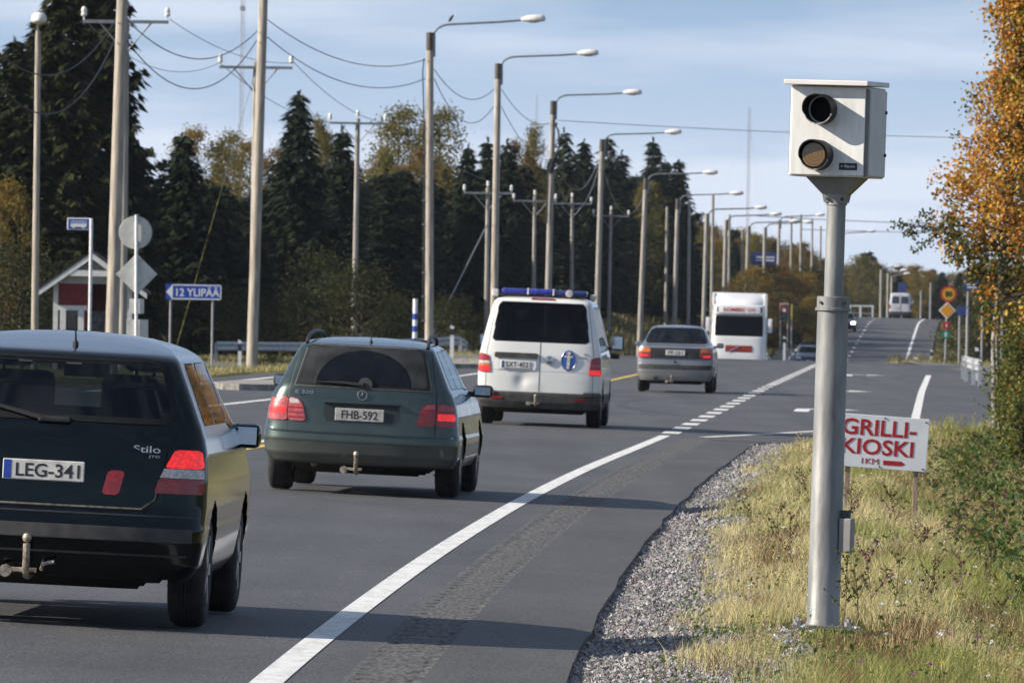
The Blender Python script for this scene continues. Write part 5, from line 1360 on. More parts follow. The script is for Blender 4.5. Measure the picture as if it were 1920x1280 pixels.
# ------------------------------------------------------------------ kiosk sign
def kiosk_sign():
    d = 85.0
    st = pix(1714, 975, d); z0 = gz(st.x, d)
    v = thing('kiosk_sign', 'white roadside board with red lettering GRILLI-KIOSKI on a wooden stake', 'sign', T((st.x, d, z0)))
    c = pix(1652, 829, d); cx, cz = c.x - st.x, c.z - z0
    tilt = R(3.4)
    Mb = T((cx, 0, cz)) @ RY(tilt)
    w, h = .415, .235
    bd = MB().bbox(-w, w, -.008, .008, -h, h, .004).build('board', mat('board_white', (.74, .745, .76), .45, .05, 4, detail=6), v); bd.matrix_local = Mb
    Mr = mat('letter_dark_red', (.40, .012, .015), .5, .12, 25)
    def tx(name, s, x, z, fit): return text_obj(name, s, .2, Mr, bd, T((x, -.0095, z)), bold=.004 if len(s) > 3 else 0.0, depth=.001, fit=fit)
    tx('lettering', 'GRILLI-', -.025, .125, (.66, .145)); tx('lettering', 'KIOSKI', -.03, -.045, (.64, .140)); tx('lettering', '1KM', -.085, -.172, (.15, .050))
    MB().prism([(.03, -.196), (.19, -.196), (.225, -.178), (.19, -.156), (.03, -.156)], -.0105, -.0085).build('arrow', Mr, bd)
    for x, z in ((-.39, .2), (.02, .215), (.385, .205), (-.39, -.21), (.0, -.215), (.385, -.21)): MB().lathe([(.008, 0), (.008, -.006)], 8, 'Y', M=T((x, -.008, z))).build('screw', M_gry, bd)
    Mw = mat('stake_wood', (.38, .29, .20), .85, .3, 6, stretch=(14, 14, 1))
    MB().bbox(-.022, .022, .012, .045, -.25, cz + .1, .003).build('stake', Mw, v).matrix_local = RY(R(1.2))
    MB().bbox(-.022, .022, .012, .045, -.25, cz + .1, .003).build('stake', Mw, v).matrix_local = T((2 * cx, 0, 0)) @ RY(R(1.2))
kiosk_sign()

# ------------------------------------------------------------------ poles, lamps and lines
M_wood = mat('pole_wood', (.40, .35, .29), .85, .22, 3.0, bump=.35, bscale=10, detail=8, stretch=(6, 6, .5))
M_wood2 = mat('pole_wood_grey', (.33, .305, .27), .85, .22, 3.0, bump=.35, bscale=10, detail=8, stretch=(6, 6, .5))
M_creo = mat('pole_wood_dark', (.12, .105, .09), .9, .3, 5, stretch=(6, 6, .5))
M_arm = mat('arm_steel', (.26, .27, .28), .5, .15, 5, metal=.5)
M_lamp = mat('lamp_shell', (.72, .70, .67), .45, .08, 8)
M_lampglass = mat('lamp_cover', (.46, .44, .41), .2, .15, 10, coat=.6)
M_wire = mat('cable_black', (.03, .032, .036), .7, .2, 4)
M_thin = mat('cable_grey', (.16, .165, .175), .6, .2, 4)
M_ceram = mat('insulator', (.74, .72, .69), .25, .08, 10, coat=.5)
POLES = {}

def lamp_head(parent, M):
    h = MB()
    prof = [(-.08, .05, .05), (0, .075, .07), (.12, .13, .10), (.35, .16, .12), (.55, .15, .115), (.66, .11, .09), (.70, .04, .04)]
    n = 12; vs = []; fs = []
    for x, wy, wz in prof:
        for k in range(n):
            a = 2 * math.pi * k / n; c, s_ = math.cos(a), math.sin(a)
            vs.append((x, wy * math.copysign(abs(c) ** .7, c), 1.35 * wz * (s_ if s_ > 0 else .5 * s_)))
    for i in range(len(prof) - 1):
        for k in range(n): fs.append((i * n + k, i * n + (k + 1) % n, (i + 1) * n + (k + 1) % n, (i + 1) * n + k))
    fs += [tuple(range(n)), tuple(range((len(prof) - 1) * n, len(prof) * n))]
    o = h.add(vs, fs).build('lamp_head', M_lamp, parent, smooth=True); o.matrix_local = M
    g = MB(); vs = []; fs = []
    for x, wy, wz in [(.12, .10, .0), (.2, .12, -.075), (.42, .125, -.085), (.56, .10, -.05), (.6, .05, 0)]:
        for k in range(7):
            a = math.pi + math.pi * k / 6
            vs.append((x, wy * math.cos(a), -.02 + wz * abs(math.sin(a))))
    for i in range(4):
        for k in range(6): fs.append((i * 7 + k, i * 7 + k + 1, (i + 1) * 7 + k + 1, (i + 1) * 7 + k))
    g.add(vs, fs).build('lamp_cover', M_lampglass, o, smooth=True)
    return o

def street_light(key, xt, yt, xb, d, label, arm=3.5, rise=.32, r=.145, group='street lights along the left side of the road', simple=False, big=False):
    top = pix(xt, yt, d); X = pix(xb, 600, d).x; z0 = gz(X, d) - .2
    H = top.z - z0
    lean = math.atan2(top.x - X, H)
    v = thing('street_light', label, 'street light', T((X, d, z0)) @ RY(lean), group)
    m = M_wood if key in ('A', 'B', 'p1', 'p2') else M_wood2
    n = 14 if not simple else 8
    mb = MB(); mb.lathe([(r, 0), (r * .93, H * .3), (r * .86, H * .65), (r * .78, H - .03), (r * .70, H)], n)
    mb.build('pole', m, v, smooth=True)
    if not simple:
        MB().lathe([(r * .80, H - .55), (r * .80, H + .012), (r * .3, H + .02)], n).build('pole_cap', M_creo, v, smooth=True)
        MB().box(r * .6, r * .6 + .09, -.06, .06, H - .75, H - .1).build('clamp', M_arm, v)
    a = MB(); x0 = r * .6 + .05
    pts = [(x0, 0, H - .7), (x0, 0, H - .05)] + [(x0 + .55 * (1 - math.cos(t)), 0, H - .05 + rise * math.sin(t)) for t in np.linspace(.2, math.pi / 2, 6)] + [(x0 + arm * .6, 0, H + rise + .03), (x0 + arm - .7, 0, H + rise + .09)]
    a.tube(pts, .035 if not simple else .045, 6)
    a.build('lamp_arm', M_arm, v, smooth=True)
    lamp_head(v, T((x0 + arm - .72, 0, H + rise + .09)) @ RY(R(-2)))
    POLES[key] = (Vector((X, d, z0)), lean, H, v)
    return v

ordn = ['nearest', 'second', 'third', 'fourth', 'fifth', 'sixth', 'seventh', 'eighth', 'ninth', 'tenth', 'eleventh']
LP = [('p1', 806, 62, 806, 300), ('p2', 934, 120, 926, 346), ('p3', 1037, 190, 1026, 392), ('p4', 1129, 262, 1118, 438), ('p5', 1211, 335, 1198, 484),
      ('p6', 1271, 374, 1263, 530), ('p7', 1325, 400, 1318, 576), ('p8', 1361, 412, 1356, 622), ('p9', 1403, 424, 1398, 668), ('p10', 1434, 426, 1431, 714), ('p11', 1461, 412, 1458, 760)]
for i, (k, xt, yt, xb, d) in enumerate(LP):
    lb = ('tall wooden street light behind the dusty wagon, its lamp nearest the top edge' if i == 0 else
          'wooden street light with dark switch gear and bare cables below its top' if i == 2 else
          f'wooden street light, {ordn[i]} of the row whose lamps show, counted from the nearest')
    street_light(k, xt, yt, xb, d, lb, simple=i > 5)
# two nearer ones whose lamps are above the picture
street_light('A', 234, -150, 209, 208, 'thick wooden pole left of the round sign back, cut by the top edge', r=.15)
street_light('B', 496, -75, 473, 254, 'thick wooden pole right of the blue place sign, cut by the top edge', r=.15)

def attach(key, z_world):
    b, lean, H, v = POLES[key]
    return Vector((b.x + math.tan(lean) * (z_world - b.z), b.y, z_world))

def power_pole(key, xt, yt, xb, d, label, arm=2.3, arm_drop=.25, ins=3, r=.12, bracing=True, simple=False):
    top = pix(xt, yt, d); X = pix(xb, 600, d).x; z0 = gz(X, d) - .2; H = top.z - z0; lean = math.atan2(top.x - X, H)
    v = thing('power_pole', label, 'power pole', T((X, d, z0)) @ RY(lean), 'power line poles at the forest edge')
    MB().lathe([(r, 0), (r * .9, H * .4), (r * .78, H - .02), (r * .6, H)], 8 if simple else 12).build('pole', M_wood2, v, smooth=True)
    if arm:
        za = H - arm_drop
        MB().box(-arm / 2, arm / 2, -.16, -.08, za - .05, za + .04).build('cross_arm', M_arm, v)
        if bracing:
            for sg in (-1, 1): MB().tube([(sg * arm * .3, -.12, za - .04), (sg * .08, -.12, za - .75)], .022, 5).build('brace', M_arm, v)
        for k in range(ins):
            x = (-.5 + k / max(1, ins - 1)) * arm * .97
            zt = za + .04 if ins == 2 or x else H - .02
            MB().lathe([(.02, 0), (.02, .10), (.07, .10), (.085, .16), (.06, .2), (.08, .25), (.055, .33), (.01, .36)], 10, M=T((x, -.12 if x else 0, zt))).build('insulator', M_ceram, v, smooth=True)
    POLES[key] = (Vector((X, d, z0)), lean, H, v)
power_pole('u1', 236, 34, 231, 257, 'slim power pole just right of the thick left pole with a cross arm', arm=2.3, arm_drop=.1, ins=2)
power_pole('u2', 480, 116, 474, 302, 'power pole hidden behind the thick middle pole, only its cross arm showing', arm=2.3, arm_drop=.18, ins=2)
power_pole('u3', 671, 222, 664, 387, 'grey power pole with cross arm standing between the wagon roof and the tall spruce', arm=2.3, arm_drop=.2)
power_pole('u4', 915, 352, 912, 455, 'power pole just left of the second street light above the van', arm=2.3, arm_drop=.25)
power_pole('u5', 1003, 368, 1000, 510, 'power pole left of the third street light above the van', arm=2.3, arm_drop=.25)
power_pole('u6', 1073, 372, 1072, 560, 'power pole right of the third street light above the van', arm=2.3, arm_drop=.3)
power_pole('u7', 1146, 396, 1141, 610, 'power pole just right of the fourth street light', arm=2.3, arm_drop=.3, simple=True)
power_pole('u8', 1251, 388, 1248, 650, 'dark bare pole right of the fifth street light', arm=0, simple=True)
power_pole('u9', 1293, 376, 1291, 620, 'bare pole above the silver saloon', arm=0, simple=True)
power_pole('u10', 1337, 366, 1334, 640, 'bare pole above the left mirror of the lorry', arm=0, simple=True)
for i, (x, y, d) in enumerate([(1368, 402, 690), (1392, 430, 720), (1484, 404, 740), (1502, 402, 770), (1523, 410, 800), (1539, 424, 830)]):
    power_pole('v%d' % i, x, y, x - 2, d, ['bare distant pole above the right half of the lorry', 'bare distant pole over the right edge of the lorry', 'first of four bare distant poles close left of the camera post', 'second of four bare distant poles close left of the camera post',
                                          'third of four bare distant poles close left of the camera post', 'last of four bare distant poles, touching the camera post outline'][i], arm=0, simple=True, r=.11)

def cable(p, q, sag, r, label, m=M_wire, n=18):
    p, q = Vector(p), Vector(q)
    pts = []
    for k in range(n + 1):
        t = k / n; c = p.lerp(q, t); c.z -= sag * 4 * t * (1 - t); pts.append(c)
    mid = (p + q) / 2; mid.z = min(p.z, q.z) - sag
    mb = MB(); mb.tube([x - p for x in pts], r, 5)
    o = mb.build('overhead_cable', m); o.location = p
    return tag(o, label, 'cable', 'overhead cables')
def P_(x, y, d): return pix(x, y, d)
Aa, Ab = attach('A', pix(240, 40, 208).z), attach('A', pix(240, 78, 208).z)
Ba, Bb = attach('B', pix(500, 38, 254).z), attach('B', pix(500, 70, 254).z)
Ca, Cb = attach('p1', pix(800, 112, 300).z), attach('p1', pix(800, 148, 300).z)
Da, Db = attach('p2', pix(930, 168, 346).z), attach('p2', pix(930, 200, 346).z)
Ea, Eb = attach('p3', pix(1033, 232, 392).z), attach('p3', pix(1033, 300, 392).z)
Fa, Fb = attach('p4', pix(1125, 300, 438).z), attach('p4', pix(1125, 318, 438).z)
Ga, Gb = attach('p5', pix(1206, 372, 484).z), attach('p5', pix(1206, 390, 484).z)
off = Vector((.14, -.1, 0)); o2 = Vector((-.14, -.1, 0))
cable(Aa + off, Ba + o2 - Vector((0, 0, .3)), .78, .0135, 'upper thick cable sagging between the two thick left poles')
cable(Ab + off, Bb + o2 - Vector((0, 0, .1)), 1.15, .0135, 'lower thick cable sagging between the two thick left poles')
cable(Ba + off, Ca + o2, .62, .0135, 'upper thick cable from the middle thick pole to the first street light')
cable(Bb + off, Cb + o2, .72, .0135, 'lower thick cable from the middle thick pole to the first street light')
cable(Ca + off - Vector((0, 0, .3)), Da + o2, .62, .0135, 'upper cable between the first and second street lights')
cable(Cb + off, Db + o2, .95, .0135, 'lower cable between the first and second street lights')
cable(Da + off, Ea + o2, .42, .0135, 'upper cable between the second and third street lights')
cable(Db + off, Eb + o2, .42, .0135, 'lower cable between the second and third street lights')
cable(Ea + off - Vector((0, 0, 1.5)), Fa + o2, 1.3, .02, 'upper cable between the third and fourth street lights', M_thin)
cable(Eb + off - Vector((0, 0, .6)), Fb + o2, 1.6, .02, 'lower cable between the third and fourth street lights', M_thin)
cable(Fa + off - Vector((0, 0, .6)), Ga + o2, 1.3, .02, 'cable between the fourth and fifth street lights', M_thin)
cable(Aa + o2, pix(-60, 30, 165), 1.1, .0135, 'upper thick cable from the leftmost thick pole out of the picture')
cable(Ab + o2, pix(-60, 60, 165), 1.5, .0135, 'lower thick cable from the leftmost thick pole out of the picture')
cable(pix(1047, 226, 392), pix(2300, 262, 420), .25, .0135, 'long straight cable crossing high over the road behind the speed camera')
cable(pix(1420, 405, 700), pix(2100, 425, 720), .2, .03, 'thin distant cable crossing below the speed camera box', M_thin)
cable(pix(1500, 430, 800), pix(2200, 436, 830), .2, .03, 'lowest thin distant cable crossing over the far road', M_thin)
cable(pix(318, 36, 257), pix(552, 118, 302), .35, .010, 'thin wire between the right ends of the two nearest cross arms', M_thin)
cable(pix(157, 36, 257), pix(412, 118, 302), .75, .010, 'thin wire between the left ends of the two nearest cross arms', M_thin)
cable(pix(552, 118, 302), pix(719, 230, 387), .35, .012, 'thin wire falling right from the middle cross arm above the tall spruce', M_thin)
cable(pix(412, 118, 302), pix(616, 230, 387), .35, .012, 'thin wire falling right from the middle cross arm left of the tall spruce', M_thin)
cable(pix(719, 226, 387), pix(962, 352, 455), .4, .012, 'thin wire against the forest between third and fourth cross arms', M_thin)
# stay wires
def stay(p, q, r, m, label):
    p, q = Vector(p), Vector(q); mb = MB(); mb.tube([(0, 0, 0), q - p], r, 5); o = mb.build('stay_wire', m); o.location = p
    return tag(o, label, 'stay wire')
M_stay = mat('stay_yellow', (.20, .18, .05), .6, .5, 3)
e1 = pix(322, 640, 312); e1.z = gz(e1.x, 312) - .1
t1 = attach('u2', pix(480, 130, 302).z)
st1 = stay(e1, t1, .007, M_thin, 'stay wire with yellow sleeve slanting down behind the blue place sign')
MB().tube([(t1 - e1) * .08, (t1 - e1) * .62], .014, 5).build('yellow_sleeve', M_stay, st1)
e2 = pix(800, 650, 440); e2.z = gz(e2.x, 440) - .1
stay(e2, attach('u4', pix(915, 420, 455).z), .035, M_arm, 'grey stay wire slanting up to the power pole left of the van')

# lone lamp post at the far left
def lamp_post():
    d = 250.0; X = pix(66, 600, d).x; z0 = gz(X, d) - .1; H = pix(70, 58, d).z - z0
    v = thing('lamp_post', 'slim wooden lamp post at the far left with a white lamp on top', 'street light', T((X, d, z0)) @ RY(R(-.25)))
    MB().lathe([(.10, 0), (.085, H * .5), (.072, H - .2), (.06, H)], 12).build('pole', M_wood, v, smooth=True)
    MB().tube([(0, 0, H - .3), (0, -.05, H + .1), (-.02, -.2, H + .25)], .03, 8).build('lamp_neck', M_arm, v, smooth=True)
    o = lamp_head(v, T((-.05, .0, H + .27)) @ RZ(R(-80)) @ Matrix.Scale(1.25, 4))
lamp_post()

# aerials on the horizon
def mast(px, ytop, d, label, wid, red):
    X = pix(px, 400, d).x; z0 = -1.0; H = pix(px, ytop, d).z - z0
    v = thing('radio_mast', label, 'mast', T((X, d, z0)))
    Ma = mat('mast_steel' + str(px), (.30, .30, .33), .6, .1, 2); Mr = mat('mast_red' + str(px), (.42, .20, .20), .6, .1, 2)
    w = wid / 2; nseg = 16
    for a in range(3):
        g = 2 * math.pi * a / 3 + .3
        MB().tube([(w * math.cos(g), w * math.sin(g), 0), (w * math.cos(g), w * math.sin(g), H)], .055 * wid, 4).build('mast_leg', Ma, v)
    step = wid * 1.6; z = 0; lat = MB(); k = 0
    while z + step < H and k < 120:
        for a in range(3):
            g = 2 * math.pi * a / 3 + .3; g2 = g + 2 * math.pi / 3
            lat.tube([(w * math.cos(g), w * math.sin(g), z), (w * math.cos(g2), w * math.sin(g2), z + step)], .03 * wid, 3)
        z += step; k += 1
    lat.build('lattice', Mr if red else Ma, v)
    for a in range(3):
        g = 2 * math.pi * a / 3 + .9
        for f in (.92, .5): MB().tube([(0, 0, H * f), (H * .35 * math.cos(g), H * .35 * math.sin(g), -2)], .02 * wid, 3).build('guy_wire', Ma, v)
    return v, H
mv, mh = mast(449, -18, 2400, 'tall lattice radio mast with a round dish behind the forest on the left', 1.0, True)
MB().lathe([(.7, 0), (.75, .8), (.3, 1.1)], 14, 'Y', M=T((0, -.9, pix(452, 16, 2400).z + 1.0))).build('dish', mat('dish_grey', (.34, .34, .37), .5, .1, 4), mv, smooth=True)
mast(1402, 200, 3000, 'faint distant radio mast left of the speed camera', 1.0, True)
mast(1003, 175, 3600, 'very faint thin mast above the forest near the third street light', .7, False)

# ------------------------------------------------------------------ signs on the left
M_sblue = mat('sign_blue', (.015, .06, .36), .4, .1, 8); M_swht = mat('sign_white_film', (.72, .73, .74), .45, .06, 8); M_salu = mat('sign_back', (.58, .57, .52), .5, .10, 6)
M_post = mat('sign_post_steel', (.32, .32, .33), .5, .12, 9, metal=.3)

def bus_stop():
    d = 240.0; X = pix(169, 560, d).x; z0 = gz(X, d) - .1; zt = pix(171, 409, d).z - z0
    v = thing('bus_stop_sign', 'blue bus stop flag sign on a white post above the red shelter', 'sign', T((X, d, z0)))
    MB().tube([(0, 0, 0), (0, 0, zt)], .042, 10).build('post', M_swht, v, smooth=True)
    s = FPX / d
    fl = MB().bbox(-.60, -.035, -.012, .012, zt - .30, zt, .012).build('flag', M_swht, v)
    MB().bbox(-.575, -.06, -.016, -.012, zt - .275, zt - .028, .004).build('flag_field', M_sblue, fl)
    b = MB().bbox(-.52, -.115, -.021, -.0165, zt - .225, zt - .075, .006)
    b.build('bus_symbol', M_swht, fl)
    for k in range(5): MB().box(-.505 + k * .078, -.445 + k * .078, -.0225, -.0212, zt - .135, zt - .095).build('bus_window', M_sblue, fl)
    for x in (-.44, -.20): MB().lathe([(.032, 0), (.032, -.006)], 12, 'Y', M=T((x, -.0165, zt - .228))).build('bus_wheel', M_swht, fl)
bus_stop()

def bus_shelter():
    d = 258.0; c = pix(172, 560, d); z0 = gz(c.x, d)
    v = thing('bus_shelter', 'small red wooden bus shelter with white trim and gabled roof', 'bus shelter', T((c.x, d, z0)))
    s = FPX / d
    def xx(p): return (p - 172) / s
    def zz(p): return pix(172, p, d).z - z0
    Mred = mat('red_boards', (.20, .022, .028), .75, .25, 5, stretch=(8, 8, .6)); Mwt = mat('white_trim', (.66, .655, .65), .6, .08, 7); Mroof = mat('roof_felt', (.05, .05, .05), .9, .3, 8)
    Mgab = mat('gable_grey', (.44, .43, .41), .7, .12, 6)
    zr = zz(512) ; ze = zz(533); hw = xx(248)
    lw_ = xx(100)
    D2 = 1.7
    # front wall boards left of the opening
    zb = zz(532); nb = 9; x0, x1 = xx(110), xx(165)
    for k in range(nb):
        a = x0 + (x1 - x0) * k / nb; b_ = x0 + (x1 - x0) * (k + 1) / nb - .006
        MB().box(a, b_, .0, .025, zz(573) + .02, zb).build('board', Mred, v)
        if not (xx(122) < (a + b_) / 2 < xx(158)): MB().box(a, b_, .0, .025, 0.0, zz(573) - .16).build('board', Mred, v)
    for k in range(14):
        a = x0 + (hw - x0) * k / 14; MB().box(a, a + (hw - x0) / 14 - .006, D2, D2 + .025, 0, zb).build('board', Mred, v)
    MB().box(lw_, xx(109), -.02, .10, 0, zb).build('corner_post', Mwt, v); MB().box(xx(235), hw, -.02, .10, 0, zb).build('corner_post', Mwt, v)
    MB().box(lw_ + .01, lw_ + .04, .1, D2, 0, zb).build('side_wall', Mred, v); MB().box(hw - .04, hw - .01, .1, D2, 0, zb).build('side_wall', Mred, v)
    MB().box(xx(108), xx(164), -.03, .0, zz(582), zz(573)).build('window_head', Mwt, v)
    MB().box(xx(113), xx(124), -.028, .0, .6, zz(582)).build('window_frame', Mwt, v); MB().box(xx(147), xx(158), -.028, .0, .6, zz(582)).build('window_frame', Mwt, v)
    MB().box(xx(113), xx(158), -.03, .0, .52, .62).build('window_sill', Mwt, v)
    MB().box(xx(124), xx(147), .008, .016, .62, zz(582)).build('pane', glass_mat('shelter_glass', (.55, .6, .6)), v)
    MB().box(xx(166), xx(205), D2 - .03, D2 - .02, zz(605) - .3, zz(583)).build('poster', mat('poster_grey', (.34, .37, .42), .6, .25, 7), v)
    MB().box(x0, hw, .02, D2, -.02, .06).build('floor_slab', mat('slab', (.3, .29, .27), .9, .2, 6), v)
    MB().box(x0 + .2, hw - .2, D2 - .45, D2 - .08, .42, .47).build('bench', mat('bench_wood', (.28, .2, .12), .8, .3, 8), v)
    # gable and roof
    apex = zz(474); eL, eR = xx(68), 2 * xx(172) - xx(68) ; zeave = zz(549)
    eR = -eL
    MB().box(x0, hw, -.03, .02, zz(532), zz(516)).build('lintel', Mgab, v)
    MB().prism([(xx(125), zz(516)), (-xx(125), zz(516)), (0, apex - .22)], .0, .02).build('gable', Mgab, v)
    MB().box(xx(130), -xx(130), -.30, -.27, zz(518), zz(507)).build('tie_beam', Mwt, v)
    for sg in (-1, 1):
        MB().prism([(0, apex), (sg * -eL, zeave), (sg * -eL, zeave - .14), (0, apex - .16)], -.31, -.27).build('barge_board', Mwt, v)
        MB().prism([(0, apex + .05), (sg * -(eL - .03), zeave + .045), (sg * -(eL - .03), zeave), (0, apex)], -.32, D2 + .25).build('roof_slope', Mroof, v)
bus_shelter()

def round_sign():
    d = 187.0; X = pix(258, 560, d).x; z0 = gz(X, d) - .1
    v = thing('road_sign', 'back of a round sign over a diamond sign and two plates on one post', 'sign', T((X, d, z0)) @ RY(R(-.8)))
    s = FPX / d
    def zz(p): return pix(258, p, d).z - z0
    MB().tube([(0, 0, 0), (0, 0, zz(403))], .033, 10).build('post', M_swht, v, smooth=True)
    MB().lathe([(.318, 0), (.322, .004), (.322, .012), (.31, .015)], 40, 'Y', M=T((-.02, .05, zz(436)))).build('round_plate', M_salu, v)
    MB().lathe([(.322, .018), (.322, .03)], 40, 'Y', M=T((.012, .05, zz(436)))).build('round_rim', M_gry, v)
    for z in (zz(410), zz(458)): MB().box(-.05, .045, .0, .05, z - .06, z + .06).build('clamp', M_post, v)
    MB().box(-.075, .075, .0, .06, zz(404), zz(401)).build('clamp', M_gry, v)
    a = .40
    Md = T((.005, .05, zz(514))) @ RY(R(45)); h = .285
    MB().bbox(-h, h, 0, .014, -h, h, .004, M=Md).build('diamond_plate', M_salu, v)
    MB().box(-.012, .012, .02, .05, zz(550), zz(480)).build('rail', M_post, v)
    MB().bbox(-.13, .15, .045, .06, zz(588), zz(560), .004).build('small_plate', M_salu, v)
    MB().bbox(-.19, .23, .045, .06, zz(640), zz(599), .004).build('small_plate', M_salu, v)
round_sign()

def place_sign():
    d = 292.0; c = pix(362, 548, d); z0 = gz(c.x, d) - .1
    v = thing('place_sign', 'blue arrow sign reading 12 YLIPÄÄ on two posts', 'sign', T((c.x, d, z0)))
    s = FPX / d
    def xx(p): return (p - 362) / s
    def zz(p): return pix(362, p, d).z - z0
    for x in (320, 399): MB().tube([(xx(x), .05, 0), (xx(x), .05, zz(545))], .035, 8).build('post', M_post, v, smooth=True)
    bd = MB().bbox(xx(311), xx(415), 0, .02, zz(562), zz(533), .006).build('board', M_sblue, v)
    zt, zb = zz(533.5), zz(561.5)
    for a in ((xx(322), xx(415), zt - .035, zt), (xx(322), xx(415), zb, zb + .035), (xx(413), xx(415), zb, zt)): MB().box(a[0], a[1], -.004, -.001, a[2], a[3]).build('border', M_swht, bd)
    MB().prism([(xx(311.5), zz(547.5)), (xx(324), zt), (xx(324), zb)], -.004, -.001).build('arrow_point', M_swht, bd)
    text_obj('lettering', '12 YLIPÄÄ', .3, M_swht, bd, T((xx(371), -.003, zz(546.5))), bold=.005, depth=.002, fit=(xx(411) - xx(330), .29))
place_sign()

def striped_post():
    d = 300.0; X = pix(778, 620, d).x; z0 = gz(X, d) - .1; zt = pix(778, 560, d).z - z0
    v = thing('marker_post', 'white post with blue bands behind the dusty wagon roof', 'marker post', T((X, d, z0)))
    MB().tube([(0, 0, 0), (0, 0, zt)], .075, 12).build('post', M_swht, v, smooth=True)
    for a, b in ((588, 599), (611, 622), (634, 645)): MB().lathe([(.082, pix(778, b, d).z - z0), (.082, pix(778, a, d).z - z0)], 12).build('band', M_sblue, v, smooth=True)
striped_post()

def reflector(px, d, ytop, label, r=.06):
    p = pix(px, ytop, d); z0 = gz(p.x, d) - .05; H = p.z - z0
    v = thing('reflector_post', label, 'reflector post', T((p.x, d, z0)), 'white roadside reflector posts')
    MB().prism([(-r, 0), (r, 0), (r, H - .05), (-r, H)], -.03, .03).build('post', M_swht, v)
    MB().box(-r - .004, r + .004, -.034, .034, H - .32, H - .12).build('black_band', M_blk, v)
reflector(848, 305, 609, 'white reflector post with black band left of the police van')
reflector(450, 268, 636, 'small reflector post in the dry grass left of the middle thick pole', .05)
reflector(1832, 268, 650, 'tall white reflector post beside the right guard rail end', .05)
reflector(1717, 372, 668, 'low reflector post at the right edge of the far road', .07)
reflector(1747, 470, 655, 'slim reflector post right of the far road among the grass', .06)
reflector(1471, 470, 630, 'reflector post by the guard rail right of the lorry', .06)

def guard_rail(pts, label, curl=True, H=.64):
    base = Vector((pts[0][0], pts[0][1], gz(*pts[0])))
    v = thing('guard_rail', label, 'guard rail', T(base))
    Mg = mat('rail_zinc', (.46, .47, .48), .45, .12, 5, metal=.3)
    P3 = [Vector((x, y, gz(x, y))) - base for x, y in pts]
    prof = [(-.0, -.155), (.04, -.12), (.04, -.06), (-.0, -.015), (-.0, .015), (.04, .06), (.04, .12), (0, .155)]
    for i in range(len(P3) - 1):
        a, b = P3[i], P3[i + 1]; t = (b - a); n = Vector((-t.y, t.x, 0)).normalized()
        if n.y > 0: n = -n
        drop0 = 0; vs = []
        for p in (a, b):
            for o_, z in prof: vs.append(p + n * o_ + Vector((0, 0, H - .155 + z)))
        for p in (a, b):
            for o_, z in prof: vs.append(p + n * (o_ - .006) + Vector((0, 0, H - .155 + z)))
        m = len(prof); fs = [(k, k + 1, m + k + 1, m + k) for k in range(m - 1)] + [(2 * m + k, 3 * m + k, 3 * m + k + 1, 2 * m + k + 1) for k in range(m - 1)]
        MB().add(vs, fs).build('beam', Mg, v)
    for p in P3: MB().box(p.x - .05, p.x + .05, p.y + .05, p.y + .13, p.z - .2, p.z + H - .05).build('post', Mg, v)
    return v
def rp(px, d): return (pix(px, 650, d).x, d)
guard_rail([rp(405, 318), rp(480, 322), rp(560, 326), rp(640, 329), rp(720, 331), rp(800, 333), rp(862, 335)], 'long guard rail running behind the dusty wagon along the left side road')
guard_rail([rp(862, 335.5), (pix(864, 650, 345).x, 345), (pix(872, 650, 365).x, 365), (pix(880, 650, 395).x, 395)], 'short guard rail end left of the police van')
guard_rail([(pix(1838, 690, 246).x, 246), (pix(1826, 690, 252).x, 252), (pix(1812, 690, 262).x, 262), (pix(1806, 690, 272).x, 272)], 'white guard rail end turned towards the side road on the right', H=.78)
guard_rail([(pix(1735, 660, 400).x, 400), (pix(1745, 660, 440).x, 440), (pix(1755, 660, 480).x, 480)], 'short guard rail on the far right shoulder')
guard_rail([(pix(1438, 660, 392).x, 392), (pix(1452, 660, 440).x, 440), (pix(1466, 660, 500).x, 500)], 'guard rail right of the lorry sloping into the dip')

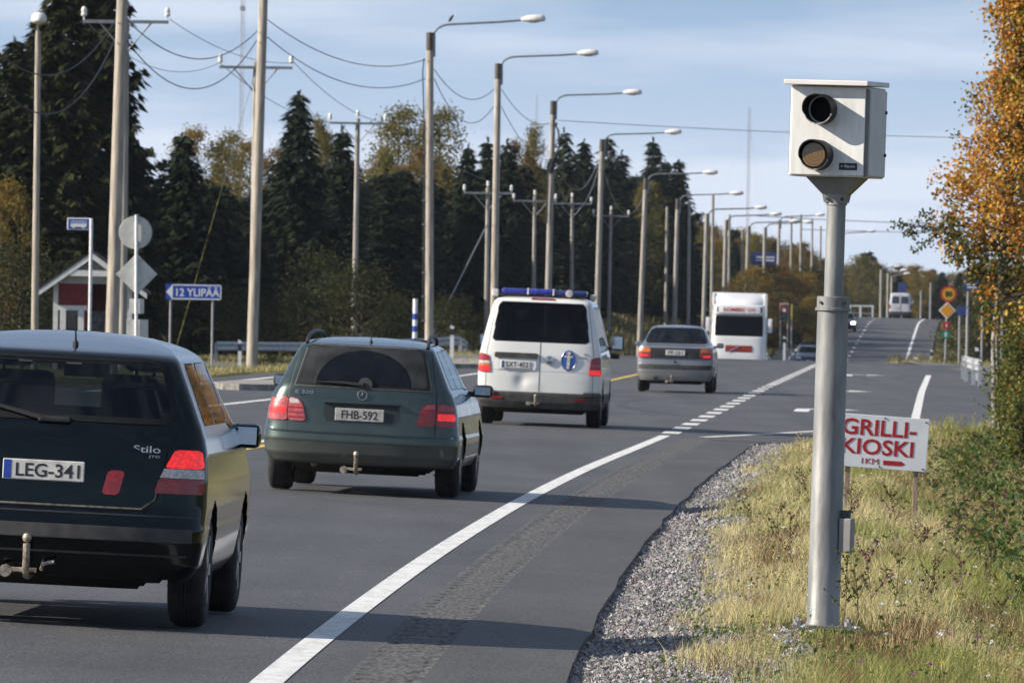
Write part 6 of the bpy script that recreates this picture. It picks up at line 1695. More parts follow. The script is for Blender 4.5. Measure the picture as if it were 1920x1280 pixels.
# ------------------------------------------------------------------ signs along the far road
def far_speed_sign():
    d = 410.0; X = pix(1772, 640, d).x; z0 = gz(X, d) - .1
    def zz(p): return pix(1778, p, d).z - z0
    v = thing('speed_limit_sign', 'round yellow 80 sign over a yellow diamond, red and green plates on one post', 'sign', T((X, d, z0)) @ RY(R(.9)))
    Myl = mat('sign_yellow', (.62, .34, .02), .45, .1, 8); Mrd = mat('sign_red', (.40, .02, .02), .45, .1, 8); Mgn = mat('sign_green', (.01, .22, .12), .45, .1, 8); Mor = mat('sign_orange', (.72, .30, .015), .4, .08, 8)
    MB().tube([(0, .04, 0), (0, .04, zz(537))], .04, 8).build('post', M_post, v)
    a = MB().lathe([(.36, .02), (.36, 0), (.01, 0)], 32, 'Y', M=T((.06, 0, zz(551)))).build('red_ring', Mrd, v)
    MB().lathe([(.27, -.002), (.27, -.008), (.01, -.008)], 32, 'Y', M=T((.06, 0, zz(551)))).build('yellow_field', Myl, a)
    text_obj('number', '80', .3, M_ink, a, T((.06, -.012, zz(551))), bold=.012, fit=(.30, .24))
    h = .26
    b = MB().bbox(-h, h, 0, .014, -h, h, .004, M=T((.02, 0, zz(582))) @ RY(R(45))).build('diamond_border', M_swht, v)
    MB().bbox(-h + .045, h - .045, -.006, -.001, -h + .045, h - .045, .002, M=T((.02, 0, zz(582))) @ RY(R(45))).build('diamond_field', Mor, b)
    c = MB().bbox(-.15, .15, 0, .014, zz(617), zz(603), .004).build('route_plate', Mrd, v)
    text_obj('route_number', '4', .2, M_swht, c, T((0, -.004, zz(610))), bold=.008, fit=(.08, .18))
    e = MB().lathe([(.19, .014), (.19, 0), (.01, 0)], 24, 'Y', M=T((-.01, 0, zz(627)))).build('green_plate', Mgn, v)
    text_obj('route_number', '8', .2, M_swht, e, T((-.01, -.005, zz(627))), bold=.006, fit=(.11, .2))
far_speed_sign()

def board_sign(name, label, d, x0, x1, y0, y1, m, posts=(.2, .8), ytop_post=None, deco=None, post_m=None, cat='sign'):
    c = pix((x0 + x1) / 2, (y0 + y1) / 2, d); z0 = gz(c.x, d) - .1; s = FPX / d; w = (x1 - x0) / s
    zt = pix((x0 + x1) / 2, y0, d).z - z0; zb = pix((x0 + x1) / 2, y1, d).z - z0
    v = thing(name, label, cat, T((c.x, d, z0)))
    for p in posts: MB().tube([(-w / 2 + w * p, .05, 0), (-w / 2 + w * p, .05, zt - .02)], .05, 8).build('post', post_m or M_post, v)
    b = MB().bbox(-w / 2, w / 2, 0, .03, zb, zt, .01).build('board', m, v)
    if deco: deco(v, b, w, zb, zt)
    return v
def deco_lines(v, b, w, zb, zt):
    h = zt - zb
    for q in (.62, .36): MB().box(-w * .36, w * .28, -.004, -.001, zb + h * q - h * .06, zb + h * q + h * .06).build('legend_line', M_swht, b)
M_fblue = mat('far_sign_blue', (.03, .055, .20), .5, .1, 4)
board_sign('direction_sign', 'large blue direction sign among the trees above the lorry', 780, 1409, 1464, 474, 496, M_fblue, deco=deco_lines)
board_sign('direction_sign', 'blue direction sign half hidden by the birch leaves', 420, 1806, 1852, 526, 546, M_fblue, deco=deco_lines)
board_sign('direction_sign', 'small blue sign low behind the birch right of the diamond sign', 430, 1795, 1818, 574, 592, M_fblue)
board_sign('direction_sign', 'blue sign glimpsed through the lower birch leaves', 430, 1862, 1884, 566, 592, M_fblue)
board_sign('direction_sign', 'small far blue sign above the white panel van', 1000, 1684, 1699, 530, 549, M_fblue, posts=(.5,))
def deco_poster(v, b, w, zb, zt):
    h = zt - zb
    MB().box(-w * .45, w * .45, -.006, -.001, zb + h * .3, zt - h * .08).build('poster_red', mat('poster_red', (.20, .05, .05), .6, .6, 4), b)
    MB().box(-w * .45, w * .45, -.006, -.001, zb + h * .03, zb + h * .28).build('poster_green', mat('poster_green', (.05, .14, .10), .6, .4, 4), b)
    MB().lathe([(w * .2, 0), (w * .2, -.003)], 14, 'Y', M=T((0, -.008, zb + h * .6))).build('poster_spot', M_swht, b)
board_sign('advertising_board', 'upright red and green advertising board right of the lorry', 620, 1462, 1479, 568, 602, mat('ad_frame', (.45, .40, .3), .6, .1, 5), posts=(.1, .9), deco=deco_poster, cat='billboard')
board_sign('marker_post', 'thin yellow post beside the advertising board', 620, 1483, 1486, 570, 602, mat('post_yellow', (.50, .38, .08), .6, .1, 5), posts=(.5,), cat='marker post')
# white railing portal on the far crest
def far_portal():
    d = 835.0; s = FPX / d; c = pix(1617, 600, d); z0 = gz(c.x, d)
    v = thing('white_barrier', 'white barrier frame on the far crest right of the camera post', 'barrier', T((c.x, d, z0)))
    for x, w in ((1594, 2.5), (1613, 4), (1636, 3)): MB().box((x - 1617 - w / 2) / s, (x - 1617 + w / 2) / s, 0, .1, -.3, pix(x, 572, d).z - z0).build('upright', M_swht, v)
    MB().box((1592 - 1617) / s, (1638 - 1617) / s, .02, .08, pix(1617, 575, d).z - z0, pix(1617, 572, d).z - z0).build('top_rail', M_swht, v)
    MB().box((1592 - 1617) / s, (1638 - 1617) / s, .02, .08, pix(1617, 588, d).z - z0, pix(1617, 586, d).z - z0).build('mid_rail', M_post, v)
far_portal()
# far street lights beyond the crest
for i, (px, yt, d, a) in enumerate([(1665, 512, 960, 1), (1672, 518, 1010, 1), (1652, 505, 930, 1), (1577, 440, 860, 1), (1580, 505, 1100, 1)]):
    street_light('f%d' % i, px, yt, px - 1, d, ['distant street light, highest of the three left of the panel van', 'distant street light close above the white panel van', 'distant street light nearest the white barrier frame',
                                               'distant street light right behind the camera post', 'most distant street light behind the camera post'][i], arm=1.9 if i < 3 else 3.0, rise=.2, r=.13, group='distant street lights on the far crest', simple=True)
for i, (px, yt, yb, d) in enumerate([(1727, 545, 600, 900), (1745, 530, 600, 870)]):
    p = pix(px, yt, d); z0 = gz(p.x, d) - .2
    v = thing('thin_post', ['thin pale post at the end of the far edge line', 'thin pale post left of the yellow diamond sign'][i], 'post', T((p.x, d, z0)))
    MB().tube([(0, 0, 0), (0, 0, p.z - z0)], [.09, .07], 8).build('shaft', M_post, v); MB().lathe([(.12, 0), (.12, .25)], 8).build('foot_marker', mat('marker_orange%d' % i, (.55, .15, .05), .6, .1, 5), v)

# bird on the first lamp arm
def bird():
    b, lean, H, v0 = POLES['p1']
    p = pix(845, 41, 300)
    v = thing('bird', 'small dark bird perched on the arm of the nearest street light', 'bird', T((p.x, p.y, p.z)))
    MB().lathe([(.005, -.12), (.03, -.08), (.05, 0), (.045, .05), (.03, .075), (.038, .10), (.03, .13), (.004, .15)], 10, M=T((0, 0, .09)) @ RY(R(35))).build('body', M_wire, v, smooth=True)
    MB().add([(-.05, 0, .02), (-.16, .02, -.05), (-.16, -.02, -.05)], [(0, 1, 2)]).tube([(0, 0, .05), (0, 0, -.03)], .006, 4).build('tail', M_wire, v)
    MB().add([(.10, .008, .20), (.10, -.008, .20), (.145, 0, .195)], [(0, 1, 2)]).build('beak', M_wire, v)
bird()
# switch gear on the third street light
def gear():
    b, lean, H, v = POLES['p3']
    MB().box(-.10, .5, -.18, -.1, H - 2.55, H - 2.35).box(-.18, .12, -.2, .05, H - 2.9, H - 2.5).build('switch_gear', M_wire, v)
    for k in range(5): MB().lathe([(.03, 0), (.05, .06), (.03, .14)], 8, M=T((.16 + .08 * (k % 3), -.15, H - 1.0 - .3 * k))).build('insulator', M_creo, v)
    MB().tube([(.0, -.15, H - .8), (.25, -.2, H - 1.2), (.30, -.2, H - 1.9), (.05, -.2, H - 2.4), (-.12, -.18, H - 3.0), (-.13, -.17, H - 5)], .035, 6).build('riser_cable', M_wire, v)
    b, lean, H, v = POLES['p1']
    MB().tube([(-.18, -.05, H - .8), (-.22, -.05, H - 1.2), (-.17, -.06, H - 3), (-.2, -.06, H - 9)], .02, 6).build('riser_cable', M_wire, v)
    for k in range(9): MB().box(-.24, -.10, -.08, -.04, H - 3 - k * .75, H - 2.96 - k * .75).build('cable_clip', M_arm, v)
gear()
# ------------------------------------------------------------------ trees
M_bark = mat('spruce_bark', (.10, .08, .065), .95, .3, 6, bump=.5)
M_birchbark = mat('birch_bark', (.36, .345, .32), .8, .35, 7, bump=.3, stretch=(1, 1, 3))
M_twig = mat('twig', (.09, .07, .055), .9, .3, 8)

def crown_mesh(name, c, a, b, cols, m):
    """sprays: diamonds with half axes a, b about c"""
    V = np.stack([c - a * .55, c + b, c + a, c - b], 1).reshape(-1, 3)
    Ff = np.array([[0, 1, 2, 3]]) + (np.arange(len(c)) * 4)[:, None]
    o = np_mesh(name, V, Ff, m, cols=np.repeat(np.clip(cols, 0, 1), 4, 0))
    me = o.data; bpy.data.objects.remove(o); return me

def spruce(seed, H=14.0, Rb=2.6, density=1.0, ragged=.25, col=(.015, .024, .011), droop=.35, low=.06):
    r = np.random.default_rng(seed); C_, A_, B_, K_ = [], [], [], []
    z = H * low
    while z < H * .985:
        f = 1 - z / H
        L0 = Rb * (f ** .82) * (1 - .12 * math.sin(z * 2.1 + seed)) + .12
        nb = max(4, int((5 + 6 * f ** .5) * density))
        a0 = r.random() * 6.28
        for k in range(nb):
            az = a0 + 2 * math.pi * k / nb + r.normal(0, .18); L = L0 * (1 - ragged + 2 * ragged * r.random()) * (1.25 if r.random() < .08 else 1)
            up = .35 * (1 - f) - droop * f
            n = max(2, int(L / .17 * density))
            t = (np.arange(n) + .6) / n
            px = np.cos(az) * L * t; py = np.sin(az) * L * t; pz = z + L * (up * t + .16 * t * t)
            base = np.stack([px, py, pz], -1)
            for sd in (-1, 0, 1):
                q = base + r.normal(0, .06, base.shape)
                sw = .0
                dirr = np.stack([np.cos(az + sd * .85) + 0 * t, np.sin(az + sd * .85) + 0 * t, -.30 - .35 * r.random(n)], -1)
                ln = (.27 + .22 * r.random(n) + .12 * (1 - t)) * (1 if sd == 0 else .95)
                lat = np.stack([-np.sin(az + sd * .85) + 0 * t, np.cos(az + sd * .85) + 0 * t, r.normal(0, .35, n)], -1)
                C_.append(q + dirr * ln[:, None] * .3); A_.append(dirr * ln[:, None]); B_.append(lat * (.085 + .075 * r.random(n))[:, None])
                g = (.65 + .7 * r.random((n, 1))); cc = np.array(col) * g; K_.append(cc)
        z += .26 + .16 * r.random() + .10 * f
    C_, A_, B_, K_ = map(np.concatenate, (C_, A_, B_, K_))
    # leader
    n = 14; t = np.linspace(0, 1, n); C_ = np.concatenate([C_, np.stack([r.normal(0, .03, n), r.normal(0, .03, n), H * (.965 + .035 * t)], -1)])
    A_ = np.concatenate([A_, np.stack([r.normal(0, .08, n), r.normal(0, .08, n), np.full(n, .16)], -1)]); B_ = np.concatenate([B_, r.normal(0, .04, (n, 3))]); K_ = np.concatenate([K_, np.tile(np.array(col), (n, 1))])
    crown = crown_mesh('spruce_crown', C_, A_, B_, K_, M_needle)
    to = MB().lathe([(.02 * H * .95, 0), (.016 * H, H * .2), (.008 * H, H * .7), (.001 * H, H)], 8).build('spruce_trunk', M_bark); tm = to.data; bpy.data.objects.remove(to)
    return crown, tm, H

def broadleaf(seed, H=12.0, Rb=2.6, z0=.25, n_clump=95, per=95, leaf=.15, cols=((.30, .19, .03), (.20, .17, .03)), bark=None, open_=1.0):
    r = np.random.default_rng(seed); br = MB(); cen = []
    br.lathe([(.013 * H, 0), (.010 * H, H * .3), (.006 * H, H * .65), (.0015 * H, H * .96)], 8)
    for k in range(n_clump):
        f = z0 + (1 - z0) * (k + .5) / n_clump; f = min(.99, f + r.normal(0, .03)); z = f * H
        u = (f - z0) / (1 - z0); rad = Rb * (math.sin(min(1, max(0.02, u)) * math.pi * .93 + .12) ** .7) * (.35 + .75 * r.random() ** .6)
        az = r.random() * 6.28; p = Vector((rad * math.cos(az), rad * math.sin(az), z)); cen.append(p)
        s = Vector((0, 0, max(H * .12, z - rad * .9))); mid = s.lerp(p, .5) + Vector((0, 0, -.1 * rad))
        br.tube([s, mid, p], [.02 + .012 * rad, .018, .006], 4, cap=False)
    pts = []; kk = []; c1, c2 = np.array(cols[0]), np.array(cols[1])
    for p in cen:
        n = int(per * (.6 + .8 * r.random())); sc = .26 + .30 * r.random()
        q = r.normal(0, 1, (n, 3)) * [sc, sc, sc * .75] * open_ + np.array(p); pts.append(q)
        t = r.random(); base = c1 * t + c2 * (1 - t); kk.append(base * (.65 + .7 * r.random((n, 1))))
    pts = np.concatenate(pts); kk = np.concatenate(kk)
    o = leaf_cloud('leaf_crown', pts, leaf * (.7 + .6 * r.random(len(pts))), kk, M_leaf, seed=seed); cm = o.data; bpy.data.objects.remove(o)
    to = br.build('limbs', bark or M_bark); tm = to.data; bpy.data.objects.remove(to)
    return cm, tm, H

SP = [spruce(11, 14, 2.7, 1.15), spruce(12, 14, 2.2, 1.1, .3), spruce(13, 14, 3.1, 1.15, .22), spruce(14, 14, 1.9, 1.05, .35)]
SPB = [spruce(21, 18, 3.0, 1.3, .40, (.022, .027, .009), .5, .03), spruce(22, 18, 2.6, 1.25, .42, (.025, .028, .009), .55, .03)]
BL = [broadleaf(31, cols=((.27, .17, .03), (.12, .11, .025))), broadleaf(32, Rb=2.2, cols=((.21, .165, .035), (.095, .10, .024))), broadleaf(33, Rb=3.0, cols=((.20, .11, .024), (.10, .075, .02)))]
BG = [broadleaf(41, 6, 1.8, .05, 70, 80, .13, ((.030, .042, .011), (.046, .048, .013))), broadleaf(42, 6, 2.2, .04, 80, 80, .13, ((.026, .038, .011), (.060, .052, .013)))]
PN = [spruce(51, 13, 2.6, .8, .45, (.028, .036, .016), -.1, .42), spruce(52, 13, 2.2, .8, .5, (.030, .036, .015), -.15, .36)]

def dmin(px): return float(np.interp(px, [200, 330, 650, 700, 915, 1003, 1073, 1146, 1300], [330, 345, 400, 405, 480, 535, 585, 635, 690]))
def tree(kind, px, ytop, d, label, wsc=1.0, name=None, group=None, cat='tree', zb=None):
    cm, tm, H = kind
    if 600 < px < 1300 and cat == 'tree' and d < 690: d = max(d, dmin(px) + 8 + .12 * (d - 400))
    p = pix(px, ytop, d); z0 = gz(p.x, d) - .15 if zb is None else zb; hh = p.z - z0
    k = hh / H
    v = bpy.data.objects.new(name or 'tree', None); link(v); v.empty_display_size = .3
    v.location = (p.x, d, z0); v.rotation_euler = (0, 0, rng.random() * 6.28); w = max(.35, k * wsc) ; v.scale = (w, w, k)
    tag(v, label, cat, group)
    a = bpy.data.objects.new('trunk', tm); link(a, v); b = bpy.data.objects.new('crown', cm); link(b, v)
    return v

# landmark trees
tree(SPB[0], 188, -230, 330, 'huge dark spruce behind the thick left pole, cut by the top edge', .74, 'spruce_tree')
tree(SPB[1], 118, -120, 322, 'tall ragged spruce between the far left lamp post and the thick pole', .90, 'spruce_tree')
tree(SPB[0], 28, 70, 318, 'ragged spruce at the left picture edge', 1.15, 'spruce_tree')
tree(SPB[0], 75, 30, 345, 'dark spruce filling the gap behind the far left lamp post', 1.0, 'spruce_tree')
tree(SPB[1], 225, 60, 350, 'dark spruce filling the gap behind the slim power pole', .75, 'spruce_tree')
tree(SPB[0], -30, 60, 340, 'dark spruce mostly outside the left picture edge', 1.0, 'spruce_tree')
tree(SP[1], 258, 265, 330, 'dark spruce showing just right of the thick left pole', .95, 'spruce_tree')
tree(SP[2], 343, 250, 345, 'broad dark spruce above the blue place sign', 1.1, 'spruce_tree')
tree(SP[0], 300, 330, 350, 'lower dark spruce left of the yellow stay wire', 1.1, 'spruce_tree')
tree(SP[2], 400, 345, 352, 'low broad spruce between the stay wire and the middle thick pole', 1.1, 'spruce_tree')
tree(SP[0], 560, 172, 405, 'tall pointed spruce rising above the forest right of the middle pole', .98, 'spruce_tree')
tree(SP[3], 642, 238, 425, 'spruce top just left of the slim grey power pole', 1.2, 'spruce_tree')
tree(BL[0], 372, 248, 525, 'golden tree top right of the broad dark spruce', .9, 'birch_tree')
tree(BL[1], 427, 252, 535, 'golden tree top below the radio mast', .8, 'birch_tree')
tree(BL[0], 470, 272, 545, 'yellowish tree behind the middle thick pole', .9, 'birch_tree')
tree(BL[2], 520, 285, 540, 'orange brown tree left of the tall pointed spruce', .8, 'birch_tree')
tree(BL[1], 594, 224, 535, 'narrow yellow tree just right of the tall pointed spruce', .55, 'birch_tree')
tree(BL[2], 616, 255, 550, 'orange tree top left of the grey power pole', .7, 'birch_tree')
tree(BL[1], 748, 205, 525, 'tall round yellow green tree left of the first street light', .95, 'birch_tree')
tree(BL[1], 826, 208, 535, 'tall round yellow green tree right of the first street light', .9, 'birch_tree')
tree(BL[2], 790, 285, 520, 'brown tree between the two tall round trees', .9, 'birch_tree')
tree(BL[2], 712, 290, 540, 'rusty tree below the left tall round tree', .8, 'birch_tree')
tree(SP[1], 878, 272, 430, 'spruce left of the second street light', 1.0, 'spruce_tree')
tree(SP[3], 915, 258, 440, 'narrow spruce touching the second street light', 1.0, 'spruce_tree')
tree(SP[3], 952, 262, 445, 'narrow spruce just right of the second street light', 1.1, 'spruce_tree')
tree(BL[2], 975, 275, 550, 'brown tree between second and third street lights', .6, 'birch_tree')
tree(BL[1], 1004, 240, 565, 'pale yellow tree top left of the third street light', .45, 'birch_tree')
tree(PN[0], 1058, 240, 480, 'dark pine right of the third street light', .9, 'pine_tree')
tree(SP[1], 1095, 262, 490, 'spruce between third and fourth street lights', 1.0, 'spruce_tree')
tree(PN[1], 1140, 258, 500, 'round topped dark pine at the fourth street light', 1.0, 'pine_tree')
tree(SP[3], 1166, 283, 510, 'spruce right of the fourth street light', 1.1, 'spruce_tree')
tree(SP[3], 1225, 258, 520, 'dark pointed spruce behind the fifth street light lamp arm', 1.0, 'spruce_tree')
tree(SP[0], 1272, 300, 530, 'last dark spruce of the forest edge above the silver saloon', 1.0, 'spruce_tree')
tree(SP[2], 1248, 300, 540, 'broad spruce at the right end of the forest', .9, 'spruce_tree')
tree(BL[1], 1215, 345, 500, 'yellow green birch in front of the dark forest end', .8, 'birch_tree')
tree(BG[0], 1190, 420, 490, 'low green birch at the foot of the forest end', 1.0, 'birch_tree')
# the dark wall of forest behind them
ZONES = [(215, 'just right of the thick left pole'), (300, 'above the blue place sign'), (390, 'left of the middle thick pole'), (485, 'right of the middle thick pole'), (575, 'left of the grey power pole'), (668, 'between the grey power pole and the first street light'),
         (806, 'between the first and second street lights'), (930, 'between the second and third street lights'), (1032, 'between the third and fourth street lights'), (1124, 'between the fourth and fifth street lights'), (1206, 'right of the fifth street light')]
def zone(px): return [z for a, z in ZONES if px >= a or a == 215][-1]
for i in range(150):
    px = 215 + 1085 * (i + .5) / 150 + rng.normal(0, 9)
    top = np.interp(px, [200, 330, 450, 560, 700, 900, 1100, 1200, 1300], [345, 345, 345, 325, 320, 310, 295, 325, 390]) + 75 * rng.random() ** 1.3
    kd = BL[2] if i % 16 == 5 else [SP[0], SP[1], SP[2], SP[3], SP[1], SP[0], SP[2], SP[3], PN[0], PN[1]][int(rng.integers(0, 10))]
    nm = 'birch_tree' if kd in BL else 'pine_tree' if kd in PN else 'spruce_tree'
    tree(kd, px, top, dmin(px) + 15 + (i % 4) * 26 + 40 * rng.random() + (70 if kd in BL else 0), {'birch_tree': 'autumn leaved tree', 'pine_tree': 'dark pine', 'spruce_tree': 'dark spruce'}[nm] + ' in the forest ' + zone(px), 1.55, nm, 'trees of the dark forest behind the road')
# bushes at the forest edge
for i, (px, yt, d, k, lb) in enumerate([(612, 480, 365, 0, 'green bush left of the grey power pole foot'), (680, 505, 360, 1, 'yellowish bush in front of the grey power pole'), (560, 545, 350, 1, 'dark bush right of the middle thick pole'),
                                        (740, 560, 368, 0, 'low bush left of the striped post'), (505, 560, 345, 0, 'bush behind the green shrub'), (430, 545, 342, 1, 'dim bush behind the place sign posts'), (40, 470, 285, 1, 'yellow green bush beside the far left lamp post'),
                                        (850, 560, 380, 1, 'dark bush left of the police van'), (300, 520, 330, 0, 'dark bush behind the round sign back'), (130, 500, 300, 0, 'dark bush behind the red shelter')]):
    tree(BG[k], px, yt, d, lb, 1.3, 'bush', cat='bush')
tree(BG[0], 515, 668, 262, 'small bright green shrub at the foot of the middle thick pole', 2.3, 'shrub', cat='shrub')
tree(BL[0], 5, 345, 300, 'yellow leaved tree at the left picture edge', .8, 'birch_tree')
# woods beyond the dip
for i in range(60):
    t = rng.random(); d = 780 + 620 * rng.random(); px = 1300 + 255 * t
    yt = np.interp(px, [1300, 1350, 1380, 1450, 1500, 1560], [395, 440, 425, 450, 455, 480]) + 45 * rng.random()
    kd = [SP[0], BL[0], BL[2], PN[0], SP[1], BL[1]][int(rng.integers(0, 6))]
    nm = 'spruce_tree' if kd in SP else 'pine_tree' if kd in PN else 'birch_tree'
    tree(kd, px, yt, d, {'birch_tree': 'autumn tree in the distant wood left of the camera post', 'pine_tree': 'pine in the distant wood left of the camera post', 'spruce_tree': 'spruce in the distant wood left of the camera post'}[nm], 1.3, nm, 'distant wood left of the camera post')
for i in range(26):
    px = 1388 + 140 * rng.random(); d = 640 + 90 * rng.random(); yt = 500 + 60 * rng.random()
    tree([BL[2], BL[0], BG[1]][int(rng.integers(0, 3))], px, yt, d, 'orange brown young tree on the slope behind the lorry', 1.3, 'birch_tree', 'young orange trees behind the lorry')
for i in range(85):
    t = rng.random(); px = 1575 + 380 * t; d = 1000 + 600 * rng.random()
    yt = np.interp(px, [1575, 1605, 1630, 1660, 1690, 1730, 1770, 1850, 1960], [490, 475, 468, 505, 500, 498, 510, 490, 480]) + 40 * rng.random() ** 1.5
    kd = [SP[0], BL[0], BL[2], PN[0], SP[1], BL[1], SP[2]][int(rng.integers(0, 7))]
    nm = 'spruce_tree' if kd in SP else 'pine_tree' if kd in PN else 'birch_tree'
    tree(kd, px, yt, d, {'birch_tree': 'autumn tree in the distant wood right of the camera post', 'pine_tree': 'pine in the distant wood right of the camera post', 'spruce_tree': 'spruce in the distant wood right of the camera post'}[nm], 1.35, nm, 'distant wood right of the camera post')
for i in range(16):
    px = 1822 + 160 * (i + rng.random()) / 16; d = 520 + 200 * rng.random(); yt = 560 + 40 * rng.random()
    tree([BG[1], BG[0], SP[1], BL[2]][i % 4], px, yt, d, 'dark tree on the slope behind the birch and the yellow diamond sign', 1.0, 'tree', 'trees on the right slope behind the birch')

# ------------------------------------------------------------------ birch at the right edge
def birch():
    d0 = 150.0; s = FPX / d0
    root = pix(1868, 700, d0); z0 = gz(root.x, d0) - .1
    v = thing('birch_tree', 'birch with golden orange leaves at the right picture edge', 'tree', T((root.x, d0, z0)))
    r = np.random.default_rng(77)
    def L(px, py): p = pix(px, py, d0); return Vector((p.x - root.x, 0, p.z - z0))
    # crown outline measured against the sky: left limit of the leaves for each height
    ys = np.array([-260, -120, 0, 60, 100, 140, 170, 215, 260, 290, 330, 350, 380, 425, 440, 470, 500, 540, 580, 620, 655])
    xl = np.array([1905, 1870, 1862, 1850, 1878, 1850, 1826, 1836, 1815, 1795, 1765, 1772, 1775, 1735, 1748, 1775, 1785, 1812, 1812, 1840, 1870])
    xc = 1945.0
    trunk = [Vector((0, 0, 0)), L(1862, 640) - Vector((0, 0, 0)), L(1872, 540), L(1895, 300), L(1925, 0), L(1940, -280)]
    tb = MB(); tb.tube(trunk, [.045, .034, .03, .026, .02, .008], 8); tb.tube([Vector((.10, .06, 0)), L(1868, 640) + Vector((.0, .08, 0)), L(1885, 480) + Vector((0, .1, 0)), L(1900, 250) + Vector((0, .15, 0))], [.038, .028, .022, .008], 8)
    tb.build('trunk', M_birchbark, v, smooth=True)
    pts, cols, sz = [], [], []; br = MB()
    G1, G2, OR, YL = np.array([.080, .090, .018]), np.array([.15, .14, .025]), np.array([.52, .25, .042]), np.array([.54, .34, .06])
    for k in range(900):
        py = -250 + 860 * r.random(); lim = np.interp(py, ys, xl); right = xc + (xc - lim) * .9
        u = r.random() ** .75
        px = lim + (min(right, 2060) - lim) * u + r.normal(0, 3)
        dep = (r.random() - .5) * 2 * min(1.5, .25 + .9 * (px - lim) / s) 
        if py > 470 and r.random() < .5: continue
        p = L(px, py) + Vector((0, dep, 0))
        if k % 3 == 0:
            t = max(0, min(.97, (600 - py) / 900)); q = trunk[2].lerp(trunk[4], t) if py < 500 else L(1872, 560)
            br.tube([q, q.lerp(p, .55) + Vector((0, 0, .08)), p], [.016, .010, .004], 4, cap=False)
        n = 56; sp = .085 + .06 * r.random()
        c = r.normal(0, 1, (n, 3)) * [sp, sp, sp * 1.15] + np.array(p); pts.append(c)
        greenish = (py > 440 and r.random() < .80) or (py <= 440 and r.random() < .24)
        base = (G1 if r.random() < .6 else G2) if greenish else (OR if r.random() < .5 else YL)
        cols.append(base * (.6 + .75 * r.random((n, 1))) * (1 + r.normal(0, .08, (n, 3)))); sz.append(.048 + .030 * r.random(n))
    # the green branch reaching left against the sky
    tip = [(1674, 424), (1690, 420), (1706, 426), (1722, 416), (1735, 402), (1738, 430), (1750, 440), (1728, 460), (1718, 468), (1742, 452), (1760, 425), (1765, 440), (1745, 410), (1700, 436), (1712, 440)]
    for (px, py) in tip:
        p = L(px, py) + Vector((0, r.normal(0, .12), 0)); n = 12
        br.tube([L(1775, 430), L((1775 + px) / 2, (430 + py) / 2 - 2), p], [.010, .006, .003], 4, cap=False)
        for j in range(2):
            c = r.normal(0, 1, (n, 3)) * [.05, .06, .04] + np.array(p); pts.append(c); cols.append(G1 * (.6 + .7 * r.random((n, 1)))); sz.append(.04 + .02 * r.random(n))
    for (px, py) in [(1752, 325), (1748, 338), (1790, 250), (1806, 262), (1812, 205), (1770, 372), (1762, 360), (1835, 165), (1862, 30)]:
        p = L(px, py) + Vector((0, r.normal(0, .15), 0)); n = 12; q = L(min(1900, px + 70), py + 25)
        br.tube([q, q.lerp(p, .5), p], [.010, .006, .003], 4, cap=False)
        c = r.normal(0, 1, (n, 3)) * [.05, .05, .04] + np.array(p); pts.append(c); cols.append((OR if r.random() < .6 else G1) * (.6 + .7 * r.random((n, 1)))); sz.append(.04 + .02 * r.random(n))
    br.build('branches', M_twig, v)
    leaf_cloud('crown', np.concatenate(pts), np.concatenate(sz), np.concatenate(cols), M_leaf, v, stretch=1.3, seed=9)
birch()

def low_bush(px, py, d, wpx, hpx, label, mixc, seed, n_cl=70):
    s = FPX / d; c = pix(px, py, d); z0 = gz(c.x, d) - .05; r = np.random.default_rng(seed)
    v = thing('bush', label, 'bush', T((c.x, d, z0)))
    zt = c.z - z0 + hpx / 2 / s; pts, cols, sz = [], [], []; br = MB()
    for k in range(n_cl):
        a = r.random() * 6.28; f = r.random() ** .7; rad = wpx / 2 / s * (.25 + .8 * r.random()) * (1 - .5 * f * f)
        p = Vector((rad * math.cos(a), rad * math.sin(a) * .9, .05 + f * zt)); br.tube([(0, 0, 0), (p.x * .4, p.y * .4, p.z * .6), p], [.014, .009, .003], 4, cap=False)
        n = 34; sp = .11 + .06 * r.random(); pts.append(r.normal(0, 1, (n, 3)) * [sp, sp, sp * .9] + np.array(p))
        base = np.array(mixc[int(r.integers(0, len(mixc)))]); cols.append(base * (.6 + .7 * r.random((n, 1)))); sz.append(.04 + .025 * r.random(n))
    br.build('stems', M_twig, v); leaf_cloud('leaves', np.concatenate(pts), np.concatenate(sz), np.concatenate(cols), M_leaf, v, stretch=1.4, seed=seed)
GRN = [(.09, .115, .025), (.13, .14, .028), (.18, .165, .035)]
low_bush(1922, 690, 142, 110, 130, 'green and orange bush under the birch at the right edge', GRN + GRN + [(.45, .22, .03)], 5, 110)
low_bush(1893, 720, 150, 60, 50, 'low green bush left under the birch', GRN, 6, 60)
low_bush(1925, 775, 118, 95, 80, 'green bush at the right edge above the ditch', GRN, 7, 55)

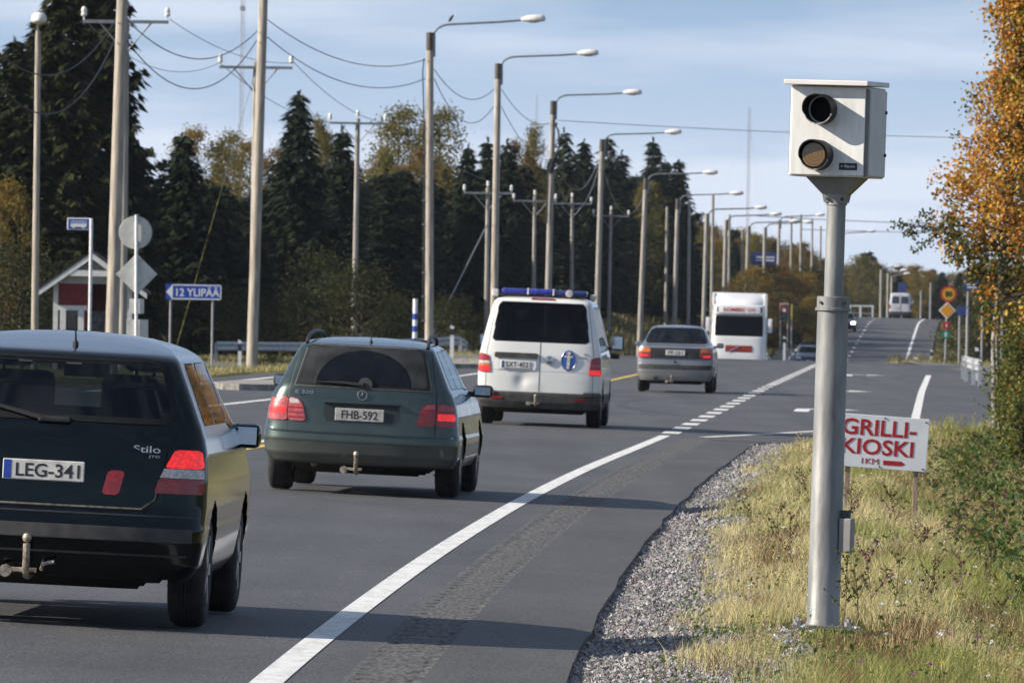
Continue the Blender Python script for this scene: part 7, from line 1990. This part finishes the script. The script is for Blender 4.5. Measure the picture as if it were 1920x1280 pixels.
# ------------------------------------------------------------------ tall weeds by the camera post
def dock(px, d, h, label, col, seed):
    r = np.random.default_rng(seed); p = pix(px, 1000, d); z0 = gz(p.x, d)
    v = thing('dock_weed', label, 'weed', T((p.x, d, z0)), 'dry seeding weeds in the verge')
    st = MB(); pts = []; 
    lx, ly = r.normal(0, .06), r.normal(0, .06); top = Vector((lx * h * 2, ly * h * 2, h)); st.tube([(0, 0, -.02), top * .5 + Vector((.01, 0, 0)), top], [.004, .003, .0015], 5, cap=False)
    for k in range(int(7 + 5 * r.random())):
        t = .30 + .66 * r.random(); q = top * t; a = r.random() * 6.28; l = .05 + .10 * (1 - t) * r.random() + .03; e = q + Vector((l * math.cos(a), l * math.sin(a), l * 1.1))
        st.tube([q, e], [.002, .0012], 4, cap=False); n = 12; tt = r.random(n)[:, None]; pts.append(np.array(q) * (1 - tt) + np.array(e) * tt + r.normal(0, .006, (n, 3)))
    st.build('stem', mat('weed_stem%d' % seed, (.16, .12, .06), .9, .3, 20), v)
    pts = np.concatenate(pts); sh_ = leaf_cloud('seed_heads', pts, .012 + .010 * r.random(len(pts)), np.array(col) * (.6 + .8 * r.random((len(pts), 1))), M_leaf, v, stretch=1.2, seed=seed); sh_['kind'] = 'stuff'
BR, PK, OL = (.10, .05, .035), (.20, .09, .11), (.10, .115, .03)
wl_ = [(1640, 56, .48, PK, 'tall pinkish thistle right of the camera post foot'), (1612, 55, .40, OL, 'leafy weed just right of the camera post foot'), (1580, 53, .45, OL, 'weed leaning against the camera post foot'), (1672, 57, .38, OL, 'slim weed right of the thistle by the camera post'),
       (1475, 66, .42, BR, 'brown dock left of the camera post'), (1405, 76, .38, BR, 'brown dock furthest left in the verge'), (1450, 72, .30, OL, 'thin green weed left of the camera post'), (1590, 78, .40, PK, 'pink weed beside the grey junction box'),
       (1710, 68, .34, BR, 'brown weed below the kiosk sign stake'), (1745, 60, .36, BR, 'brown weed in the lower right verge'), (1800, 62, .34, PK, 'pink weed in the lower right verge'), (1850, 66, .36, BR, 'brown weed near the right picture edge'),
       (1680, 80, .34, BR, 'brown weed left of the kiosk sign stake'), (1870, 58, .30, OL, 'green weed near the lower right corner'), (1515, 84, .36, BR, 'brown dock behind the camera post on its left'), (1785, 76, .40, BR, 'brown weed right of the kiosk sign')]
for i, (px, d, h, c, lb) in enumerate(wl_): dock(px, d, h, lb, c, 100 + i)

# ------------------------------------------------------------------ thin autumn haze over the whole place
def haze():
    mb = MB(); mb.box(-1500, 1700, -60, 4200, -45, 160); o = mb.build('haze', bpy.data.materials.new('haze_air'))
    m = o.data.materials[0]; m.use_nodes = True; n = m.node_tree.nodes; n.clear(); out = n.new('ShaderNodeOutputMaterial'); vo = n.new('ShaderNodeVolumePrincipled')
    vo.inputs['Color'].default_value = (.80, .88, 1.0, 1); vo.inputs['Density'].default_value = .00004; vo.inputs['Anisotropy'].default_value = .2
    m.node_tree.links.new(vo.outputs[0], out.inputs['Volume']); tag(o, 'thin bluish autumn haze', 'haze', kind='stuff')
haze()
